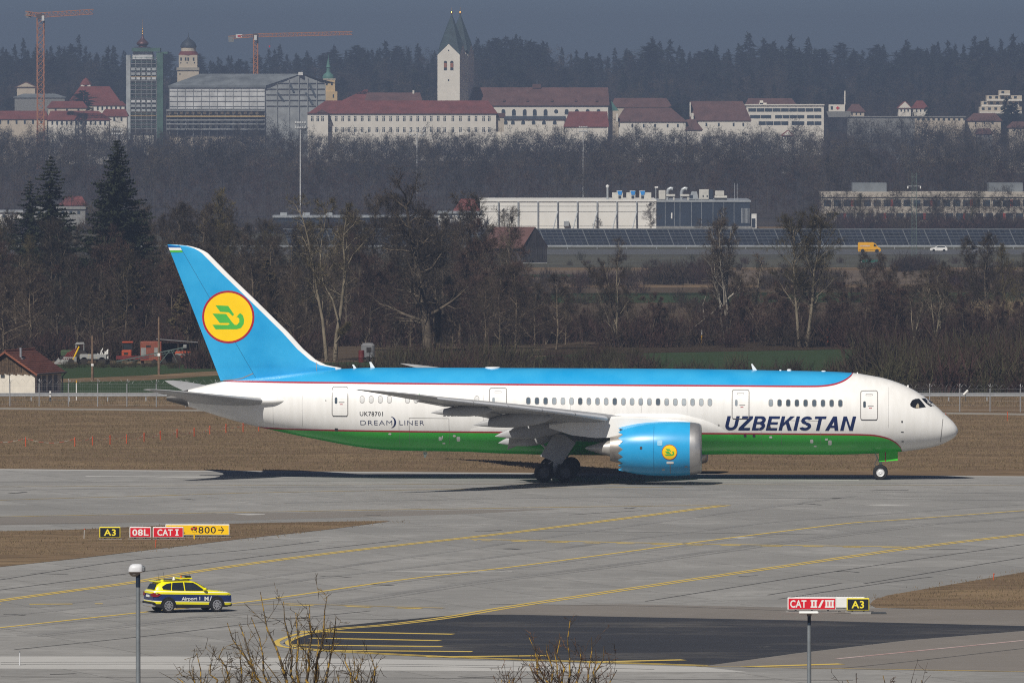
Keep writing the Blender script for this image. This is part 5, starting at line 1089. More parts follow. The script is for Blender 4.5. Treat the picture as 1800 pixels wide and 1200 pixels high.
for s_ in (-1, 1):
    for i in range(nc):
        t0, t1 = i / nc, (i + 1.12) / nc; x = lambda t: -HW / 2 + s_ * (HW / 2 + 0.35) * t; z = lambda t: HR + 0.1 - (HR - HE + 0.24) * t
        MB().add([(x(t0), -0.35, z(t0) + 0.02), (x(t1), -0.35, z(t1) + 0.07), (x(t1), HL + 0.3, z(t1) + 0.07), (x(t0), HL + 0.3, z(t0) + 0.02), (x(t0), -0.35, z(t0) - 0.03), (x(t1), -0.35, z(t1) - 0.02), (x(t1), HL + 0.3, z(t1) - 0.02), (x(t0), HL + 0.3, z(t0) - 0.03)],
                 [(0, 1, 2, 3), (4, 7, 6, 5), (0, 4, 5, 1), (1, 5, 6, 2), (2, 6, 7, 3), (3, 7, 4, 0)]).build('tile_course', m_tile, roof)
    MB().bar((-HW / 2, -0.38, HR + 0.04), (-HW / 2 + s_ * (HW / 2 + 0.37), -0.38, HE - 0.2), 0.05, 0.16).build('barge_board', M('red_brown_board', (0.2, 0.07, 0.04), 0.8), roof)
MB().tube([(-HW / 2, -0.36, HR + 0.16), (-HW / 2, HL + 0.3, HR + 0.16)], 0.1, 8).build('ridge_cap', m_tile, roof)
MB().tube([(0.4, -0.35, HE - 0.12), (0.4, HL + 0.3, HE - 0.12)], 0.07, 8).build('gutter', m_dgrey, roof); MB().tube([(0.4, HL + 0.1, HE - 0.15), (0.1, HL + 0.05, HE - 0.5), (0.08, HL + 0.05, 0)], 0.05, 8).build('downpipe', m_dgrey, hut)
MB().tube([(-1.9, 1.2, 3.1), (-1.9, 1.2, 4.35)], 0.12, 10).build('flue', M('bright_flue', (0.6, 0.62, 0.65), 0.25, metal=0.8), roof, smooth=40); MB().box(-2.15, -1.6, 0.9, 1.5, 3.2, 3.42).build('flashing', m_sgrey, roof)
for x in (0.5, 1.7, 3.1, 4.4): MB().box(-0.01, 0.03, x, x + 0.8, 0.4, 1.85).build('door_leaf', M('hut_door', (0.16, 0.17, 0.19), 0.7), hut)
MB().box(-3.35, -2.95, -0.02, 0.02, 1.65, 1.95).build('vent', m_dgrey, hut); MB().box(-2.5, -2.46, -0.04, 0.0, 0.0, 2.0).build('pipe', m_dgrey, hut)

# ------------------------------------------------------------------ farm yard beyond the fence
JD = 985.0; kj = JD / F
m_rust = M('rust_red', (0.30, 0.06, 0.035), 0.75, var=0.35, scale=1.6, col2=(0.22, 0.08, 0.05)); m_orm = M('machine_orange', (0.33, 0.055, 0.02), 0.6, var=0.2, scale=3); m_maro = M('machine_maroon', (0.13, 0.02, 0.02), 0.7, var=0.25, scale=3); m_jgr = M('machine_grey', (0.22, 0.22, 0.21), 0.7, var=0.25, scale=2); m_jgreen = M('conveyor_green', (0.085, 0.12, 0.11), 0.7, var=0.3, scale=2); m_roofd = M('shed_felt', (0.16, 0.16, 0.165), 0.85, var=0.2, scale=1.5); m_dkw = M('shed_dark', (0.03, 0.025, 0.022), 0.9, var=0.3, scale=2); m_graf = M('graffiti_panel', (0.36, 0.36, 0.35), 0.7, var=0.25, scale=1.8, col2=(0.55, 0.42, 0.12), mask=0.6, sharp=0.02)
def jx(x): return (x - 900) * kj
def jz(y): return H - (y - YH) * kj - T(JD)
def yard(name, label, cat, xc, dd=0): return thing(name, label, cat, (jx(xc), JD + dd, T(JD + dd)))
# red site container and lean-to
o = yard('site_container', 'rust red metal site container in the farm yard', 'container', 265); w = 18.5 * kj
MB().bevbox(-w, w, 0, 2.4, 0.35, jz(600.5), 0.04).build('body', m_rust, o); MB().box(-0.5, -0.02, -0.02, 0.02, jz(610.5), jz(606.5)).build('window', m_dkw, o)
for x in (-0.75, 0.6): MB().box(x - 0.26, x + 0.26, -0.015, 0.02, jz(626), jz(611)).build('door_panel', m_jgr, o)
for x in (-0.9, 0.9): MB().box(x - 0.12, x + 0.12, 0.2, 2.2, 0, 0.36).build('skid', m_dkw, o)
for i in range(9): MB().box(-w + 0.1 + i * 0.24, -w + 0.14 + i * 0.24, -0.01, 0.01, 0.45, jz(602)).build('rib', m_rust, o)
o = yard('open_shed', 'open dark shed with a thin sloping felt roof behind the conveyor', 'shed', 312, 1.5); 
MB().add([(-2.2, -0.6, jz(595)), (2.0, -0.6, jz(601)), (2.0, 4, jz(603.5)), (-2.2, 4, jz(597.5)), (-2.2, -0.6, jz(596.6)), (2.0, -0.6, jz(602.5)), (2.0, 4, jz(605)), (-2.2, 4, jz(599))], [(0, 1, 2, 3), (7, 6, 5, 4), (0, 4, 5, 1), (1, 5, 6, 2), (2, 6, 7, 3), (3, 7, 4, 0)]).build('roof', m_roofd, o)
MB().box(-2.0, 1.9, 3.4, 3.6, 0, jz(606)).build('back_wall', m_dkw, o)
for x in (-2.0, 0, 1.85): MB().box(x - 0.06, x + 0.06, -0.4, -0.28, 0, jz(602)).build('post', m_dkw, o)
MB().box(-0.2, 1.2, 0.3, 2.0, 0.1, jz(616)).build('stored_box', m_orm, o)
o = yard('orange_tractor', 'orange tracked tractor with tall dark cab beside the container', 'tractor', 222, -1)
MB().bevbox(-0.45, 0.55, 0, 1.3, 0.75, jz(615), 0.08).build('hood', m_orm, o); MB().box(-0.22, 0.2, -0.02, 0.02, 1.0, jz(619)).build('grille', m_dkw, o); MB().box(-0.3, 0.5, 1.3, 2.6, 1.3, jz(603)).build('cab', m_cgl, o); MB().bevbox(-0.45, 0.65, 1.2, 2.7, jz(603), jz(600.5), 0.03).build('cab_roof', m_orm, o)
for x in (-0.4, 0.55): MB().bar((x, 1.3, 1.2), (x, 1.3, jz(602.5)), 0.07).build('cab_post', m_dkw, o)
for s_ in (-0.75, 0.85): MB().bevbox(s_ - 0.2, s_ + 0.2, -0.3, 2.8, 0.0, 0.8, 0.15).build('track', m_dkw, o)
MB().box(-1.0, 2.3, -0.35, -0.2, 0.55, 0.9).build('blade', m_maro, o)
o = yard('belt_conveyor', 'green-grey belt conveyor sloping up across the yard', 'conveyor', 262, -3)
a, b = Vector((jx(205) - jx(262), 0, 0.35)), Vector((jx(327) - jx(262), 0.3, jz(609)))
for dy in (0, 0.6): MB().bar(a + Vector((0, dy, 0)), b + Vector((0, dy, 0)), 0.05, 0.1).build('side_rail', m_jgreen, o); MB().bar(a + Vector((0.3, dy, -0.2)), b + Vector((-0.2, dy, -0.28)), 0.04).build('lower_chord', m_jgreen, o)
MB().bar(a + Vector((0, 0.3, 0.04)), b + Vector((0, 0.3, 0.04)), 0.5, 0.04).build('belt', m_dkw, o)
for i in range(16):
    p = a.lerp(b, i / 16); q = a.lerp(b, (i + 0.5) / 16); MB().bar(p, q - Vector((0, 0, 0.22)), 0.03).build('lattice_bar', m_jgreen, o)
for t, x in ((0.78, -1.2), (0.8, 0.7)): p = a.lerp(b, t); MB().bar(p, (p.x + x, p.y, 0), 0.06).build('support', m_jgreen, o)
for dy in (-0.1, 0.7): MB().lathe([(0, -0.06), (0.28, -0.06), (0.28, 0.06), (0, 0.06)], c=(0.6, dy, 0.28), n=14, axis='y').build('wheel', m_dkw, o)
MB().bevbox(b.x - 0.2, b.x + 0.15, -0.1, 0.8, b.z - 0.1, b.z + 0.25, 0.03).build('head_drum', m_jgr, o)
o = yard('graffiti_trailer', 'flat grey trailer side covered with yellow and white graffiti', 'trailer', 164, -1)
MB().bevbox(-1.35, 1.35, 0, 1.8, 0.55, jz(622.5), 0.03).build('box', m_graf, o); MB().box(-1.3, 1.5, 0.1, 1.7, 0.42, 0.55).build('chassis', m_dkw, o)
for x in (-0.9, 0.9): MB().lathe([(0, -0.1), (0.38, -0.1), (0.38, 0.1), (0, 0.1)], c=(x, 0.1, 0.38), n=16, axis='y').build('wheel', m_dkw, o)
MB().bar((1.35, 0.9, 0.5), (2.1, 0.9, 0.35), 0.07).build('drawbar', m_dkw, o)
o = yard('old_tractor', 'old tractor with pale open cab frame behind the trailer', 'tractor', 138, 1.5)
for x in (-0.35, 0.45):
    for y in (0, 1.2): MB().bar((x, y, 1.0), (x * 1.02, y, jz(605)), 0.08).build('cab_post', m_jgr, o)
MB().add([(-0.5, -0.1, jz(606)), (0.55, -0.1, jz(605)), (0.4, 0.6, jz(602)), (0.55, 1.35, jz(605)), (-0.5, 1.35, jz(606)), (-0.3, 0.6, jz(602.5))], [(0, 1, 2, 5), (5, 2, 3, 4)]).build('cab_roof', m_jgr, o, fix=False)
MB().bevbox(-1.9, 0.5, 0.3, 0.95, 0.75, 1.4, 0.1).build('hood', M('old_green', (0.05, 0.08, 0.035), 0.8, var=0.3), o)
for x, r in ((0.2, 0.72), (-1.55, 0.45)):
    for y in (-0.15, 1.35): MB().lathe([(0, -0.17), (r, -0.17), (r, 0.17), (0, 0.17)], c=(x, y, r), n=20, axis='y').build('wheel', m_dkw, o)
o = yard('hay_tedder', 'folded maroon hay machine with orange tips near the hut', 'farm machine', 121, 0)
for i in range(6): MB().bar((-0.6 + 0.2 * i, 0, 0.5), (-0.1 + 0.22 * i, 0.4, 1.2 + 0.12 * i), 0.09).build('arm', m_maro if i < 5 else m_syel, o)
MB().bevbox(-0.6, 0.8, 0, 0.8, 0.2, 0.75, 0.06).build('base', m_jgr, o); MB().lathe([(0, -0.08), (0.3, -0.08), (0.3, 0.08), (0, 0.08)], c=(0.2, -0.1, 0.3), n=14, axis='y').build('wheel', m_dkw, o)
o = yard('tarp_pile', 'low pale grey tarpaulin heap beside the hut roof', 'tarpaulin', 106, -1)
MB().grid([[Vector((-0.8 + 0.2 * i, j * 0.4, (0.55 + 0.2 * math.sin(i * 2.1 + j)) * math.sin(math.pi * (i + 0.3) / 8.6) * math.sin(math.pi * (j + 0.6) / 5.2))) for i in range(9)] for j in range(5)]).build('sheet', m_jgr, o, smooth='all')
MB().tube([(-0.85, -0.05, 0.08), (0.85, -0.05, 0.08)], 0.07, 8).build('weight_pipe', m_jgr, o)
o = yard('white_scrap', 'white tangled scrap machine parts standing right of the trailer', 'scrap', 180, 1)
rs = random.Random(3)
for i in range(9): MB().bar((rs.uniform(-0.6, 0.5), rs.uniform(0, 0.6), 0.3), (rs.uniform(-0.7, 0.7), rs.uniform(0, 0.6), rs.uniform(0.9, 1.7)), 0.09).build('bar', m_wm, o)
MB().bevbox(-0.7, 0.7, 0, 0.7, 0.0, 0.5, 0.08).build('housing', m_jgr, o)
o = yard('orange_loader', 'orange loader half hidden behind the brush at the tail fin', 'loader', 321, 0)
MB().bevbox(-0.8, 0.9, 0, 1.6, 0.6, jz(618), 0.08).build('body', m_orm, o); MB().box(-0.75, 0.85, -0.03, 0.0, 0.9, 1.1).build('stripe', m_jgr, o)
for x in (-0.6, 0.6): MB().lathe([(0, -0.15), (0.5, -0.15), (0.5, 0.15), (0, 0.15)], c=(x, 0, 0.5), n=18, axis='y').build('wheel', m_dkw, o)
o = yard('old_caravan', 'pale caravan shell in shade beneath the forked tree', 'caravan', 645, 10); 
MB().bevbox(-0.75, 0.6, 0, 2.5, 0.3, 1.9, 0.2).build('shell', m_roofd, o); MB().box(-0.2, 0.3, -0.03, 0.02, 1.0, 1.5).build('window', m_dkw, o); MB().lathe([(0, -0.1), (0.3, -0.1), (0.3, 0.1), (0, 0.1)], c=(0, 0, 0.3), n=14, axis='y').build('wheel', m_dkw, o)
o = yard('red_drum', 'red drum standing beside the pale caravan', 'drum', 633, 8); MB().lathe([(0.28, 0), (0.3, 0.02), (0.3, 0.5), (0.32, 0.55), (0.3, 0.6), (0.3, 1.2), (0.27, 1.25), (0, 1.25)], n=16).build('shell', M('drum_red', (0.10, 0.012, 0.012), 0.6), o, smooth=30); MB().lathe([(0.04, 1.25), (0.04, 1.29), (0, 1.3)], c=(0.15, 0, 0), n=8).build('bung', m_jgr, o)
m_pole = M('timber_pole', (0.16, 0.105, 0.07), 0.9, var=0.3, scale=3)
for x, yt, yb, lab in ((162, 590, 668, 'shorter wooden utility pole beside the trailer'), (279, 557, 658, 'taller wooden utility pole with white plate before the container')):
    b = G(x, yb); h = (yb - yt) * b.y / F; o = thing('utility_pole', lab, 'utility pole', b); MB().tube([(0, 0, -0.2), (0, 0, h)], [0.13, 0.09], 10).build('pole', m_pole, o, smooth=40); MB().box(-0.12, 0.12, -0.15, -0.11, h * 0.32, h * 0.37).build('plate', m_wm, o)
for x, yt, yb, lab, ms in ((1233.5, 580, 605, 'yellow pole with white plate at the field edge', ((0.65, m_ywood), (0.35, m_wm))), (1456, 578, 601.5, 'orange red marker pole beside the field track', ((0.7, m_or), (0.3, m_chr)))):
    stake(x, yt, yb, lab, ms, 0.16)
# ------------------------------------------------------------------ buildings
m_wallw = M('white_wash', (0.76, 0.715, 0.63), 0.9, var=0.06, scale=0.3); m_walle = M('cream_wall', (0.55, 0.475, 0.375), 0.9, var=0.08, scale=0.3); m_ochre = M('ochre_wall', (0.60, 0.44, 0.24), 0.9, var=0.08, scale=0.3)
m_roofr = M('red_roof', (0.16, 0.045, 0.038), 0.85, var=0.22, scale=0.25, detail=6); m_roofb = M('brown_roof', (0.115, 0.058, 0.05), 0.9, var=0.22, scale=0.25, detail=6); m_roofg = M('grey_roof', (0.16, 0.175, 0.185), 0.8, var=0.35, scale=0.16, detail=6)
m_pane = M('far_window', (0.035, 0.05, 0.065), 0.2, var=0.3, scale=0.5, spec=0.6); m_copper = M('copper_green', (0.085, 0.20, 0.165), 0.6, var=0.2, scale=0.4); m_coppd = M('copper_dark', (0.038, 0.06, 0.066), 0.65, var=0.25, scale=0.4); m_slate = M('slate_dome', (0.035, 0.045, 0.06), 0.6, var=0.2, scale=0.5); m_onion = M('onion_copper', (0.10, 0.045, 0.045), 0.45, metal=0.3, var=0.2, scale=0.4); m_gold = M('gold_leaf', (0.75, 0.42, 0.12), 0.3, metal=0.8)
m_crane = M('crane_orange', (0.40, 0.155, 0.06), 0.6, var=0.15, scale=0.5); m_scaf = M('scaffold_tube', (0.28, 0.29, 0.29), 0.6, var=0.2, scale=0.4); m_net = M('scaffold_net_grey', (0.40, 0.42, 0.42), 0.9, var=0.32, scale=0.25, detail=6); m_netg = M('scaffold_net_green', (0.075, 0.14, 0.11), 0.9, var=0.3, scale=0.3, detail=6); m_tarp = M('white_tarp', (0.60, 0.605, 0.60), 0.8, var=0.28, scale=0.2, detail=6); m_deck = M('scaffold_deck', (0.5, 0.36, 0.17), 0.8, var=0.2, scale=0.4)
class Site:
    """A building at distance d whose pieces are given in picture coordinates."""
    def __init__(s, name, label, cat, d, xc, group=None, dig=6.0):
        s.d = d; s.k = d / F; s.xc = xc; s.z0 = T(d); s.o = thing(name, label, cat, ((xc - 900) * s.k, d, s.z0), 0, group); s.dig = dig
    def X(s, x): return (x - s.xc) * s.k
    def Zf(s, y): return H - (y - YH) * s.k - s.z0
    def wall(s, x0, x1, yt, mat, depth=10, yb=None, y0=0.0, name='wall'):
        return MB().box(s.X(x0), s.X(x1), y0, y0 + depth, s.Zf(yb) if yb else -1.0, s.Zf(yt)).build(name, mat, s.o)
    def roof(s, x0, x1, ye, r0, r1, yr, mat, depth=10, y0=0.0, over=0.4, name='roof'):
        a, b, c, d_ = s.X(x0) - over, s.X(x1) + over, s.X(r0), s.X(r1); ze, zr = s.Zf(ye), s.Zf(yr); f, k, m_ = y0 - over, y0 + depth + over, y0 + depth / 2
        t = 0.25
        vs = [(a, f, ze), (b, f, ze), (b, k, ze), (a, k, ze), (c, m_, zr), (d_, m_, zr), (a, f, ze - t), (b, f, ze - t), (b, k, ze - t), (a, k, ze - t)]
        return MB().add(vs, [(0, 1, 5, 4), (2, 3, 4, 5), (1, 2, 5), (3, 0, 4), (6, 7, 1, 0), (7, 8, 2, 1), (8, 9, 3, 2), (9, 6, 0, 3), (9, 8, 7, 6)]).build(name, mat, s.o)
    def windows(s, rects, y0=0.0, mat=None, name='window', arch=False, parent=None, frame=None):
        for (x0, x1, yt, yb) in rects:
            a, b, zt, zb = s.X(x0), s.X(x1), s.Zf(yt), s.Zf(yb)
            if arch:
                r = (b - a) / 2; c = (a + b) / 2; P = [(a, zb), (b, zb)] + [(c + r * math.cos(R(t)), zt - r + r * math.sin(R(t))) for t in range(0, 181, 30)]
                w = MB().prism(P, y0 - 0.06, y0 + 0.1).build(name, mat or m_pane, parent or s.o)
            else:
                w = MB().box(a, b, y0 - 0.06, y0 + 0.1, zb, zt).build(name, mat or m_pane, parent or s.o)
                if frame:
                    MB().box((a + b) / 2 - 0.08, (a + b) / 2 + 0.08, y0 - 0.12, y0 - 0.06, zb, zt).box(a, b, y0 - 0.12, y0 - 0.06, (zb + zt) / 2 + 0.2, (zb + zt) / 2 + 0.36).build('glazing_bar', frame, w)
    def box(s, name, x0, x1, yt, yb, mat, y0=0.0, depth=4.0, bev=0.0):
        mb = MB()
        if bev: mb.bevbox(s.X(x0), s.X(x1), y0, y0 + depth, s.Zf(yb), s.Zf(yt), bev)
        else: mb.box(s.X(x0), s.X(x1), y0, y0 + depth, s.Zf(yb), s.Zf(yt))
        return mb.build(name, mat, s.o)

D4 = 4000.0
# long white building
s = Site('seminary_building', 'long white building with red hipped roof below the twin towers', 'building', 3960, 710)
s.wall(544, 872, 199, m_wallw, 14); s.roof(544, 872, 199, 572, 858, 177, m_roofr, 14, over=0.6); s.wall(541, 577, 199.4, m_wallw, 6, y0=-4, name='wing_wall'); 
MB().prism([(s.X(556), s.Zf(199)), (s.X(577), s.Zf(199)), (s.X(566), s.Zf(192.5))], -4.6, 2.0).build('pediment', m_roofb, s.o); s.box('wing_roof', 540, 578, 198.3, 199.6, m_roofr, y0=-4.6, depth=6)
wx = [148, 177, 202]; s.windows([(500 + x / 3 - 2.2, 500 + x / 3 + 2.2, 204, 213) for x in wx], y0=-4, frame=m_wallw)
wx = [240, 273, 307, 341, 373, 410, 447, 487, 523, 560, 597, 632, 667, 703, 739, 774, 811, 845, 888, 928, 973, 1010, 1050, 1080]
s.windows([(500 + x / 3 - 2.2, 500 + x / 3 + 2.2, 204, 213) for x in wx], frame=m_wallw); s.windows([(500 + x / 3 - 2.2, 500 + x / 3 + 2.2, 224, 232) for x in wx], frame=m_wallw)
s.box('cornice', 544, 872, 199.5, 201, m_wallw, y0=-0.3, depth=0.28); s.box('annex_wall', 872, 886, 206, 232, m_walle, y0=2, depth=8); s.box('annex_roof', 871, 888, 199, 206, m_roofb, y0=1.6, depth=9)
# cathedral nave
s = Site('cathedral_nave', 'white cathedral nave with arched windows and long brown red roof', 'church', 4030, 945)
s.wall(822, 1069, 185, m_wallw, 16); s.roof(822, 1069, 185, 822, 1069, 154, m_roofb, 16, over=0.6); MB().prism([(s.X(1069), 0), (s.X(1069), 1)], 0, 1) if False else None
s.windows([(x - 3.4, x + 3.4, 192, 203.5) for x in (885, 903.3, 922.3, 940, 959)], arch=True); s.windows([(x - 3.4, x + 3.4, 192, 201.5) for x in (996, 1014, 1033, 1052)], arch=True)
MB().lathe([(0, -0.1), (0.85, -0.1), (0.85, 0.1), (0, 0.1)], c=(s.X(977.5), 0, s.Zf(196)), n=16, axis='y').build('round_window', m_pane, s.o)
s.wall(880, 992, 209, m_wallw, 4, y0=-4.5, name='aisle_wall'); MB().add([(s.X(878), -5, s.Zf(209.5)), (s.X(994), -5, s.Zf(209.5)), (s.X(994), 0.05, s.Zf(204)), (s.X(878), 0.05, s.Zf(204)), (s.X(878), -5, s.Zf(210.3)), (s.X(994), -5, s.Zf(210.3))], [(0, 1, 2, 3), (4, 5, 1, 0)]).build('aisle_roof', m_slate, s.o, fix=False)
s.windows([(x - 3.2, x + 3.2, 212, 219) for x in (889, 901.5, 919.5, 938, 956, 975)], y0=-4.5, arch=True)
for x in (886, 927.5, 970, 1012, 1049): MB().prism([(s.X(x - 2.2), s.Zf(178.5)), (s.X(x + 2.2), s.Zf(178.5)), (s.X(x + 2.2), s.Zf(175.5)), (s.X(x), s.Zf(173)), (s.X(x - 2.2), s.Zf(175.5))], 0.6, 4).build('dormer', m_roofb, s.o)
s.box('ridge_turret', 936, 951, 148, 155, m_roofb, y0=7, depth=2); s.box('turret_bell', 943, 945, 140, 148, m_slate, y0=7.5, depth=0.5)
s.roof(992, 1068, 222, 1000, 1067, 196, m_roofr, 12, y0=-16, name='cloister_roof'); s.wall(993, 1067, 222, m_wallw, 12, y0=-16, name='cloister_wall')
MB().add([(s.X(1069), 2, s.Zf(195)), (s.X(1088), 6, s.Zf(195)), (s.X(1069), 8, s.Zf(170)), (s.X(1069), 14, s.Zf(195))], [(0, 1, 2), (1, 3, 2)]).build('apse_roof', m_copper, s.o, fix=False)
# twin towers
def tower(cx, d, label, ytop):
    s = Site('church_tower', label, 'tower', d, cx, 'twin cathedral towers'); o = s.o; o.rotation_euler.z = R(-15); hw = 4.75; ze = s.Zf(97); zg = s.Zf(77); zt = s.Zf(ytop)
    MB().box(-hw, hw, -hw, hw, -1, ze).build('shaft', m_wallw, o)
    for i in range(4):
        a = Matrix.Rotation(R(90 * i), 4, 'Z'); MB().prism([(-hw, ze), (hw, ze), (0, zg)], -hw, -hw + 1.2, m=a).build('gable', m_wallw, o)
    rf = MB(); tip = Vector((0, 0, zt))
    for i in range(4):
        a = Matrix.Rotation(R(90 * i), 3, 'Z'); g_ = a @ Vector((0, -hw - 0.15, zg)); c0 = a @ Vector((hw, -hw, ze)); c1 = a @ Vector((-hw, -hw, ze))
        rf.add([g_, c0, tip], [(0, 1, 2)]); rf.add([g_, tip, c1], [(0, 1, 2)])
    rf.build('spire', m_coppd, o, fix=False)
    MB().lathe([(0, zt - 0.6), (0.5, zt - 0.2), (0.62, zt + 0.3), (0.4, zt + 0.8), (0.1, zt + 0.9), (0.06, zt + 2.6), (0, zt + 2.7)], n=12).build('finial', m_gold, o, smooth=30)
    for x in (-1.35, 1.4):
        P = [(x - 0.68, s.Zf(124)), (x + 0.68, s.Zf(124))] + [(x + 0.68 * math.cos(R(t)), s.Zf(110) + 0.68 * math.sin(R(t))) for t in range(0, 181, 30)]
        w = MB().prism(P, -hw - 0.05, -hw + 0.1).build('belfry_opening', m_slate, o); MB().box(x - 0.6, x + 0.6, -hw - 0.12, -hw - 0.05, s.Zf(119), s.Zf(111)).build('louvre', M('louvre_brick', (0.32, 0.13, 0.08), 0.8), w)
    MB().box(-0.25, 0.25, -hw - 0.05, -hw + 0.1, s.Zf(143), s.Zf(139.5)).build('slit_window', m_slate, o); MB().box(-0.25, 0.25, -hw - 0.05, -hw + 0.1, s.Zf(90.5), s.Zf(88)).build('gable_window', m_slate, o)
tower(794, 4016, 'nearer of two white church towers with gables and green spire', 24)
tower(809, 4036, 'farther church tower half hidden behind its white twin', 24)
# roofs between
s = Site('monastery_house', 'low brown roofed building behind the long white one', 'building', 4040, 690); s.wall(642, 742, 179, m_walle, 10); s.roof(642, 742, 179, 645, 738, 163, m_roofb, 10); s.box('chimney', 725, 728, 159, 165, m_wallw, 4, 1.2)
s = Site('monastery_house', 'small red hipped roof beside the green domed turret', 'building', 4060, 625); s.wall(598, 650, 180, m_walle, 10); s.roof(596, 650, 180, 640, 646, 158, m_roofr, 12); s.box('dormer', 644, 650, 172, 178, m_wallw, -0.5, 2)
# right of the nave
s = Site('abbey_house', 'white house with broad brown hipped roof right of the nave', 'building', 3950, 1145)
s.wall(1088, 1205, 213.5, m_wallw, 14); s.roof(1085, 1206, 213.5, 1098, 1180, 190, m_roofb, 14); s.box('chimney', 1083, 1086, 200, 214, m_wallw, -2, 2); s.roof(1206, 1234, 228, 1207, 1222, 210, m_roofb, 10, name='side_roof'); s.wall(1207, 1234, 228, m_wallw, 9, name='side_wall')
s.windows([(x, x + 3, 218, 224) for x in (1110, 1130, 1150, 1172, 1190)])
s = Site('abbey_barn', 'white walled barn with tall brown roof left of the modern block', 'building', 3970, 1266); s.wall(1227, 1320, 212, m_wallw, 14); s.roof(1214, 1319, 211.5, 1214, 1306, 178, m_roofb, 14); s.box('gable_wall', 1212.6, 1214.2, 180, 211, m_wallw, 1, 8); s.box('chimney', 1215, 1219, 199, 211, m_wallw, -1, 1.5); s.windows([(x, x + 3, 216, 222) for x in (1240, 1262, 1288, 1305)])
s = Site('modern_block', 'white flat roofed block with three window bands', 'building', 4000, 1380)
s.wall(1312, 1448, 185, m_wallw, 18); s.box('roof_edge', 1310, 1449, 183.6, 185.6, m_wallw, -0.5, 19); s.box('stair_head', 1336, 1342, 177, 184, m_wallw, 5, 4); s.box('stair_slab', 1335, 1348, 181, 183.5, m_wallw, 5, 4)
for yt, yb, segs in ((190.5, 196.5, ((1315, 1444),)), (202.5, 208.3, ((1318, 1356), (1362, 1414), (1418, 1444))), (213.5, 220, ((1333, 1386), (1391, 1414), (1418, 1444)))):
    for a, b in segs:
        n = max(1, int((b - a) / 13))
        for i in range(n):
            s.windows([(a + (b - a) * i / n + 0.4, a + (b - a) * (i + 1) / n - 0.4, yt, yb)])
s = Site('clinic_block', 'small white flat block with a red cross on its wall', 'building', 4010, 1472); s.wall(1457, 1485, 184, m_wallw, 8, yb=196); s.box('lower_floor', 1452, 1495, 196, 206, m_jgr, 0, 8); s.box('cross_upright', 1471.5, 1473.5, 187, 193, m_sred, -0.12, 0.1); s.box('cross_bar', 1469.5, 1475.5, 189, 191, m_sred, -0.15, 0.12); s.windows([(1460, 1464, 187, 193)]); s.box('mast', 1484.5, 1486.5, 160, 184, m_wallw, 4, 0.5)
# more roofs and houses on the right
for lab, x0, x1, ye, yr, r0, r1, rm, wm, d in (('dark brown roof row behind the abbey house', 1076, 1180, 188, 172.5, 1080, 1172, m_roofb, m_walle, 4080), ('dark red roof row behind the modern block', 1310, 1400, 186, 173, 1316, 1392, m_roofb, m_walle, 4120), ('white gabled house among trees right of the clinic', 1578, 1602, 190, 178, 1590, 1592, m_roofr, m_wallw, 4150), ('red roofed house beside the tall dark conifer', 1604, 1632, 190, 177, 1612, 1622, m_roofr, m_wallw, 4160), ('small house with brown roof just above the clinic', 1490, 1520, 196, 183, 1498, 1510, m_roofb, m_walle, 4100), ('low red roof right of the long white strip', 1700, 1760, 212, 199, 1712, 1750, m_roofb, m_walle, 3960), ('white house showing through bare trees at the right border', 1772, 1815, 224, 214, 1780, 1812, m_roofb, m_walle, 3800), ('pale house half hidden in trees below the red roof', 1716, 1745, 235, 226, 1720, 1741, m_roofb, m_jgr, 3800), ('tiny white gable above the tree tops below the modern block', 1375, 1394, 238, 229, 1384, 1386, m_roofr, m_wallw, 3780)):
    s = Site('town_house', lab, 'house', d, (x0 + x1) / 2, 'houses on the far slope'); s.wall(x0 + 1, x1 - 1, ye, wm, 9); s.roof(x0, x1, ye, r0, r1, yr, rm, 9)
    if r1 - r0 < 5: MB().prism([(s.X(x0 + 1), s.Zf(ye) + 0.05), (s.X(x1 - 1), s.Zf(ye) + 0.05), (s.X((r0 + r1) / 2), s.Zf(yr) - 0.3)], -0.42, 3).build('gable', wm, s.o)
    s.windows([(x0 + (x1 - x0) * t - 1.2, x0 + (x1 - x0) * t + 1.2, ye + 2.5, ye + 6.5) for t in (0.25, 0.5, 0.75)])
s = Site('low_hall', 'long low pale hall along the tree tops on the right', 'building', 3950, 1655)
s.wall(1490, 1608, 206, m_jgr, 10, name='dark_wall'); s.wall(1608, 1696, 206, m_walle, 10); s.box('roof', 1488, 1698, 204.5, 206.3, m_jgr, -0.4, 11); s.windows([(x, x + 4, 208, 212) for x in range(1612, 1694, 9)])
s = Site('terraced_flats', 'stepped pale apartment block with balconies right of the woods', 'building', 4120, 1760)
for x0, x1, yt, yb in ((1722, 1796, 188, 200), (1726, 1792, 178, 188), (1735, 1797, 168, 178), (1757, 1776, 159, 168)):
    s.box('storey', x0, x1, yt, yb, m_walle, 2 if yt > 180 else 5, 9); s.box('balcony', x0, x1, yb - 3.4, yb - 0.4, m_wallw, 0.4 if yt > 180 else 3.2, 1.2)
    s.windows([(x, x + 5, yt + 1.2, yt + 5.5) for x in range(int(x0) + 4, int(x1) - 6, 11)], y0=2 if yt > 180 else 5)

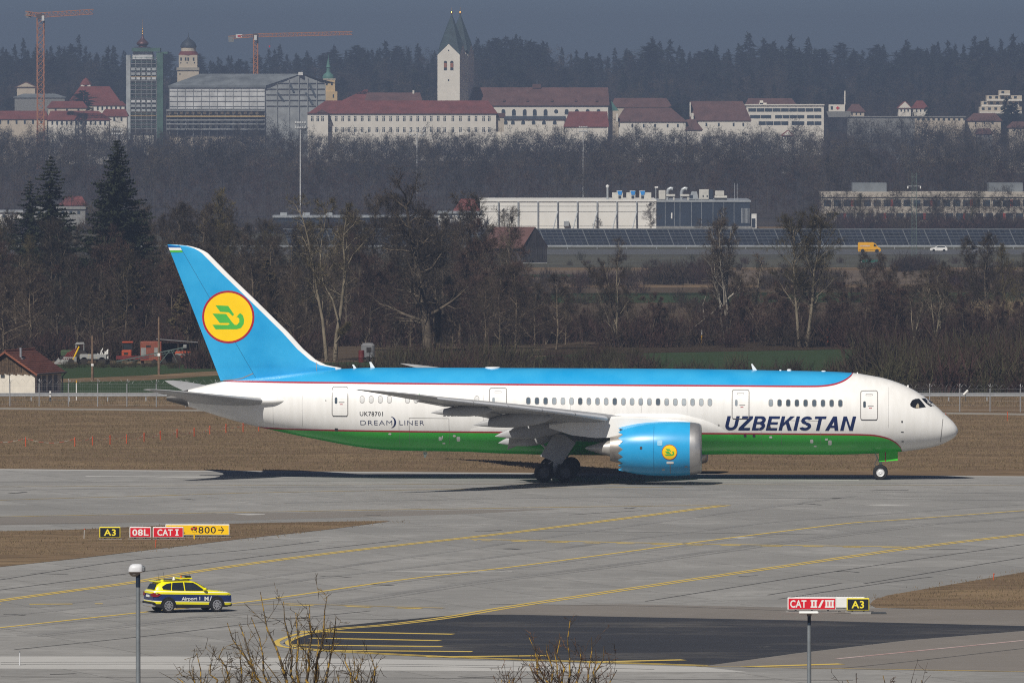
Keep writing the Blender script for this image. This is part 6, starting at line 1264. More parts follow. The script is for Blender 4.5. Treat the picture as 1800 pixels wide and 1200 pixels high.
# ------------------------------------------------------------------ left part of the hill
s = Site('scaffolded_tower', 'church tower wrapped in scaffolding with purple onion dome', 'tower', 4000, 256)
c = s.X(250); MB().box(s.X(233), s.X(270), 1.5, 10, -1, s.Zf(96)).build('shaft', m_wallw, s.o)
MB().lathe([(3.3, s.Zf(84)), (3.4, s.Zf(83)), (1.7, s.Zf(82.5)), (1.6, s.Zf(81)), (2.2, s.Zf(79.5)), (2.5, s.Zf(77)), (2.3, s.Zf(74.5)), (1.5, s.Zf(71.5)), (0.7, s.Zf(68)), (0.35, s.Zf(63)), (0.2, s.Zf(60)), (0, s.Zf(59.5))], c=(c, 5.5, 0), n=20).build('onion_dome', m_onion, s.o, smooth=40)
MB().lathe([(0.12, s.Zf(62)), (0.3, s.Zf(60)), (0.12, s.Zf(58.5)), (0.35, s.Zf(56)), (0.1, s.Zf(54)), (0.25, s.Zf(51)), (0.06, s.Zf(49)), (0.04, s.Zf(35)), (0, s.Zf(34.5))], c=(c, 5.5, 0), n=10).build('finial', m_gold, s.o, smooth=30)
MB().box(s.X(234), s.X(268), 0.4, 11, s.Zf(106), s.Zf(87)).build('wrapped_top', m_tarp, s.o)
MB().box(s.X(222), s.X(229.5), -0.5, 8, -1, s.Zf(97)).build('grey_net', m_net, s.o); MB().box(s.X(275), s.X(286.8), -0.4, 9, -1, s.Zf(92)).build('green_net', m_netg, s.o)
MB().box(s.X(232), s.X(282), -0.8, 11, s.Zf(91), s.Zf(84.5)).build('green_canopy', m_netg, s.o); MB().box(s.X(282), s.X(295), 1, 5, s.Zf(95), s.Zf(91.5)).build('crane_platform', m_netg, s.o)
for i, x in enumerate((229.5, 238.5, 248.5, 258.5, 267, 275)): MB().bar((s.X(x), -0.6, -1), (s.X(x), -0.6, s.Zf(100)), 0.22).build('upright', m_scaf, s.o)
for i in range(17):
    y = 104 + i * 7.6; MB().box(s.X(229.5), s.X(275), -0.9, 1.4, s.Zf(y + 0.9), s.Zf(y)).build('deck', m_deck if i in (4, 13) else m_scaf, s.o); MB().bar((s.X(229.5), -0.75, s.Zf(y - 2.6)), (s.X(275), -0.75, s.Zf(y - 2.6)), 0.14).build('ledger', m_netg, s.o)
for y in range(106, 220, 8): s.windows([(231 + q * 9.2, 237.5 + q * 9.2, y - 2.0, y + 2.2) for q in range(5) if (q * 7 + y * 3 + (y // 8) * 5) % 7 < 3], y0=-0.9, mat=m_net if y < 138 or y > 178 else m_tarp, name='sheet_panel')
s = Site('stone_tower', 'beige stone tower with dark slate dome and red skirt roof', 'tower', 4020, 331)
MB().box(s.X(311.8), s.X(349.6), 0, 8.5, -1, s.Zf(121)).build('shaft', m_walle, s.o); MB().box(s.X(314.5), s.X(347), 0.3, 8.2, s.Zf(121), s.Zf(97)).build('upper_shaft', m_walle, s.o); MB().box(s.X(310.6), s.X(350.5), -0.4, 8.9, s.Zf(124), s.Zf(119)).build('ledge', M('ledge_stone', (0.36, 0.33, 0.28), 0.9), s.o)
r2 = math.sqrt(2); cx = s.X(331)
MB().lathe([(4.2 * 1.0, s.Zf(97)), (3.3, s.Zf(90.5)), (3.1, s.Zf(90.5))], c=(cx, 4.2, 0), n=16).build('skirt_roof', m_roofr, s.o); MB().lathe([(3.05, s.Zf(92)), (3.05, s.Zf(83))], c=(cx, 4.2, 0), n=16).build('drum', m_walle, s.o)
MB().lathe([(3.3, s.Zf(83.5)), (3.35, s.Zf(82)), (3.05, s.Zf(78)), (2.4, s.Zf(74)), (1.4, s.Zf(70.5)), (0.6, s.Zf(68)), (0.2, s.Zf(65)), (0.06, s.Zf(58)), (0, s.Zf(57.8))], c=(cx, 4.2, 0), n=20).build('dome', m_slate, s.o, smooth=40)
s.windows([(x - 1.4, x + 1.4, 101.5, 107) for x in (318.5, 326.5, 331, 340.5)], y0=0.3); s.windows([(x - 0.8, x + 0.8, 109.5, 112) for x in (318, 329, 342)], y0=0.3); s.windows([(315.6, 317.4, 129, 132)])
s = Site('wrapped_abbey', 'large building wrapped in white sheeting and scaffold under grey roof', 'building', 3985, 430, dig=4)
MB().box(s.X(298), s.X(465.5), 0, 8, -1, s.Zf(153)).build('wall', m_walle, s.o)
MB().box(s.X(297.5), s.X(466), -1.3, 0.0, s.Zf(191.5), s.Zf(154.5)).build('white_sheeting', m_tarp, s.o)
ridge = (s.X(352), s.X(527)); ze = s.Zf(150.5); zr = s.Zf(130)
MB().add([(s.X(296), -1.8, ze), (s.X(468), -1.8, ze), (s.X(529), 6, zr), (s.X(350), 14, zr), (s.X(592), 13, s.Zf(147)), (s.X(410), 30, s.Zf(150)), (s.X(296), -1.8, ze - 0.9), (s.X(468), -1.8, ze - 0.9)], [(0, 1, 2, 3), (3, 2, 4, 5), (6, 7, 1, 0)]).build('roof', m_roofg, s.o, fix=False)
gw = MB(); gw.add([(s.X(466), -1.0, -1), (s.X(571), 11, -1), (s.X(571), 11, s.Zf(148)), (s.X(528), 6.1, s.Zf(131)), (s.X(466), -1.0, s.Zf(152.5))], [(0, 1, 2, 3, 4)]); gw.build('gable_net', m_net, s.o, fix=False)
gn = lambda x: -1.0 + 12 * (x - 466) / 105 - 0.25
for x in (466, 487, 508, 525, 540, 556, 571): MB().bar((s.X(x), gn(x), 0), (s.X(x), gn(x), s.Zf(152 - max(0, 20 - abs(x - 528) * 0.34))), 0.3).build('upright', m_scaf, s.o)
for y in (146, 156, 166, 176, 186): MB().bar((s.X(468 if y > 150 else 490), gn(468 if y > 150 else 490), s.Zf(y)), (s.X(570), gn(570), s.Zf(y)), 0.2).build('ledger', m_scaf, s.o)
for x0, x1, yt, yb in ((486, 500, 163, 177), (507, 518, 146, 162), (541, 556, 147, 170), (535, 551, 163, 184)): MB().add([(s.X(x0), gn(x0) - 0.15, s.Zf(yt)), (s.X(x0 + 4), gn(x0 + 4) - 0.15, s.Zf(yt)), (s.X(x1), gn(x1) - 0.15, s.Zf(yb)), (s.X(x1 - 4), gn(x1 - 4) - 0.15, s.Zf(yb))], [(0, 1, 2, 3)]).build('loose_net', M('painted_net_shade', (0.10, 0.12, 0.14), 0.9, var=0.3, scale=0.3), s.o, fix=False)  # slanted net patches with their shadow put into a darker colour
for i in range(13): MB().bar((s.X(298 + i * 14), -1.45, 0), (s.X(298 + i * 14), -1.45, s.Zf(154)), 0.18).build('upright', m_scaf, s.o)
for i in range(4): MB().bar((s.X(298), -1.5, s.Zf(160 + i * 9)), (s.X(466), -1.5, s.Zf(160 + i * 9)), 0.14).build('ledger', m_scaf, s.o)
for y, m_ in ((193, m_scaf), (203.5, m_deck), (210, m_scaf), (217, m_scaf), (226, m_scaf)): MB().box(s.X(293), s.X(466), -2.2, 0, s.Zf(y + 2.2), s.Zf(y)).build('deck', m_, s.o)
for y in (196.5, 212.5, 221): s.windows([(296 + i * 10.2, 301.5 + i * 10.2, y, y + 4) for i in range(16)], mat=m_wallw, name='bare_wall_patch', y0=-0.2)
MB().box(s.X(292), s.X(466), -0.14, -0.02, s.Zf(240), s.Zf(192)).build('shaded_wall', M('painted_wall_shade', (0.09, 0.085, 0.085), 0.9, var=0.2, scale=0.3), s.o)  # dark sheet over the cream wall: shade behind the decks painted as colour
MB().box(s.X(524), s.X(532), 5, 5.8, s.Zf(132.5), s.Zf(127)).build('ridge_sign', m_wm, s.o)
s = Site('domed_turret', 'slim ochre turret with green copper dome beside the wrapped building', 'tower', 4025, 577)
MB().box(s.X(569), s.X(589), 0, 5, -1, s.Zf(139)).build('shaft', m_ochre, s.o); MB().box(s.X(565), s.X(593), -0.8, 6, -1, s.Zf(161)).build('base', m_ochre, s.o); MB().box(s.X(568), s.X(590), -0.2, 5.2, s.Zf(140.5), s.Zf(138.5)).build('cornice', m_walle, s.o)
MB().lathe([(2.4, s.Zf(138.5)), (2.5, s.Zf(136)), (2.0, s.Zf(131.5)), (1.0, s.Zf(128)), (0.75, s.Zf(126)), (0.75, s.Zf(120)), (1.05, s.Zf(118.8)), (0.8, s.Zf(115)), (0.35, s.Zf(107)), (0.1, s.Zf(103)), (0.05, s.Zf(95)), (0, s.Zf(94.5))], c=(s.X(577), 2.5, 0), n=16).build('dome', m_copper, s.o, smooth=40)
s.windows([(585, 587.4, 166, 172)], y0=-0.8); s.windows([(573, 576, 144, 150), (582, 585, 144, 150)])
# red roofed town houses on the left
for lab, x0, x1, ye, yr, r0, r1, rm, wm, d, win in (('long red roof over pale walls at the foot of the orange crane', 84, 193, 210.5, 195, 88, 172, m_roofr, m_wallw, 3940, 12), ('red roof at the left border with a dark fire wall', -40, 84, 209, 195, -36, 80, m_roofr, m_walle, 3950, 8), ('big red hipped roof below the little cupola', 118, 214, 184, 152, 140, 192, m_roofr, m_walle, 4060, 5), ('low red roof in front of the cupola house', 84, 152, 189, 178, 90, 145, m_roofr, m_walle, 4000, 3), ('red roof right of the long roof beside the scaffold tower', 178, 224, 204, 192, 184, 220, m_roofr, m_wallw, 3980, 3), ('beige gabled house among trees left of the crane', 29, 63, 153, 144.5, 44, 48, m_roofb, m_walle, 4200, 0), ('flat grey hall with white fascia behind the crane mast', 25, 115, 171, 165, 40, 96, m_roofg, m_jgr, 4090, 0), ('small white dormered house right of the cupola roof', 164, 220, 185, 178, 170, 214, m_roofr, m_wallw, 4045, 6)):
    s = Site('town_house', lab, 'house', d, (x0 + x1) / 2, 'red roofed houses on the hill'); s.wall(x0 + 1, x1 - 1, ye, wm, 10); s.roof(x0, x1, ye, r0, r1, yr, rm, 10)
    if r1 - r0 < 5: MB().prism([(s.X(x0 + 1), s.Zf(ye) + 0.05), (s.X(x1 - 1), s.Zf(ye) + 0.05), (s.X((r0 + r1) / 2), s.Zf(yr) - 0.3)], -0.42, 3).build('gable', wm, s.o)
    s.windows([(x0 + 4 + (x1 - x0 - 8) * (i + 0.5) / win - 1.6, x0 + 4 + (x1 - x0 - 8) * (i + 0.5) / win + 1.6, ye + 2.5, ye + 9) for i in range(win)])
s = Site('cupola', 'little white cupola with red cap rising from the big red roof', 'cupola', 4063, 150, dig=0)
MB().box(s.X(141.5), s.X(158.5), 4, 8, s.Zf(161), s.Zf(149.5)).build('drum', m_wallw, s.o); MB().lathe([(2.6, s.Zf(149.5)), (2.3, s.Zf(147)), (1.2, s.Zf(140.5)), (0, s.Zf(136.5))], c=(s.X(150), 6, 0), n=8).build('cap', m_roofr, s.o); s.windows([(147.5, 152.5, 151, 158)], y0=4, arch=True)

# cranes
def lattice(mb, p, q, w, n, br=0.16, ch=0.3):
    p, q = Vector(p), Vector(q); t = (q - p).normalized(); a = t.cross(Vector((0, 1, 0))).normalized() if abs(t.y) < 0.9 else Vector((1, 0, 0)); b = t.cross(a).normalized()
    C4 = [a * (w / 2 * i) + b * (w / 2 * j) for i, j in ((-1, -1), (1, -1), (1, 1), (-1, 1))]
    for c in C4: mb.bar(p + c, q + c, ch)
    for i in range(n):
        u, v = p.lerp(q, i / n), p.lerp(q, (i + 1) / n)
        for e in range(4):
            c0, c1 = C4[e], C4[(e + 1) % 4]; mb.bar(u + c0, v + c1 if i % 2 else v + c1, br); mb.bar(u + c0, u + c1, br)
    return mb
def crane(label, d, xm, yb, yt, xj, yj, xc, yc, w, jw, sign):
    s = Site('tower_crane', label, 'crane', d, xm); o = s.o; z1 = s.Zf(yt)
    lattice(MB(), (0, 6, -1), (0, 6, z1), w, int((z1 + 1) / w), 0.22, 0.42).build('mast', m_crane, o)
    jb = s.Zf(yt) + jw * 0.6
    lattice(MB(), (0, 6, jb), (s.X(xj), 2, s.Zf(yj)), jw, int(abs(s.X(xj)) / 1.7), 0.13, 0.24).build('jib', m_crane, o)
    lattice(MB(), (0, 6, jb), (s.X(xc), 8, s.Zf(yc)), jw * 0.8, 6, 0.14, 0.26).build('counter_jib', m_crane, o)
    MB().box(s.X(xc), s.X(xc) + 2.2, 7, 9, s.Zf(yc) - 1.8, s.Zf(yc) + 0.4).build('counterweight', m_jgr, o); MB().bevbox(-w * 0.6, w * 0.6, 4.6, 7.4, z1 - 0.4, z1 + 1.6, 0.1).build('slewing_unit', M('crane_dark', (0.09, 0.06, 0.05), 0.7), o)
    MB().bevbox(w * 0.2 if sign is None else -0.6, w * 0.2 + 1.1 if sign is None else 0.6, 3.6, 4.8, z1 - 1.2, z1 + 0.9, 0.1).build('driver_cab', m_wm, o)
    if sign: MB().box(s.X(414), s.X(425.5), 6.6, 6.9, s.Zf(67), s.Zf(60.5)).build('sign_board', m_wm, o); MB().box(s.X(417), s.X(422.5), 6.45, 6.59, s.Zf(65), s.Zf(62.5)).build('sign_print', m_sred, o)
    MB().bar((s.X(xm + (xj - xm) * (0.08 if sign is None else 0.15)), 5.5, jb - 0.6), (s.X(xm + (xj - xm) * (0.08 if sign is None else 0.15)), 5.5, s.Zf(62 if sign is None else 82)), 0.12).build('hook_rope', m_slate, o)
    if sign: MB().box(s.X(472), s.X(474.5), 5.2, 5.8, s.Zf(83.5), s.Zf(80.5)).build('hook_block', m_sred, o)
crane('tall orange tower crane at the left border with short visible jib', 3900, 70.5, 215, 32, 164, 21, 44, 23.5, 2.7, 1.9, None)
crane('orange tower crane with long thin jib behind the wrapped building', 4040, 449, 140, 66, 619, 58.5, 401, 66.5, 1.7, 1.35, True)

# floodlight masts of the sports ground
m_mast = M('mast_white', (0.55, 0.55, 0.54), 0.5, var=0.2, scale=0.6)
for x, yt, yb, d, lab, w in ((528, 228, 348, 2520, 'tall white floodlight mast left of the other two', 9), (733, 240, 330, 3000, 'white floodlight mast with wide lamp rack in the middle', 13), (1025, 234, 330, 3000, 'white floodlight mast almost hidden in the right hand trees', 7), (206, 238, 330, 3000, 'white lamp rack showing above the dark spruce', 9)):
    s = Site('floodlight_mast', lab, 'floodlight', d, x); h = s.Zf(yt); MB().tube([(0, 0, 0), (0, 0, h)], [0.19, 0.13], 10).build('mast', m_mast, s.o, smooth=40)
    for r in range(2): MB().box(-w * s.k, w * s.k, -0.1, 0.05, h + 0.24 + r * 1.3, h + 0.34 + r * 1.3).build('cross_arm', m_mast, s.o)
    for r in range(2):
        for i in range(5): c = (-w * s.k * 0.9 + w * s.k * 0.45 * i); MB().bevbox(c - 0.22, c + 0.22, -0.5, -0.15, h + 0.35 + r * 1.3, h + 0.75 + r * 1.3, 0.05).build('lamp', m_mast, s.o)
    for c in (-1, 1): MB().bar((c * w * s.k, 0, h), (c * w * s.k, 0, h + 2.2), 0.14).build('rack_post', m_mast, s.o)
# ------------------------------------------------------------------ warehouse, solar field, road traffic (about 2 km out)
m_panelw = M('sandwich_panel_white', (0.76, 0.74, 0.69), 0.6, var=0.05, scale=0.2); m_panelb = M('sandwich_panel_navy', (0.022, 0.032, 0.05), 0.55, var=0.2, scale=0.2); m_hvac = M('air_plant_casing', (0.52, 0.50, 0.45), 0.6, var=0.12, scale=0.8); m_hblue = M('plant_blue', (0.02, 0.20, 0.52), 0.5); m_duct = M('duct_zinc', (0.42, 0.44, 0.45), 0.4, metal=0.4, var=0.15)
WD = 2372.0
s = Site('warehouse', 'long white warehouse with braced wall and navy end bay', 'warehouse', WD, 1080); kx = s.X
s.wall(844, 1153.5, 353, m_panelw, 40); s.wall(1153.5, 1318, 354, m_panelb, 38, name='navy_wall'); s.box('parapet', 842, 1154, 351.4, 354.2, m_panelw, -0.25, 41); s.box('roof_edge', 1154, 1320, 352, 355, m_duct, -0.2, 39)
for i, x in enumerate(np.linspace(876, 1119, 8)):
    MB().bar((kx(x), -0.35, 0), (kx(x), -0.35, s.Zf(354)), 0.3).build('wall_post', m_duct, s.o)
    if i > 2: MB().bar((kx(x), -0.4, s.Zf(372)), (kx(x - 8), -3.5, 0), 0.22).build('brace', m_duct, s.o)
for y in (362, 371.5, 397): s.box('wall_rail', 844, 1153.4, y, y + 0.5, m_jgr, -0.06, 0.05)
for x in (1169, 1185, 1195, 1215, 1233, 1253, 1272, 1290): s.box('panel_joint', x, x + 0.6, 356, 402, m_duct, -0.06, 0.05)
for i in range(7): s.box('louvre', 1303 + i * 2.2, 1304 + i * 2.2, 366, 392, m_duct, -0.12, 0.1)
s.box('loading_plinth', 1153.5, 1322, 397.5, 404, m_jgr, -1.6, 1.55); s.box('door', 1179.5, 1181.8, 374, 384, m_wm, -0.1, 0.08); s.box('wall_unit', 991, 1000, 388.5, 397, m_duct, -1.2, 1.1); s.box('side_kiosk', 1319.5, 1330, 376, 402, m_wm, 1, 6); s.box('kiosk_door', 1321.5, 1328, 384, 400, m_panelb, 0.9, 0.12)
def plant(name, label, xc): 
    q = Site(name, label, 'roof plant', WD + 8, xc, 'plant on the warehouse roof'); q.o.location.z += q.Zf(352.3); q.b = q.Zf(352.3); return q
def pz(q, y): return q.Zf(y) - q.b
def bx(q, nm, x0, x1, yt, yb, m_, y0=0, dp=2.5, bev=0.08): return MB().bevbox(q.X(x0), q.X(x1), y0, y0 + dp, pz(q, yb), pz(q, yt), bev).build(nm, m_, q.o)
q = plant('roof_flue', 'tall thin silver flue at the left end of the roof plant', 1068); MB().tube([(0, 1, 0), (0, 1, pz(q, 330))], 0.26, 10).build('pipe', m_duct, q.o); MB().lathe([(0.26, pz(q, 330)), (0.42, pz(q, 328)), (0.42, pz(q, 326)), (0, pz(q, 324.5))], c=(0, 1, 0), n=10).build('cowl', m_wm, q.o); bx(q, 'foot', 1066, 1071, 349, 352.3, m_duct)
for x0, xa, x1, lab in ((1076, 1084, 1095, 'cream air unit with wide blue hood beside the flue'), (1101, 1107, 1117, 'cream air unit with small blue cap, second from the flue'), (1124, 1124, 1145, 'cream air unit with blue funnel, third from the flue')):
    q = plant('air_handling_unit', lab, (x0 + x1) / 2); bx(q, 'casing', x0, x1, 338.5, 350.8, m_hvac); bx(q, 'hood', xa, xa + 10, 335, 338.5, m_hvac, 0.3, 1.8); MB().prism([(q.X(xa + 1), pz(q, 335.5)), (q.X(xa + 10), pz(q, 335.5)), (q.X(xa + 8.5), pz(q, 342.5)), (q.X(xa + 3), pz(q, 342.5))], -0.12, 0.0).build('blue_funnel', m_hblue, q.o); bx(q, 'frame', x0, x1, 350.8, 352.3, m_duct, 0.2, 2); bx(q, 'grille', xa + 3, xa + 8, 344, 349, m_panelb, -0.08, 0.2, 0.02)
q = plant('air_handling_unit', 'cream air unit box with thin mast, fourth from the flue', 1164); bx(q, 'casing', 1158, 1170, 334.5, 350.8, m_hvac); bx(q, 'frame', 1158, 1170, 350.8, 352.3, m_duct, 0.2, 2); MB().tube([(q.X(1153), 1, 0), (q.X(1153), 1, pz(q, 329))], 0.12, 6).build('mast', m_duct, q.o); bx(q, 'mast_head', 1151, 1157, 328, 330.5, m_wm, 0.8, 0.5, 0.02)
for x, yt, lab, dr in ((1177, 330, 'bent silver duct over a cream manifold', 1), (1202, 330.5, 'second bent silver duct with swan neck', 1)):
    q = plant('swan_neck_duct', lab, x); P = [(q.X(x - 4), 0.8, 0), (q.X(x - 4), 0.8, pz(q, 338)), (q.X(x - 2), 0.8, pz(q, 333)), (q.X(x + 2), 0.8, pz(q, 331)), (q.X(x + 6), 0.8, pz(q, 332))]; MB().tube(P, 0.42, 10).build('duct', m_duct, q.o, smooth=40); bx(q, 'manifold', x - 6, x + 10, 341.5, 345.5, m_hvac, 0, 2); bx(q, 'leg_box', x - 6, x - 2, 346, 352.3, m_duct, 0.2, 1.5); bx(q, 'leg_box', x + 6, x + 9, 345.5, 352.3, m_hvac, 0.2, 1.5)
q = plant('plenum_box', 'grey sloping plenum left of the big cream box', 1220); MB().prism([(q.X(1211), pz(q, 350)), (q.X(1228), pz(q, 350)), (q.X(1225), pz(q, 337)), (q.X(1216), pz(q, 336.5))], 0, 2).build('body', m_duct, q.o); bx(q, 'stand', 1212, 1227, 350, 352.3, m_panelb, 0.3, 1.4, 0.02); bx(q, 'fan_grille', 1212.5, 1218, 343, 348.5, m_panelb, -0.06, 0.2, 0.02)
q = plant('air_handling_unit', 'big cream plant box, the tallest on the roof', 1241); bx(q, 'casing', 1229, 1246, 333, 350.5, m_hvac); bx(q, 'side', 1246.2, 1253.5, 333.6, 350.5, m_panelb, 0.2, 2.4); bx(q, 'frame', 1229, 1253, 350.5, 352.3, m_duct, 0.2, 2); bx(q, 'grille', 1235, 1237, 343, 346.5, m_panelb, -0.06, 0.2, 0.02); bx(q, 'grille', 1242, 1244, 343, 346.5, m_panelb, -0.06, 0.2, 0.02)
q = plant('air_handling_unit', 'small cream plant box at the right end of the row', 1266); bx(q, 'casing', 1257, 1273, 335.5, 343.5, m_hvac); bx(q, 'frame', 1256, 1278, 347, 352.3, m_panelb, 0.3, 1.8); MB().tube([(q.X(1256), 0.1, pz(q, 346.5)), (q.X(1278), 0.1, pz(q, 346.5))], 0.35, 8).build('pipe', m_hvac, q.o)
for x, yt in ((1291.5, 322), (1296, 323)):
    q = plant('lightning_rod', 'thin lightning rod on the navy roof, the %s one' % ('first' if x < 1294 else 'second'), x); MB().tube([(0, 1, 0), (0, 1, pz(q, yt))], 0.07, 5).build('rod', m_duct, q.o); bx(q, 'foot', x - 1.2, x + 1.2, 351, 352.3, m_duct, 0.7, 0.6, 0.02)

# solar tables
m_sol = M('solar_cells', (0.014, 0.018, 0.028), 0.4, var=0.3, scale=0.8, spec=0.3, rnd=0.2); m_solf = M('solar_frame', (0.15, 0.16, 0.17), 0.5, metal=0.3); SD = 2025.0; ks = SD / F
tz0, tz1 = H - (431.5 - YH) * ks, H - (403.6 - YH) * ks; tw = 37.6 * ks; gz = T(SD)
proto = None
for i in range(36):
    x = 497 + i * 37.6; loc = ((x - 900) * ks, SD, gz)
    if proto is None:
        proto = thing('solar_table', 'dark blue solar table, first from the left in the long array', 'solar panel', loc, 0, 'solar tables before the warehouse')
        sk = -11.0 * ks                                   # the row runs at a slant to the view, so the joints lean
        P = lambda u, v: Vector((u * tw + sk * (1 - v) * -1.0, 3.6 * v, (tz0 - gz) + (tz1 - tz0) * v))
        for r in range(5):
            v0, v1 = r / 5 + 0.012, (r + 1) / 5 - 0.012; a = [P(0.02, v0), P(0.98, v0), P(0.98, v1), P(0.02, v1)]
            row = MB().add(a + [p - Vector((0, 0, 0.06)) for p in a], [(0, 1, 2, 3), (7, 6, 5, 4), (0, 4, 5, 1), (1, 5, 6, 2), (2, 6, 7, 3), (3, 7, 4, 0)]).build('panel_row', m_sol, proto)
            gl = MB()
            for c in range(1, 4): gl.bar(P(c / 4, v0) + Vector((0, -0.03, 0.02)), P(c / 4, v1) + Vector((0, -0.03, 0.02)), 0.03)
            tag(gl.build('cell_joint', m_solf, row), kind='stuff')
            MB().bar(P(0.0, v1 + 0.012) + Vector((0, 0, 0.0)), P(1.0, v1 + 0.012) + Vector((0, 0, 0.0)), 0.06).build('rail', m_solf, proto)
        MB().bar(P(1.0, 0), P(1.0, 1), 0.17).build('end_frame', m_solf, proto); MB().bar(P(0, 1.015), P(1, 1.015), 0.24).build('top_rail', m_solf, proto)
        for u in (0.25, 0.75): MB().bar(P(u, 0.1), (P(u, 0.1).x, P(u, 0.1).y, -0.1), 0.12).build('leg', m_solf, proto); MB().bar(P(u, 0.85), (P(u, 0.85).x, P(u, 0.85).y, -0.1), 0.12).build('leg', m_solf, proto)
    else:
        c = copy_tree(proto); c.location = loc; c['label'] = 'dark blue solar table, %s from the left in the long array' % nth(i + 1)
# traffic
def wheels(o, xs, y, r, m_):
    for x in xs:
        for yy in (y, -y): MB().lathe([(0, -0.1), (r * 0.8, -0.12), (r, -0.08), (r, 0.08), (r * 0.8, 0.12), (0, 0.1)], c=(x, yy, r), n=16, axis='y').build('wheel', m_, o)
vb = G(1528, 444.6); kv = vb.y / F; vl = 40 * kv
van = thing('yellow_van', 'yellow delivery van on the far road before the solar array', 'van', (vb.x, vb.y, vb.z + 0.07)); m_vy = M('van_yellow', (0.72, 0.36, 0.01), 0.4, var=0.05)
q = [(-0.5, 0.12), (-0.5, 0.40), (-0.47, 0.455), (0.16, 0.455), (0.27, 0.40), (0.37, 0.26), (0.46, 0.21), (0.5, 0.15), (0.5, 0.08), (0.44, 0.05), (-0.48, 0.05)]; MB().prism([(x * vl, z * vl) for x, z in q], -0.95, 0.95).build('body', m_vy, van)
for sd in (-1, 1): MB().prism([(x * vl, z * vl) for x, z in ((0.19, 0.27), (0.19, 0.385), (0.245, 0.38), (0.33, 0.27))], sd * 0.955 - 0.01, sd * 0.955 + 0.01).build('cab_window', m_cgl, van); MB().box(-0.4 * vl, 0.02 * vl, sd * 0.958 - 0.01, sd * 0.958 + 0.01, 0.27 * vl, 0.33 * vl).build('side_print', M('van_print', (0.55, 0.4, 0.3), 0.5, var=0.3, scale=4), van); MB().box(-0.47 * vl, 0.46 * vl, sd * 0.955 - 0.015, sd * 0.955 + 0.015, 0.10 * vl, 0.125 * vl).build('rub_strip', m_cblk, van); MB().box(-0.505 * vl, -0.49 * vl, sd * 0.8 - 0.12, sd * 0.8 + 0.12, 0.14 * vl, 0.24 * vl).build('tail_lamp', m_ctail, van)
MB().add([(0.275 * vl, -0.8, 0.4 * vl), (0.275 * vl, 0.8, 0.4 * vl), (0.378 * vl, 0.85, 0.265 * vl), (0.378 * vl, -0.85, 0.265 * vl)], [(0, 1, 2, 3)]).build('windscreen', m_cgl, van, fix=False); wheels(van, (-0.3 * vl, 0.33 * vl), 0.88, 0.085 * vl, m_cblk)
def far_car(x, y, lpx, label, mat):
    b = G(x, y); k = b.y / F; L = lpx * k; o = thing('passing_car', label, 'car', (b.x, b.y, b.z + 0.07)); s_ = -1
    q = [(-0.5, 0.1), (-0.5, 0.2), (-0.46, 0.24), (-0.36, 0.34), (0.05, 0.345), (0.22, 0.235), (0.46, 0.2), (0.5, 0.15), (0.5, 0.06), (-0.49, 0.06)]; MB().prism([(s_ * a * L, c * L) for a, c in q], -0.85, 0.85).build('body', mat, o)
    for sd in (-1, 1): MB().prism([(s_ * a * L, c * L) for a, c in ((-0.4, 0.245), (-0.34, 0.32), (0.04, 0.325), (0.17, 0.24))], sd * 0.86 - 0.01, sd * 0.86 + 0.01).build('side_window', m_cgl, o)
    wheels(o, (-0.3 * L, 0.31 * L), 0.8, 0.075 * L, m_cblk)
far_car(1650, 442.6, 30, 'white car on the far road right of the yellow van', m_wm); far_car(1708, 444.5, 26, 'dull grey car on the far road near the right border', M('car_grey', (0.2, 0.2, 0.21), 0.35, metal=0.3))
far_car(1262, 443.5, 24, 'dark car with red tail lamp behind the pale birch', M('car_dark', (0.03, 0.03, 0.035), 0.35))
ra, rb = G(-100, 437.6), G(2000, 437.6); rl = thing('road_barrier', 'thin grey crash barrier along the far road', 'guard rail', ra); L_ = rb.x - ra.x
MB().box(0, L_, -0.05, 0.05, 0.45, 0.78).build('beam', m_duct, rl)
me_p = MB().box(-0.06, 0.06, 0, 0.1, -0.1, 0.6).mesh('post', m_duct)
for i in range(int(L_ / 6)): q = link('post', me_p, rl); q.location = (i * 6.0, 0, 0)

# barn
s = Site('field_barn', 'dark timber barn with brown red roof beside the solar array', 'barn', G(915, 463).y, 905); m_barn = M('barn_board', (0.05, 0.042, 0.042), 0.95, var=0.35, scale=0.6, rnd=0.25)
for i in range(22): x0 = 848 + i * 3.2; MB().box(s.X(x0) + 0.01, s.X(x0 + 3.2) - 0.01, -0.02 - 0.02 * (i % 2), 5, -0.2, s.Zf(435.5)).build('board', m_barn, s.o)
B_ = lambda x, y, dep: Vector((s.X(x), dep, s.Zf(y)))
for i in range(14):
    x0, x1 = 918.6 + i * 3.1, 918.6 + (i + 1) * 3.1 - 0.2; dep = lambda x: (x - 918) * s.k * 1.0; top = lambda x: 436 - 36 * (1 - abs(x - 940.5) / 22.5) if True else 0
    MB().add([(s.X(x0), dep(x0), -0.2), (s.X(x1), dep(x1), -0.2), (s.X(x1), dep(x1), s.Zf(top(x1))), (s.X(x0), dep(x0), s.Zf(top(x0)))], [(0, 1, 2, 3)]).build('gable_board', m_barn, s.o, fix=False)
MB().add([B_(846, 436.5, -0.5), B_(917, 436.5, -0.5), B_(941, 399, 2.3), B_(868, 399, 2.3), B_(964, 435, 5.2), B_(890, 435, 5.2)], [(0, 1, 2, 3), (3, 2, 4, 5)]).build('roof', m_roofb, s.o, fix=False); s.box('plinth', 880, 962, 461.5, 464.5, m_jgr, -0.15, 0.1); s.box('door', 925, 935, 442, 462, M('barn_door', (0.025, 0.024, 0.026), 0.95), 0.1, 0.4)
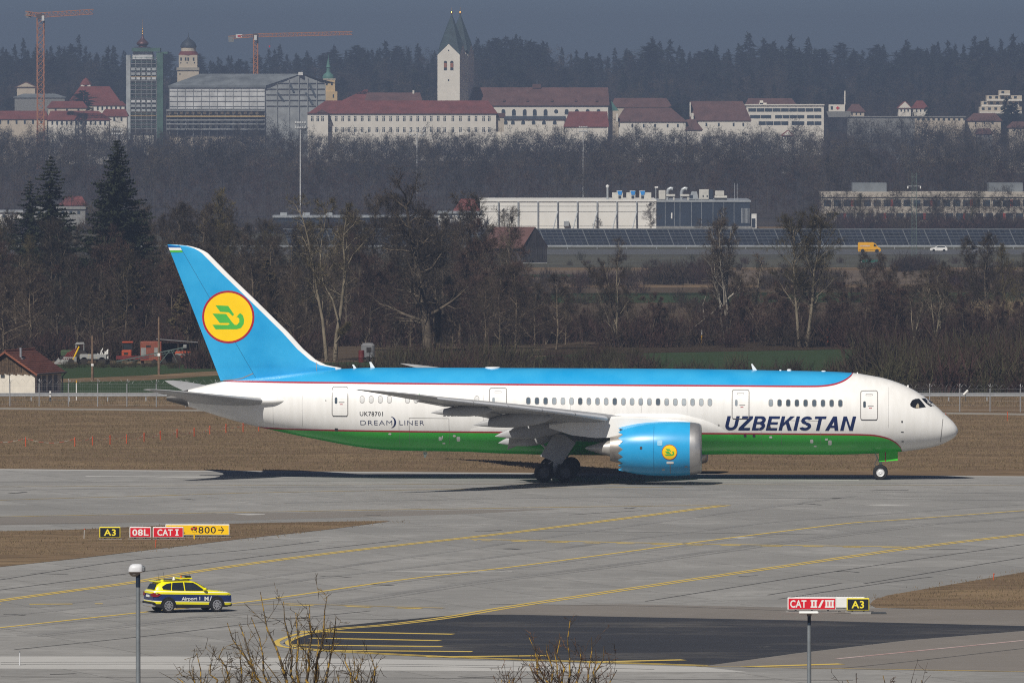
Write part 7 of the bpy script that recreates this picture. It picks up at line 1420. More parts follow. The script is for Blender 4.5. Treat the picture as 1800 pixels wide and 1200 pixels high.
# beige school block on the right
s = Site('school_block', 'beige flat roofed block with red window panels behind bare trees', 'building', 2520, 1640)
m_sch = M('school_render', (0.46, 0.41, 0.34), 0.9, var=0.1, scale=0.2); s.wall(1444, 1900, 346, m_sch, 16); s.box('roof_edge', 1443, 1902, 337.5, 346.5, m_sch, -0.3, 17)
for r, (yt, yb) in enumerate(((351, 362.5), (374.5, 386.5))):
    for i in range(25):
        x = 1448 + i * 17.5 + (5 if r else 0); s.windows([(x, x + 12.5, yt, yb)])
        if (i + r) % 4 == 2: s.windows([(x + 12.5, x + 17, yt, yb)], mat=M('red_panel', (0.33, 0.045, 0.03), 0.7), name='red_panel')
for a, b in ((1500, 1560), (1740, 1800)): s.box('roof_hall', a, b, 322, 338, m_roofg, 6, 8)
# low roofs and halls seen through the trees on the left
for lab, x0, x1, yt, yb, yr, wm, rm, d in (('long low hall with white fascia behind the forked tree', 480, 800, 381, 396, None, m_panelb, m_duct, 2350), ('white boxy annex left of the warehouse', 770, 846, 374, 398, None, m_wm, m_duct, 2340), ('red roofed farmhouse beside the warehouse', 798, 842, 372, 400, 350, m_wallw, m_roofr, 2410), ('pale flat hall behind the left spruces', 60, 150, 366, 385, None, m_jgr, m_jgr, 2420), ('low white shed at the left border behind the trees', -30, 40, 372, 396, None, m_wm, m_duct, 2400), ('red roofed cottage between the two dark spruces', 105, 150, 360, 372, 345, m_wallw, m_roofr, 2600)):
    s = Site('low_hall' if yr is None else 'farmhouse', lab, 'building', d, (x0 + x1) / 2); s.wall(x0, x1, yt, wm, 12)
    if yr is None:
        s.box('fascia', x0 - 1, x1 + 1, yt - 2, yt + 1.5, rm, -0.4, 13)
        for i in range(int((x1 - x0) / 90)): s.box('rooftop_unit', x0 + 12 + i * 40, x0 + 24 + i * 40, yt - 7, yt - 1.9, m_duct, 3, 4)
    else: s.roof(x0, x1, yt, x0 + 12, x1 - 8, yr, rm, 12)
    s.windows([(x, x + 5, yt + 5, yt + 10) for x in np.arange(x0 + 6, x1 - 8, 14)])
# lattice power pole
s = Site('power_pylon', 'slim lattice power pole beside the white car', 'pylon', 1700, 1607); zt = s.Zf(304)
lattice(MB(), (0, 0, 0), (0, 0, zt), 0.8, 24, 0.03, 0.06).build('mast', m_jgreen, s.o); MB().bar((-1.2, 0, zt * 0.86), (1.2, 0, zt * 0.86), 0.12).build('cross_arm', m_sgrey, s.o)
for x in (-1.1, 1.1): MB().lathe([(0.05, -0.5), (0.12, -0.4), (0.12, -0.1), (0.05, 0)], c=(x, 0, zt * 0.86), n=8).build('insulator', m_wm, s.o)
# ------------------------------------------------------------------ trees: growing the meshes
def fast_mesh(name, V, TRI, mats, mi=None):
    me = bpy.data.meshes.new(name); V = np.asarray(V, np.float32); TRI = np.asarray(TRI, np.int32)
    me.vertices.add(len(V)); me.vertices.foreach_set('co', V.ravel())
    me.loops.add(TRI.size); me.loops.foreach_set('vertex_index', TRI.ravel())
    me.polygons.add(len(TRI)); me.polygons.foreach_set('loop_start', np.arange(0, TRI.size, 3, dtype=np.int32)); me.polygons.foreach_set('loop_total', np.full(len(TRI), 3, np.int32))
    for m_ in mats: me.materials.append(m_)
    if mi is not None: me.polygons.foreach_set('material_index', np.asarray(mi, np.int32))
    me.update(calc_edges=True)
    return me
def tubes(S, n):
    """Segments (x0 y0 z0 r0 x1 y1 z1 r1) -> vertices and triangles of n-sided tubes."""
    S = np.asarray(S, float).reshape(-1, 8)
    if len(S) == 0: return np.zeros((0, 3)), np.zeros((0, 3), int)
    p0, r0, p1, r1 = S[:, :3], S[:, 3], S[:, 4:7], S[:, 7]
    t = p1 - p0; t /= np.maximum(np.linalg.norm(t, axis=1, keepdims=True), 1e-9)
    ref = np.where(np.abs(t[:, 2:3]) > 0.9, [[1.0, 0, 0]], [[0, 0, 1.0]]); a = np.cross(t, ref); a /= np.linalg.norm(a, axis=1, keepdims=True); b = np.cross(t, a)
    an = 2 * np.pi * np.arange(n) / n; c, s_ = np.cos(an), np.sin(an)
    ring = a[:, None, :] * c[None, :, None] + b[:, None, :] * s_[None, :, None]
    V = np.concatenate([p0[:, None, :] + ring * r0[:, None, None], p1[:, None, :] + ring * r1[:, None, None]], 1).reshape(-1, 3)
    k = np.arange(n); k1 = (k + 1) % n; q = np.concatenate([np.stack([k, k1, k1 + n], 1), np.stack([k, k1 + n, k + n], 1)])
    TRI = (np.arange(len(S)) * 2 * n)[:, None, None] + q[None]
    return V, TRI.reshape(-1, 3)
def slivers(S, rs):
    """Twigs as single thin triangles."""
    S = np.asarray(S, float).reshape(-1, 8)
    if len(S) == 0: return np.zeros((0, 3)), np.zeros((0, 3), int)
    p0, r0, p1 = S[:, :3], S[:, 3], S[:, 4:7]; t = p1 - p0; rn = rs.normal(size=t.shape); rn[:, 1] *= 0.35; a = np.cross(t, rn); a /= np.maximum(np.linalg.norm(a, axis=1, keepdims=True), 1e-9)
    V = np.stack([p0 + a * r0[:, None], p0 - a * r0[:, None], p1], 1).reshape(-1, 3)
    return V, np.arange(len(V)).reshape(-1, 3)
def join(parts):
    V, TT, o = [], [], 0
    for v, t in parts:
        V.append(v); TT.append(t + o); o += len(v)
    return np.concatenate(V), np.concatenate(TT)
def unit(v): return v / max(np.linalg.norm(v), 1e-9)
def grow(seed, height, r0, limbs=14, first=0.25, angle=50, reach=0.42, up=0.25, sub=(6, 6, 4), wander=0.12, stems=None, twig=0.028, taper=0.75, path=None, lean=0.0):
    """A leafless tree: list of segments for trunk and limbs, branches, and twigs."""
    rs = np.random.RandomState(seed); wood, thin, twigs = [], [], []
    def branch(p, d, L, r, lev, n):
        pts = [p]; q = p.copy(); dd = d.copy()
        for i in range(n):
            dd = unit(dd + rs.normal(size=3) * wander * (1 + 0.5 * lev) + np.array([0, 0, up * (0.25 if lev < 3 else 0.1)])); q = q + dd * (L / n); pts.append(q.copy())
        for i in range(n):
            ra, rb = r * (1 - taper * i / n), r * (1 - taper * (i + 1) / n)
            s_ = [*pts[i], max(ra, twig * 0.5), *pts[i + 1], max(rb, twig * 0.45)]
            (wood if lev <= 1 else thin if lev == 2 else twigs).append(s_)
        if lev <= 3 and lev - 1 < len(sub):
            k = sub[lev - 1]
            for j in range(k):
                f = 0.18 + 0.82 * (j + rs.rand()) / k; i = min(n - 1, int(f * n)); base = pts[i] + (pts[i + 1] - pts[i]) * (f * n - i); ax = unit(pts[i + 1] - pts[i])
                pr = unit(np.cross(ax, rs.normal(size=3))); a = R(rs.uniform(28, 62)); nd = unit(ax * math.cos(a) + pr * math.sin(a) + np.array([0, 0, up * 0.3]))
                LL = L * rs.uniform(0.40, 0.70) * (1.12 - 0.45 * f)
                if lev == 3: twigs.append([*base, twig * 0.6, *(base + nd * max(LL * 1.15, 0.45)), 0.0])
                else: branch(base, nd, LL, r * 0.45 * (1 - 0.5 * f), lev + 1, 3 if lev < 2 else 2)
    trunks = path if path is not None else None
    if trunks is None:
        trunks = []
        for k in range(stems or 1):
            q = np.array([rs.normal() * 0.25 * ((stems or 1) > 1), rs.normal() * 0.25 * ((stems or 1) > 1), -0.3]); dd = unit(np.array([lean + rs.normal() * (0.18 if stems else 0.03), rs.normal() * (0.18 if stems else 0.03), 1.0])); P = [q.copy()]; n = 9; hh = height * (1 if not stems else rs.uniform(0.75, 1.0))
            for i in range(n):
                dd = unit(dd + rs.normal(size=3) * wander * 0.5 + np.array([0, 0, 0.06])); q = q + dd * (hh + 0.3) / n; P.append(q.copy())
            trunks.append((P, r0 * (1 if not stems else rs.uniform(0.6, 1.0))))
    for P, rt in trunks:
        P = [np.array(p, float) for p in P]; n = len(P) - 1
        for i in range(n): wood.append([*P[i], rt * (1 - 0.86 * (i / n) ** 0.9), *P[i + 1], rt * (1 - 0.86 * ((i + 1) / n) ** 0.9)])
        nl = max(3, int(limbs / len(trunks)))
        Lt = sum(np.linalg.norm(P[i + 1] - P[i]) for i in range(n))
        for j in range(nl):
            f = first + (1 - first) * (j + rs.rand() * 0.9) / nl; f = min(f, 0.985); i = min(n - 1, int(f * n)); base = P[i] + (P[i + 1] - P[i]) * (f * n - i); az = j * 2.4 + rs.rand() * 1.2; a = R(angle * rs.uniform(0.7, 1.25) * (1.1 - 0.35 * f))
            ax = unit(P[i + 1] - P[i]); pr = np.array([math.cos(az), math.sin(az), 0.0]); nd = unit(ax * math.cos(a) + pr * math.sin(a))
            L = Lt * reach * rs.uniform(0.6, 1.1) * (1 - 0.62 * ((f - first) / (1 - first)) ** 1.4) * (0.75 + 0.25 * min(1, (f - first) * 4 + 0.4))
            branch(base, nd, L, rt * 0.42 * (1 - 0.62 * f), 1, 5)
    return wood, thin, twigs, rs
def tree_meshes(name, bark, twigm, **kw):
    wood, thin, twigs, rs = grow(**kw)
    V, TT = tubes(wood, 5); a = tubes(thin, 3); V2, T2 = join([a, slivers(twigs, rs)])
    return fast_mesh(name + '_trunk', V, TT, [bark]), fast_mesh(name + '_crown', V2, T2, [bark, twigm], (np.arange(len(T2)) >= len(a[1])).astype(int))
def spruce_meshes(name, bark, needle, seed, height, rad, layers=46, dens=1.0, droop=0.25, gap=0.0):
    rs = np.random.RandomState(seed); tr = [[0, 0, -0.3, height * 0.016, 0, 0, height * 0.5, height * 0.01], [0, 0, height * 0.5, height * 0.01, 0, 0, height, 0.01]]; SL = []; TH = []
    for i in range(layers):
        f = i / layers; z = height * (0.10 + 0.89 * f); L = rad * (1 - f) ** 0.82 * rs.uniform(0.72, 1.12) + 0.15
        for j in range(int(9 * dens * (1 - 0.4 * f))):
            if rs.rand() < gap: continue
            az = rs.rand() * 6.283; l = L * rs.uniform(0.65, 1.12); e = np.array([math.cos(az), math.sin(az), 0]); p0 = np.array([0, 0, z]); p1 = p0 + e * l * 0.55 + np.array([0, 0, -droop * l * 0.5]); p2 = p0 + e * l + np.array([0, 0, -droop * l * 0.55 + 0.12 * l * f])
            TH.append([*p0, 0.05, *p1, 0.035]); TH.append([*p1, 0.035, *p2, 0.01])
            m_ = max(6, int(l * 9))
            for k in range(m_):
                t = (k + rs.rand()) / m_; b = p0 + (p1 - p0) * min(1, t * 1.8) if t < 0.55 else p1 + (p2 - p1) * (t - 0.55) / 0.45
                sd = np.array([-e[1], e[0], 0]) * (1 if k % 2 else -1); q = b + (e * rs.uniform(0.1, 0.5) + sd * rs.uniform(0.2, 0.6) + np.array([0, 0, rs.uniform(-0.5, 0.12)])) * (0.35 + 0.35 * l * (1 - 0.5 * t)) * 0.62
                SL.append([*b, rs.uniform(0.14, 0.34), *q, 0])
    V, TT = tubes(tr, 6); V2, T2 = join([tubes(TH, 3), slivers(SL, rs)])
    return fast_mesh(name + '_trunk', V, TT, [bark]), fast_mesh(name + '_crown', V2, T2, [needle])
def bark(name, c, c2, rnd=0.25, scale=0.7): return M(name, c, 0.95, var=0.2, scale=scale, spec=0.1, col2=c2, rnd=rnd)
b_dark = bark('bark_dark', (0.085, 0.069, 0.052), (0.165, 0.132, 0.095)); b_brown = bark('bark_brown', (0.11, 0.086, 0.062), (0.185, 0.145, 0.10)); b_pale = bark('bark_pale', (0.15, 0.126, 0.09), (0.27, 0.226, 0.16)); b_birch = bark('bark_birch', (0.19, 0.168, 0.138), (0.37, 0.33, 0.27)); b_olive = bark('bark_olive', (0.066, 0.056, 0.03), (0.115, 0.092, 0.042))
t_dark = bark('twig_dark', (0.036, 0.029, 0.022), (0.066, 0.052, 0.038)); t_brown = bark('twig_brown', (0.052, 0.039, 0.029), (0.086, 0.064, 0.044)); t_red = bark('twig_red', (0.050, 0.032, 0.027), (0.08, 0.05, 0.038)); t_olive = bark('twig_olive', (0.058, 0.047, 0.023), (0.10, 0.08, 0.037)); t_pale = bark('twig_pale', (0.10, 0.082, 0.058), (0.15, 0.12, 0.082))
n_spruce = bark('needles_dark', (0.012, 0.016, 0.010), (0.026, 0.030, 0.016), 0.15, 0.8); n_thuja = bark('needles_brown', (0.055, 0.042, 0.022), (0.08, 0.062, 0.03), 0.2, 0.8)

# ------------------------------------------------------------------ the tree belt behind the fence
PROT = {}
def proto(key, name, *meshes): PROT[key] = (name, meshes)
for i in range(3): proto('gen%d' % i, 'bare_tree', *tree_meshes('bare_tree', b_dark, t_dark, seed=10 + i, height=15.0, r0=0.26, limbs=17, first=0.18, angle=46, reach=0.36, up=0.35, sub=(8, 8, 6)))
for i in range(2): proto('brn%d' % i, 'bare_tree', *tree_meshes('bare_tree', b_brown, t_brown, seed=20 + i, height=13.0, r0=0.22, limbs=18, first=0.12, angle=50, reach=0.40, up=0.3, sub=(8, 8, 6)))
for i in range(2): proto('red%d' % i, 'bare_tree', *tree_meshes('bare_tree', b_dark, t_red, seed=30 + i, height=9.0, r0=0.15, limbs=22, first=0.08, angle=40, reach=0.38, up=0.4, sub=(8, 7, 6), stems=3))
for i in range(2): proto('mul%d' % i, 'bare_tree', *tree_meshes('bare_tree', b_pale, t_brown, seed=40 + i, height=13.0, r0=0.2, limbs=24, first=0.25, angle=38, reach=0.34, up=0.35, sub=(7, 7, 6), stems=4))
for i in range(2): proto('oli%d' % i, 'bare_tree', *tree_meshes('bare_tree', b_olive, t_olive, seed=50 + i, height=14.0, r0=0.2, limbs=15, first=0.2, angle=36, reach=0.34, up=0.45, sub=(7, 7, 5)))
proto('broad', 'bare_tree', *tree_meshes('bare_tree', b_dark, t_dark, seed=61, height=16.5, r0=0.6, limbs=26, first=0.16, angle=66, reach=0.44, up=0.22, sub=(9, 8, 6), wander=0.16))
proto('birch', 'birch_tree', *tree_meshes('birch_tree', b_birch, t_brown, seed=62, height=14.0, r0=0.17, limbs=30, first=0.3, angle=30, reach=0.30, up=0.5, sub=(7, 7, 5), stems=5))
proto('pair', 'bare_tree', *tree_meshes('bare_tree', b_pale, t_olive, seed=63, height=12.5, r0=0.3, limbs=40, first=0.3, angle=46, reach=0.34, up=0.35, sub=(7, 7, 6), path=[([(-0.55, 0, -0.3), (-0.7, 0, 2), (-0.9, 0, 4.5), (-1.1, 0, 7.5), (-1.0, 0, 10), (-1.2, 0, 12)], 0.22), ([(0.1, 0, -0.3), (0.45, 0, 2), (0.75, 0, 4.6), (0.9, 0, 7.5), (1.5, 0, 10), (1.6, 0, 12.5)], 0.24)]))
kf = 1000.0 / F; fp = lambda pts, dy=0.0: [((x - 582) * kf, dy, (632 - y) * kf) for x, y in pts]
proto('fork', 'forked_tree', *tree_meshes('forked_tree', b_pale, t_olive, seed=64, height=15, r0=0.3, limbs=44, first=0.25, angle=48, reach=0.26, up=0.35, sub=(6, 6, 5), wander=0.14, twig=0.03,
      path=[(fp([(574, 636), (571, 600), (567, 560), (559, 520), (552, 480), (547, 450), (541, 415), (533, 385), (525, 365)]), 0.24), (fp([(588, 636), (591, 590), (598, 550), (604, 500), (606, 460), (603, 425), (606, 395), (613, 365)], 0.4), 0.27), (fp([(594, 560), (585, 525), (568, 495), (563, 455), (566, 420), (572, 385), (576, 355)], -0.4), 0.13), (fp([(590, 600), (602, 582), (612, 570)], 0.2), 0.1)]))
proto('spr0', 'spruce', *spruce_meshes('spruce', b_dark, n_spruce, 71, 24.0, 7.6, 66, 1.5)); proto('spr1', 'spruce', *spruce_meshes('spruce', b_dark, n_spruce, 72, 22.0, 6.2, 48, 1.25, 0.32, 0.2)); proto('thuja', 'brown_conifer', *spruce_meshes('brown_conifer', b_brown, n_thuja, 73, 12.0, 3.2, 44, 1.2, 0.1))
H0 = {'gen': 15.0, 'brn': 13.0, 'red': 9.0, 'mul': 13.0, 'oli': 14.0, 'bro': 16.5, 'bir': 14.0, 'pai': 12.5, 'for': 15.0, 'spr': 24.0, 'thu': 12.0}
def plant_tree(key, x, yt, d, label, group=None, rz=None, wide=1.0, h=None):
    name, meshes = PROT[key]; hh = 22.0 if key == 'spr1' else H0[key[:3]]
    base = Vector(((x - 900) * d / F, d, T(d))); want = h if h else (H - (yt - YH) * d / F) - base.z; s_ = want / hh
    o = thing(name, label, 'tree', base, rz if rz is not None else 0.0, group); o.scale = (s_ * wide, s_ * wide, s_)
    link('trunk', meshes[0], o); link('crown', meshes[1], o)
    return o
plant_tree('fork', 582, 360, 1000, 'pale barked forked tree lit yellow behind the tail fin', rz=0.0, h=15.0)
plant_tree('broad', 752, 336, 1040, 'broad dense dark tree left of the barn', rz=0.4)
plant_tree('spr0', 206, 240, 1120, 'tall dark spruce, the fuller of the two at the left', rz=0.3)
plant_tree('spr1', 88, 268, 1150, 'ragged dark spruce with sparse top near the left border', rz=1.0, wide=1.1)
plant_tree('spr1', 52, 312, 1180, 'short dark spruce leaning on the ragged one', rz=2.2, wide=1.1)
plant_tree('thuja', 228, 436, 1060, 'brownish narrow conifer below the tall spruce', rz=0.2); plant_tree('thuja', 330, 470, 1040, 'brownish conifer just left of the tail fin', rz=1.3, wide=1.1); plant_tree('thuja', 470, 452, 1090, 'brownish conifer seen above the fin edge', rz=2.0, wide=1.25)
plant_tree('birch', 1283, 372, 1085, 'pale multi stemmed birch in front of the navy wall', rz=0.5); plant_tree('pair', 1415, 388, 1065, 'tree with two pale straight trunks by the field', rz=0.0)
plant_tree('mul0', 1088, 432, 1075, 'pale multi stemmed tree above the middle of the fuselage', rz=0.8); plant_tree('mul1', 1645, 446, 1065, 'cluster of thin pale stems below the white car', rz=0.3); plant_tree('red0', 1570, 484, 1070, 'dense dark reddish tree below the yellow van', rz=0.2, wide=1.25); plant_tree('red1', 1545, 500, 1090, 'low dark reddish tree left of the pale stems', rz=2.2, wide=1.2)
plant_tree('oli0', 440, 405, 1140, 'olive twigged slender tree right of the tail fin top', rz=0.3); plant_tree('oli1', 372, 352, 1170, 'tall olive twigged tree above the tail fin', rz=1.2)
rt = random.Random(77); rows_ = []
for d, x0, x1, st, top, kinds in ((1200, -60, 640, 36, 385, ('gen0', 'gen1', 'gen2', 'oli0')), (1150, -60, 900, 40, 400, ('gen1', 'brn0', 'gen2', 'oli1')), (1090, -40, 900, 36, 432, ('gen0', 'brn1', 'brn0', 'red0')), (1040, -30, 540, 46, 480, ('brn0', 'gen2', 'red1', 'brn1', 'red0')), (1012, -20, 200, 36, 505, ('gen1', 'brn1')), (1012, 400, 560, 40, 510, ('red0', 'brn1')),
                                 (1130, 620, 900, 40, 385, ('gen0', 'gen2', 'brn0')), (1060, 640, 1010, 32, 495, ('red0', 'red1', 'brn1')), (1120, 900, 1560, 36, 482, ('brn0', 'red0', 'mul0', 'brn1', 'red1')), (1085, 900, 1850, 36, 515, ('red1', 'red0', 'brn1', 'gen0')), (1135, 1480, 1850, 44, 450, ('mul1', 'brn0', 'oli1', 'gen1')), (1070, 1480, 1850, 46, 508, ('red0', 'red1', 'mul0'))):
    x = x0 + rt.uniform(0, st)
    while x < x1:
        dd = d + rt.uniform(-16, 16); yt = top + rt.uniform(-26, 34)
        if not (1100 < x < 1245 and d > 1115 and yt < 500):
            rows_.append((rt.choice(kinds), x, yt, dd, rt.uniform(0, 6.28), rt.uniform(0.9, 1.25)))
        x += st * rt.uniform(0.7, 1.3)
LB = {'gen': 'dark leafless tree', 'brn': 'brown leafless tree', 'red': 'low reddish leafless tree', 'oli': 'olive leafless tree', 'mul': 'many stemmed pale tree'}
ZN = ((110, 'behind the hut roof'), (200, 'behind the trailer'), (300, 'behind the red container'), (420, 'behind the tail fin'), (530, 'right of the fin tip'), (640, 'around the forked tree'), (880, 'around the broad dark tree'), (980, 'below the barn'), (1100, 'above the middle fuselage'), (1230, 'left of the pale birch'), (1340, 'around the pale birch'), (1480, 'around the two pale trunks'), (1600, 'below the yellow van'), (1720, 'below the white car'), (9999, 'near the right border'))
cnt = {}
for key, x, yt, d, rz, wd in sorted(rows_, key=lambda r: r[1]):
    zn = next(z for q, z in ZN if x < q); cnt[(key[:3], zn)] = cnt.get((key[:3], zn), 0) + 1
    plant_tree(key, x, yt, d, '%s %s, %s of its kind from the left' % (LB[key[:3]], zn, nth(cnt[(key[:3], zn)])), 'leafless trees of the belt behind the fence', rz, wd)
for x, yt, d, lab in ((886, 370, 2290, 'small bare tree against the left end of the white wall'), (1052, 384, 2290, 'small bare tree against the middle of the white wall'), (1143, 360, 2290, 'bare tree at the corner of white and navy walls'), (1230, 386, 2200, 'bare tree against the navy wall left of the birch')):
    plant_tree('brn1', x, yt, d, lab, rz=x * 0.1, wide=1.2)
plant_tree('gen2', 1795, 455, 1150, 'leafless tree cut by the right border above the nose', rz=2.0, wide=1.2); plant_tree('oli0', 1700, 340, 2300, 'bare tree before the red window panels of the beige block', rz=0.4, wide=1.5); plant_tree('oli1', 1505, 345, 2320, 'bare tree at the left end of the beige block', rz=1.4, wide=1.6); plant_tree('gen0', 1760, 352, 2310, 'bare tree near the right end of the beige block', rz=2.4, wide=1.6); plant_tree('gen1', 1640, 350, 2330, 'bare tree before the middle of the beige block', rz=0.9, wide=1.6)
# leaning dead trunk
b = G(1225, 600); o = thing('leaning_trunk', 'pale dead trunk leaning left of the birch', 'tree', b); kk = b.y / F
MB().tube([((x - 1225) * kk, 0.5, (600 - y) * kk) for x, y in ((1196, 598), (1225, 572), (1255, 548), (1290, 516))], [0.03, 0.07, 0.09, 0.11], 7).build('trunk', b_birch, o, smooth=40); MB().tube([((x - 1225) * kk, 0.7, (600 - y) * kk) for x, y in ((1238, 560), (1236, 535), (1243, 515))], [0.07, 0.05, 0.02], 5).build('branch', b_birch, o)
# ------------------------------------------------------------------ woods, undergrowth (nobody could count these)
def low_tree(seed, h, w, n_twig, tw, trunk=0.12, base=0.28):
    """Light leafless tree of thin triangles for the far woods: trunk, limbs and a rounded cloud of twigs."""
    rs = np.random.RandomState(seed); mid = np.array([rs.normal() * 0.3, 0, h * 0.5]); S = [[0, 0, -0.5, trunk, *mid, trunk * 0.6], [*mid, trunk * 0.6, rs.normal() * 0.6, 0, h * 0.9, 0.03]]; L = []; TW = []
    for k in range(16):
        f = base + (0.92 - base) * (k + rs.rand()) / 16; az = rs.rand() * 6.28; u = (f - base) / (1 - base); l = w * math.sqrt(max(0.08, 1 - (2 * u - 0.75) ** 2 * 0.8)) * rs.uniform(0.6, 1.05); p = np.array([mid[0] * f, 0, h * f * 0.8]); q = p + np.array([math.cos(az) * l, math.sin(az) * l, h * rs.uniform(0.08, 0.26)]); m_ = (p + q) / 2 + np.array([0, 0, -0.04 * h]); S.append([*p, trunk * 0.35, *m_, trunk * 0.25]); S.append([*m_, trunk * 0.25, *q, 0.02]); L.append((p, m_, q))
    for k in range(n_twig):
        p, m_, q = L[rs.randint(16)]; t = rs.uniform(0.25, 1.0) ** 0.7; b = m_ + (q - m_) * t + rs.normal(size=3) * 0.55 * (h / 18); e = rs.normal(size=3); e[2] = e[2] * 0.8 + 0.45; e = unit(e); l = rs.uniform(0.5, 1.7) * (h / 18); TW.append([*b, tw * rs.uniform(0.5, 1.3), *(b + e * l), 0])
    return join([tubes(S, 3), slivers(TW, rs)])
def low_conifer(seed, h, w, n, pine=False):
    rs = np.random.RandomState(seed); S = [[0, 0, -0.5, 0.2, 0, 0, h * 0.96, 0.02]]; TW = []
    for k in range(n):
        f = rs.rand() ** 0.8; z = h * ((0.4 if pine else 0.1) + (0.58 if pine else 0.9) * f); r = (math.sqrt(max(0.05, 1 - (1.7 * f - 0.7) ** 2)) if pine else (1 - f) ** 0.6 * (1 + 0.25 * math.sin(f * 30 + seed))); l = w * r * rs.uniform(0.35, 1.1) + 0.2; az = rs.rand() * 6.28; o = l * rs.uniform(0.0, 0.5); p = np.array([math.cos(az) * o, math.sin(az) * o, z + rs.normal() * 0.25]); q = p + np.array([math.cos(az) * l * 0.7 + rs.normal() * 0.3, math.sin(az) * l * 0.7, rs.normal() * 0.5 + (0.1 if pine else -0.2) * l]); TW.append([*p, rs.uniform(0.25, 0.7) * (1.15 - 0.6 * f), *q, 0])
    return join([tubes(S, 3), slivers(TW, rs)])
def scatter(name, temps, places, mats, label, rs, vary=None):
    """One mesh holding a mass of plants: places are (x, y, z, scale, widening, turn, kind)."""
    P = []; MI = []
    for (x, y, z, s_, w, rz, k) in places:
        V, TT = temps[k][0]; c, s2 = math.cos(rz), math.sin(rz); U = np.empty_like(V); U[:, 0] = (V[:, 0] * c - V[:, 1] * s2) * s_ * w + x; U[:, 1] = (V[:, 0] * s2 + V[:, 1] * c) * s_ * w + y; U[:, 2] = V[:, 2] * s_ + z; P.append((U, TT)); mi = temps[k][1]; mi = int(rs.choice(vary)) if vary and mi == 0 else mi; MI.append(np.full(len(TT), mi))
    V, TT = join(P); o = link(name, fast_mesh(name, V, TT, mats, np.concatenate(MI))); tag(o, label, kind='stuff'); return o
def wood_mat(name, c, c2, s1=0.012): return ground_mat(name, [c, c2, tuple(0.7 * v for v in c), c], [(s1, 0.45, 0.6), (0.09, 0.45, 0.65), (0.5, 0.5, 0.7)], bump=0, rough=1.0, spec=0.05)
w_grey = wood_mat('far_wood_grey', (0.05, 0.040, 0.031), (0.070, 0.056, 0.040)); w_red = wood_mat('far_wood_red', (0.055, 0.036, 0.029), (0.072, 0.047, 0.035)); w_pale = wood_mat('far_wood_pale', (0.075, 0.063, 0.05), (0.10, 0.083, 0.062)); w_dark = wood_mat('far_wood_dark', (0.026, 0.021, 0.017), (0.042, 0.034, 0.026)); w_tan = wood_mat('far_wood_tan', (0.072, 0.056, 0.039), (0.105, 0.082, 0.055)); w_con = wood_mat('far_conifer', (0.013, 0.018, 0.013), (0.024, 0.030, 0.020)); w_bush = wood_mat('brush_brown', (0.043, 0.032, 0.025), (0.063, 0.048, 0.033), 0.05); w_bred = wood_mat('brush_red', (0.045, 0.026, 0.023), (0.062, 0.037, 0.03), 0.05); w_bgr = wood_mat('brush_olive', (0.05, 0.045, 0.026), (0.068, 0.062, 0.034), 0.05)
rs = np.random.RandomState(9)
m_litter = M('leaf_litter', (0.036, 0.027, 0.021), 1.0, var=0.3, scale=0.05, detail=6)
sheet('wood_floor', [(-420, 2425), (830 * 0 - 12, 2425), (-12, 2440), (70, 2440), (70, 2425), (420, 2425), (420, 3925), (-420, 3925)], 0.03, m_litter, px_pts=False)
sheet('wood_floor', [(-460, 4310), (460, 4310), (460, 5600), (-460, 5600)], 0.05, m_litter, px_pts=False)
temps = [(low_tree(200 + i, 18, 5.0, 620, 0.055, 0.08), 0) for i in range(5)] + [(low_tree(210 + i, 15, 5.0, 620, 0.055, 0.06, 0.15), 1) for i in range(3)] + [(low_tree(220 + i, 19, 3.6, 380, 0.05, 0.17, 0.4), 2) for i in range(2)] + [(low_conifer(230, 20, 4.2, 330), 3), (low_conifer(231, 20, 5.0, 360), 3), (low_conifer(232, 19, 4.6, 300, True), 3), (low_conifer(233, 20, 3.6, 280), 3)]
pl = []
for d in (2480, 2540, 2610, 2690, 2780, 2880, 2990, 3110, 3240, 3380, 3520, 3620, 3700, 3770, 3830, 3870):
    half = 1010 * d / F
    x = -half
    while x < half:
        dd = d + rs.uniform(-25, 25) * (1 if d < 3600 else 0.8); xp = 900 + x * F / dd
        k = rs.choice(10, p=[0.14, 0.14, 0.14, 0.14, 0.14, 0.08, 0.08, 0.06, 0.04, 0.04]) if d > 2700 else rs.choice([0, 1, 2, 5, 6, 7, 5, 6, 7, 8])
        ytop = np.interp(xp, (0, 90, 200, 300, 470, 540, 700, 870, 990, 1085, 1230, 1320, 1450, 1500, 1700, 1800), (218, 214, 216, 226, 214, 228, 234, 228, 222, 224, 226, 224, 210, 201, 201, 206)) + 6 * math.sin(xp * 0.037 + 1 + d) + 5 * math.sin(xp * 0.09 + d * 0.3) + rs.normal() * 8
        hmax = (H - (ytop - YH) * dd / F) - T(dd); s_ = min(rs.uniform(0.7, 1.15) * (1.3 if d > 3600 else 1.0), max(0.25, hmax / 18.5)) if d > 2600 else rs.uniform(0.45, 0.85)
        if d < 2600: s_ *= 0.8
        if not (d < 2560 and (835 < xp < 1335)) and not (1440 < xp and d < 2540): pl.append((x, dd, T(dd), s_, rs.uniform(0.85, 1.25), rs.rand() * 6.28, int(k)))
        x += rs.uniform(2.6, 5.2) * (1.0 if d < 3600 else 1.1)
for xp in np.arange(1425, 1880, 8):
    d = 2440 + rs.uniform(-20, 20); pl.append(((xp + rs.uniform(-8, 8) - 900) * d / F, d, T(d), rs.uniform(0.4, 0.66), rs.uniform(1.0, 1.5), rs.rand() * 6.28, int(rs.choice([0, 1, 2, 3, 4, 5, 6, 8]))))
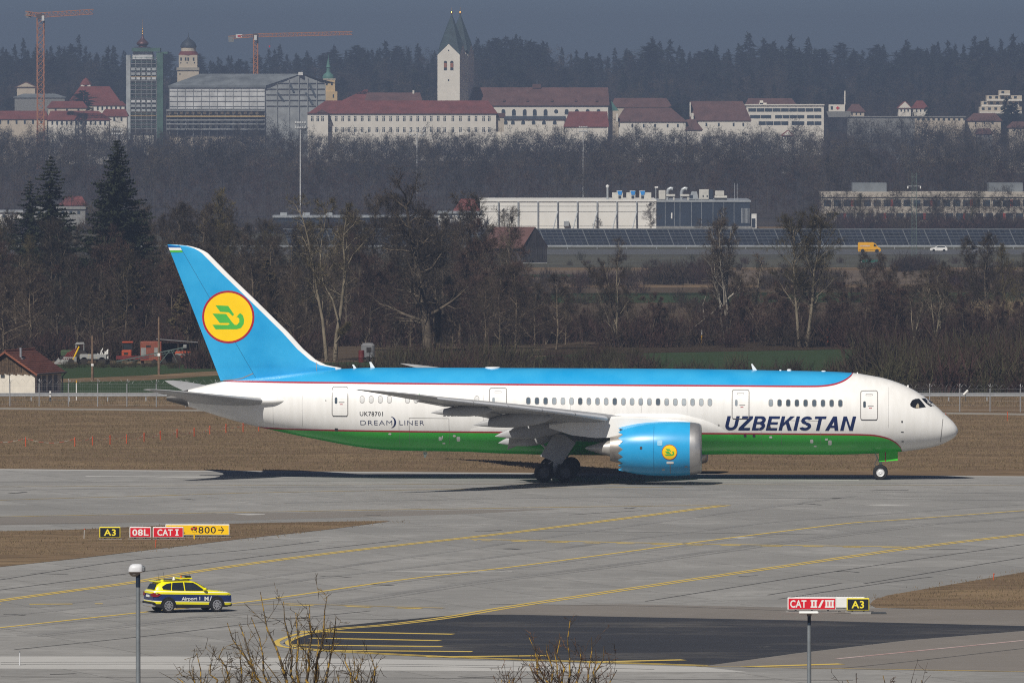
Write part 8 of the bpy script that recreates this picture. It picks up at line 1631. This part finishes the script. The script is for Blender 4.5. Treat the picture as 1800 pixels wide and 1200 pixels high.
scatter('bare_wood', temps, pl, [w_grey, w_red, w_pale, w_con, w_dark, w_tan], 'leafless grey brown wood below the church hill', rs, (0, 4, 4, 5))
pl = []; topl = [(-100, 88), (0, 84), (60, 78), (110, 74), (150, 84), (200, 96), (300, 100), (430, 100), (500, 92), (600, 84), (700, 78), (780, 76), (850, 68), (900, 62), (960, 72), (1000, 92), (1070, 92), (1130, 78), (1200, 82), (1300, 76), (1400, 72), (1500, 84), (1600, 76), (1700, 72), (1800, 64), (1900, 64)]
for d in (4330, 4400, 4480, 4560, 4650, 4750, 4850, 4950, 5050, 5150, 5250, 5340, 5420, 5480):
    half = 1000 * d / F; x = -half
    while x < half:
        dd = d + rs.uniform(-35, 35); xp = 900 + x * F / dd; ytop = np.interp(xp, [p[0] for p in topl], [p[1] for p in topl]) + rs.normal() * 5 - 1; f = (d - 4330) / 1150
        yt = ytop + (1 - f) * 95 + rs.normal() * 5
        con = rs.rand() < (0.10 + 0.75 * f ** 1.6); k = rs.randint(10, 14) if con else rs.randint(0, 8)
        hmax = (H - (yt - YH) * dd / F) - T(dd); s_ = min(max(hmax / (20.0 if con else 18.0), 0.3), 1.55) * (rs.uniform(0.8, 1.05) if f > 0.7 else 1)
        pl.append((x, dd, T(dd), s_, rs.uniform(1.0, 1.5) if not con else rs.uniform(0.95, 1.6), rs.rand() * 6.28, int(k))); x += rs.uniform(3.4, 6.4)
for xp, yt, d in ((146, 152, 4050), (1632, 176, 4110), (1710, 178, 4110), (1768, 172, 4090), (1781, 176, 4080), (1190, 176, 4050), (95, 96, 5000), (190, 84, 5000), (1145, 68, 5100), (1390, 64, 5150), (872, 60, 5300), (915, 66, 5300), (1780, 62, 5200)):
    pl.append(((xp - 900) * d / F, d, T(d), ((H - (yt - YH) * d / F) - T(d)) / 20.0, 1.2, 1.0, 10 + xp % 3))
for xp, yt in ((20, 160), (45, 168), (205, 190), (1065, 186), (1078, 190), (1200, 198), (1330, 198), (1500, 198), (1530, 186), (1550, 190), (1570, 186), (1640, 190), (1660, 182), (1690, 186), (1715, 196), (1450, 196), (600, 190), (1100, 170), (640, 165), (760, 170)):
    d = 4090 + rs.uniform(-20, 90); pl.append(((xp - 900) * d / F, d, T(d), ((H - (yt - YH) * d / F) - T(d)) / 18.0, 1.3, rs.rand() * 6, int(rs.randint(0, 8))))
scatter('hill_forest', temps, pl, [w_grey, w_red, w_pale, w_con, w_dark, w_tan], 'dark mixed forest covering the hill on the skyline', rs, (0, 4, 4, 5))
# brush behind the fence and among the trunks
def shrub(seed, h, w, n, tw):
    rs = np.random.RandomState(seed); TW = []
    for k in range(n):
        az = rs.rand() * 6.28; a = rs.uniform(0, 0.75); e = np.array([math.cos(az) * math.sin(a), math.sin(az) * math.sin(a), math.cos(a)]); l = h * rs.uniform(0.45, 1.05); b = np.array([rs.normal() * w * 0.25, rs.normal() * w * 0.25, -0.05]); m_ = b + e * l * 0.6; q = m_ + unit(e + rs.normal(size=3) * 0.3) * l * 0.45
        TW.append([*b, tw, *m_, 0]); TW.append([*(b + e * l * 0.45), tw * 0.8, *q, 0])
        for j in range(4): c = b + (m_ - b) * rs.uniform(0.35, 1.0); TW.append([*c, tw * 0.6, *(c + unit(e + rs.normal(size=3) * 0.7) * l * 0.3), 0])
    return slivers(TW, rs)
tb = [(shrub(300 + i, 3.0, 2.2, 48, 0.035), i % 3) for i in range(6)]
pl = []
def brush(x0, x1, d0, d1, n, h0, h1, kinds=(0, 1, 2, 3, 4, 5)):
    for _ in range(n):
        d = rs.uniform(d0, d1); xp = rs.uniform(x0, x1); pl.append(((xp - 900) * d / F, d, T(d), rs.uniform(h0, h1) / 3.0, rs.uniform(1.0, 1.5), rs.rand() * 6.28, int(rs.choice(kinds))))
brush(560, 1000, 888, 935, 150, 1.3, 2.7); brush(1000, 1560, 888, 930, 170, 0.9, 1.9); brush(1560, 1900, 888, 935, 120, 1.3, 2.7); brush(680, 900, 905, 960, 90, 2.4, 4.2); brush(1530, 1900, 890, 980, 190, 3.0, 5.4); brush(900, 1120, 940, 1000, 60, 1.2, 2.4); brush(1000, 1560, 905, 945, 26, 2.0, 3.2)
brush(540, 1900, 1062, 1140, 330, 1.8, 4.2, (1, 4, 0, 3, 1)); brush(-40, 560, 1000, 1080, 170, 1.8, 4.2, (0, 3, 1, 4)); brush(330, 420, 965, 985, 16, 1.8, 3.2); brush(-40, 900, 1080, 1250, 200, 2, 4.5, (0, 1, 3)); brush(-40, 1900, 1250, 1420, 130, 1.2, 3.0, (0, 3)); brush(1000, 1900, 1600, 1800, 60, 1.0, 2.4); brush(1575, 1640, 1640, 1680, 24, 2.0, 4.2, (0, 1, 3)); brush(1140, 1260, 1500, 1580, 50, 2.0, 4.6, (0, 1, 3)); brush(1330, 1480, 1450, 1560, 40, 1.5, 3.5, (0, 3)); brush(1640, 1880, 1420, 1560, 60, 1.5, 3.6, (0, 1)); brush(870, 1130, 1420, 1560, 44, 1.5, 3.4, (0, 3, 1)); brush(110, 360, 968, 978, 60, 0.4, 0.9, (0, 2, 5)); brush(1380, 1900, 2250, 2380, 120, 3.0, 6.5, (0, 1, 4)); brush(0, 850, 2250, 2320, 90, 3.0, 6.0, (0, 1, 3))
scatter('undergrowth', tb, pl, [w_bush, w_bred, w_bgr], 'tangled brown brush between the fence and the tree belt', rs)

pl = []; brush(1715, 1860, 1235, 1262, 90, 1.6, 2.6, (0,)); brush(1640, 1700, 1250, 1262, 14, 1.0, 1.6, (0,))
scatter('reeds', [(tb[0][0], 0)], pl, [wood_mat('dry_reed', (0.19, 0.14, 0.085), (0.26, 0.20, 0.12), 0.05)], 'pale dry reeds at the field edge near the right border', rs)
b = G(1529, 461.5); o = thing('green_trough', 'small teal green trough lying below the yellow van', 'trough', b); kq = b.y / F
MB().bevbox(-14 * kq, 15 * kq, 0, 1.2, 0.02, 4.6 * kq, 0.05).build('tub', M('trough_teal', (0.02, 0.12, 0.09), 0.6), o); MB().box(-15.5 * kq, -14 * kq, 0.1, 0.6, 0, 6 * kq).build('end_post', m_wm, o)

# ------------------------------------------------------------------ lichen covered tree tops close to the camera
b_lich = M('lichen_bark', (0.11, 0.085, 0.055), 0.95, var=0.3, scale=6.0, col2=(0.34, 0.21, 0.035), mask=0.52, sharp=0.05, detail=5, spec=0.1); t_lich = M('lichen_twig', (0.095, 0.075, 0.055), 0.95, var=0.3, scale=3.0, col2=(0.20, 0.135, 0.045), mask=0.56, sharp=0.06, spec=0.1)
def front_tree(label, d, xb, tips, seed, spur=1.0, red=False):
    """Crown whose leaders end at the given picture points."""
    rs = np.random.RandomState(seed); base = Vector(((xb - 900) * d / F, d, 0)); wood, thin, tw = [], [], []; kk = d / F
    zc = H - (1275 - YH) * kk
    wood.append([0, 0, -0.2, 0.2, 0, 0, zc * 0.5, 0.16]); wood.append([0, 0, zc * 0.5, 0.16, 0, 0, zc, 0.12])
    for (tx, ty, dy) in tips:
        tip = np.array([(tx - xb) * kk, dy, H - (ty - YH) * kk]); p = np.array([0, 0, zc - rs.uniform(0, 1.2)]); n = 9; c = np.array([tip[0] * 0.62, tip[1] * 0.62, p[2] * 0.6 + tip[2] * 0.4]); P = []
        for i in range(n + 1):
            t = i / n; P.append((1 - t) ** 2 * p + 2 * t * (1 - t) * c + t * t * tip + (rs.normal(size=3) * 0.05 if 0 < i < n else 0))
        r = 0.062
        for i in range(n): wood.append([*P[i], r * (1 - 0.86 * i / n), *P[i + 1], r * (1 - 0.86 * (i + 1) / n)])
        for j in range(int(9 * spur)):
            f = rs.uniform(0.3, 0.97); i = min(n - 1, int(f * n)); b = P[i] + (P[i + 1] - P[i]) * (f * n - i); ax = unit(P[i + 1] - P[i]); pr = unit(np.cross(ax, rs.normal(size=3))); a = R(rs.uniform(25, 65)); e = unit(ax * math.cos(a) + pr * math.sin(a) + np.array([0, 0, 0.25])); l = rs.uniform(0.35, 1.5) * (1.25 - 0.75 * f); m_ = b + e * l * 0.5 + rs.normal(size=3) * 0.03; q = m_ + unit(e + rs.normal(size=3) * 0.25 + np.array([0, 0, 0.2])) * l * 0.5; rr = 0.017 * (1.3 - f)
            thin.append([*b, rr, *m_, rr * 0.75]); thin.append([*m_, rr * 0.75, *q, 0.004])
            for _ in range(rs.randint(2, 5)):
                t = rs.uniform(0.15, 1.0); b2 = b + (m_ - b) * t * 2 if t < 0.5 else m_ + (q - m_) * (t - 0.5) * 2; e2 = unit(e + rs.normal(size=3) * 0.75); l2 = rs.uniform(0.08, 0.38); thin.append([*b2, 0.008, *(b2 + e2 * l2), 0.004])
                for _k in range(rs.randint(0, 3)): b3 = b2 + e2 * l2 * rs.uniform(0.4, 1.0); e3 = unit(e2 + rs.normal(size=3) * 0.8); thin.append([*b3, 0.007, *(b3 + e3 * rs.uniform(0.04, 0.14)), 0.003])
    o = thing('lichen_tree', label, 'tree', base); V, TT = tubes(wood, 7); link('trunk', fast_mesh('lichen_tree_trunk', V, TT, [b_lich]), o); V, TT = tubes(thin, 4); link('crown', fast_mesh('lichen_tree_crown', V, TT, [t_lich if not red else M('bud_twig', (0.09, 0.068, 0.055), 0.95, var=0.3, scale=3.0, col2=(0.16, 0.085, 0.045), mask=0.56, sharp=0.06, spec=0.1)]), o)
front_tree('leafless lichen yellow tree top before the hatched asphalt patch', 250, 540, [(457, 1040, 0), (400, 1092, -0.6), (418, 1098, 0.6), (497, 1060, 0.7), (575, 1048, -0.3), (545, 1060, -0.8), (440, 1085, 0.3), (520, 1075, -0.5), (560, 1110, 0.6), (590, 1085, 0.2)], 5)
front_tree('low leafless tree top left of the taller lichen tree', 245, 405, [(345, 1148, 0), (392, 1138, 0.5), (425, 1140, -0.4), (330, 1180, 0.3), (370, 1165, -0.6), (310, 1192, 0.2), (445, 1165, 0.4)], 6, 0.95)
front_tree('few thin branches right of the lichen tree', 248, 640, [(607, 1150, 0), (650, 1150, 0.3), (630, 1165, -0.4), (590, 1180, 0.4), (665, 1170, 0)], 7, 0.9)
front_tree('leafless budding tree top before the dark asphalt', 255, 1000, [(1003, 1086, 0), (930, 1122, 0.4), (985, 1120, -0.5), (1040, 1122, 0.5), (960, 1130, -0.2), (1062, 1135, 0), (1020, 1140, 0.6), (975, 1150, 0.3), (930, 1165, -0.4), (1085, 1178, 0.2), (1050, 1160, -0.3), (945, 1150, 0.1)], 8, 1.15, True)
front_tree('twig tips at the bottom edge left of the budding tree', 252, 900, [(893, 1182, 0), (882, 1195, 0.3), (905, 1192, 0)], 9, 0.7, True)
front_tree('twig tips at the bottom edge right of the flat lamp', 252, 1550, [(1553, 1187, 0), (1490, 1196, 0.3), (1620, 1194, -0.3)], 10, 0.6, True)
# ------------------------------------------------------------------ the air
hz = MB().box(-2450, 2450, -450, 9450, -12, 85).build('haze', None); tag(hz, kind='stuff')
hm = bpy.data.materials.new('haze_air'); hm.use_nodes = True; hn = hm.node_tree
for n_ in list(hn.nodes):
    if n_.type == 'BSDF_PRINCIPLED': hn.nodes.remove(n_)
pv = hn.nodes.new('ShaderNodeVolumePrincipled')
pv.inputs['Color'].default_value = (0.53, 0.65, 0.87, 1)
pv.inputs['Density'].default_value = 0.00021
pv.inputs['Anisotropy'].default_value = 0.4
hn.links.new(pv.outputs[0], [n_ for n_ in hn.nodes if n_.type == 'OUTPUT_MATERIAL'][0].inputs['Volume'])
hz.data.materials.append(hm)
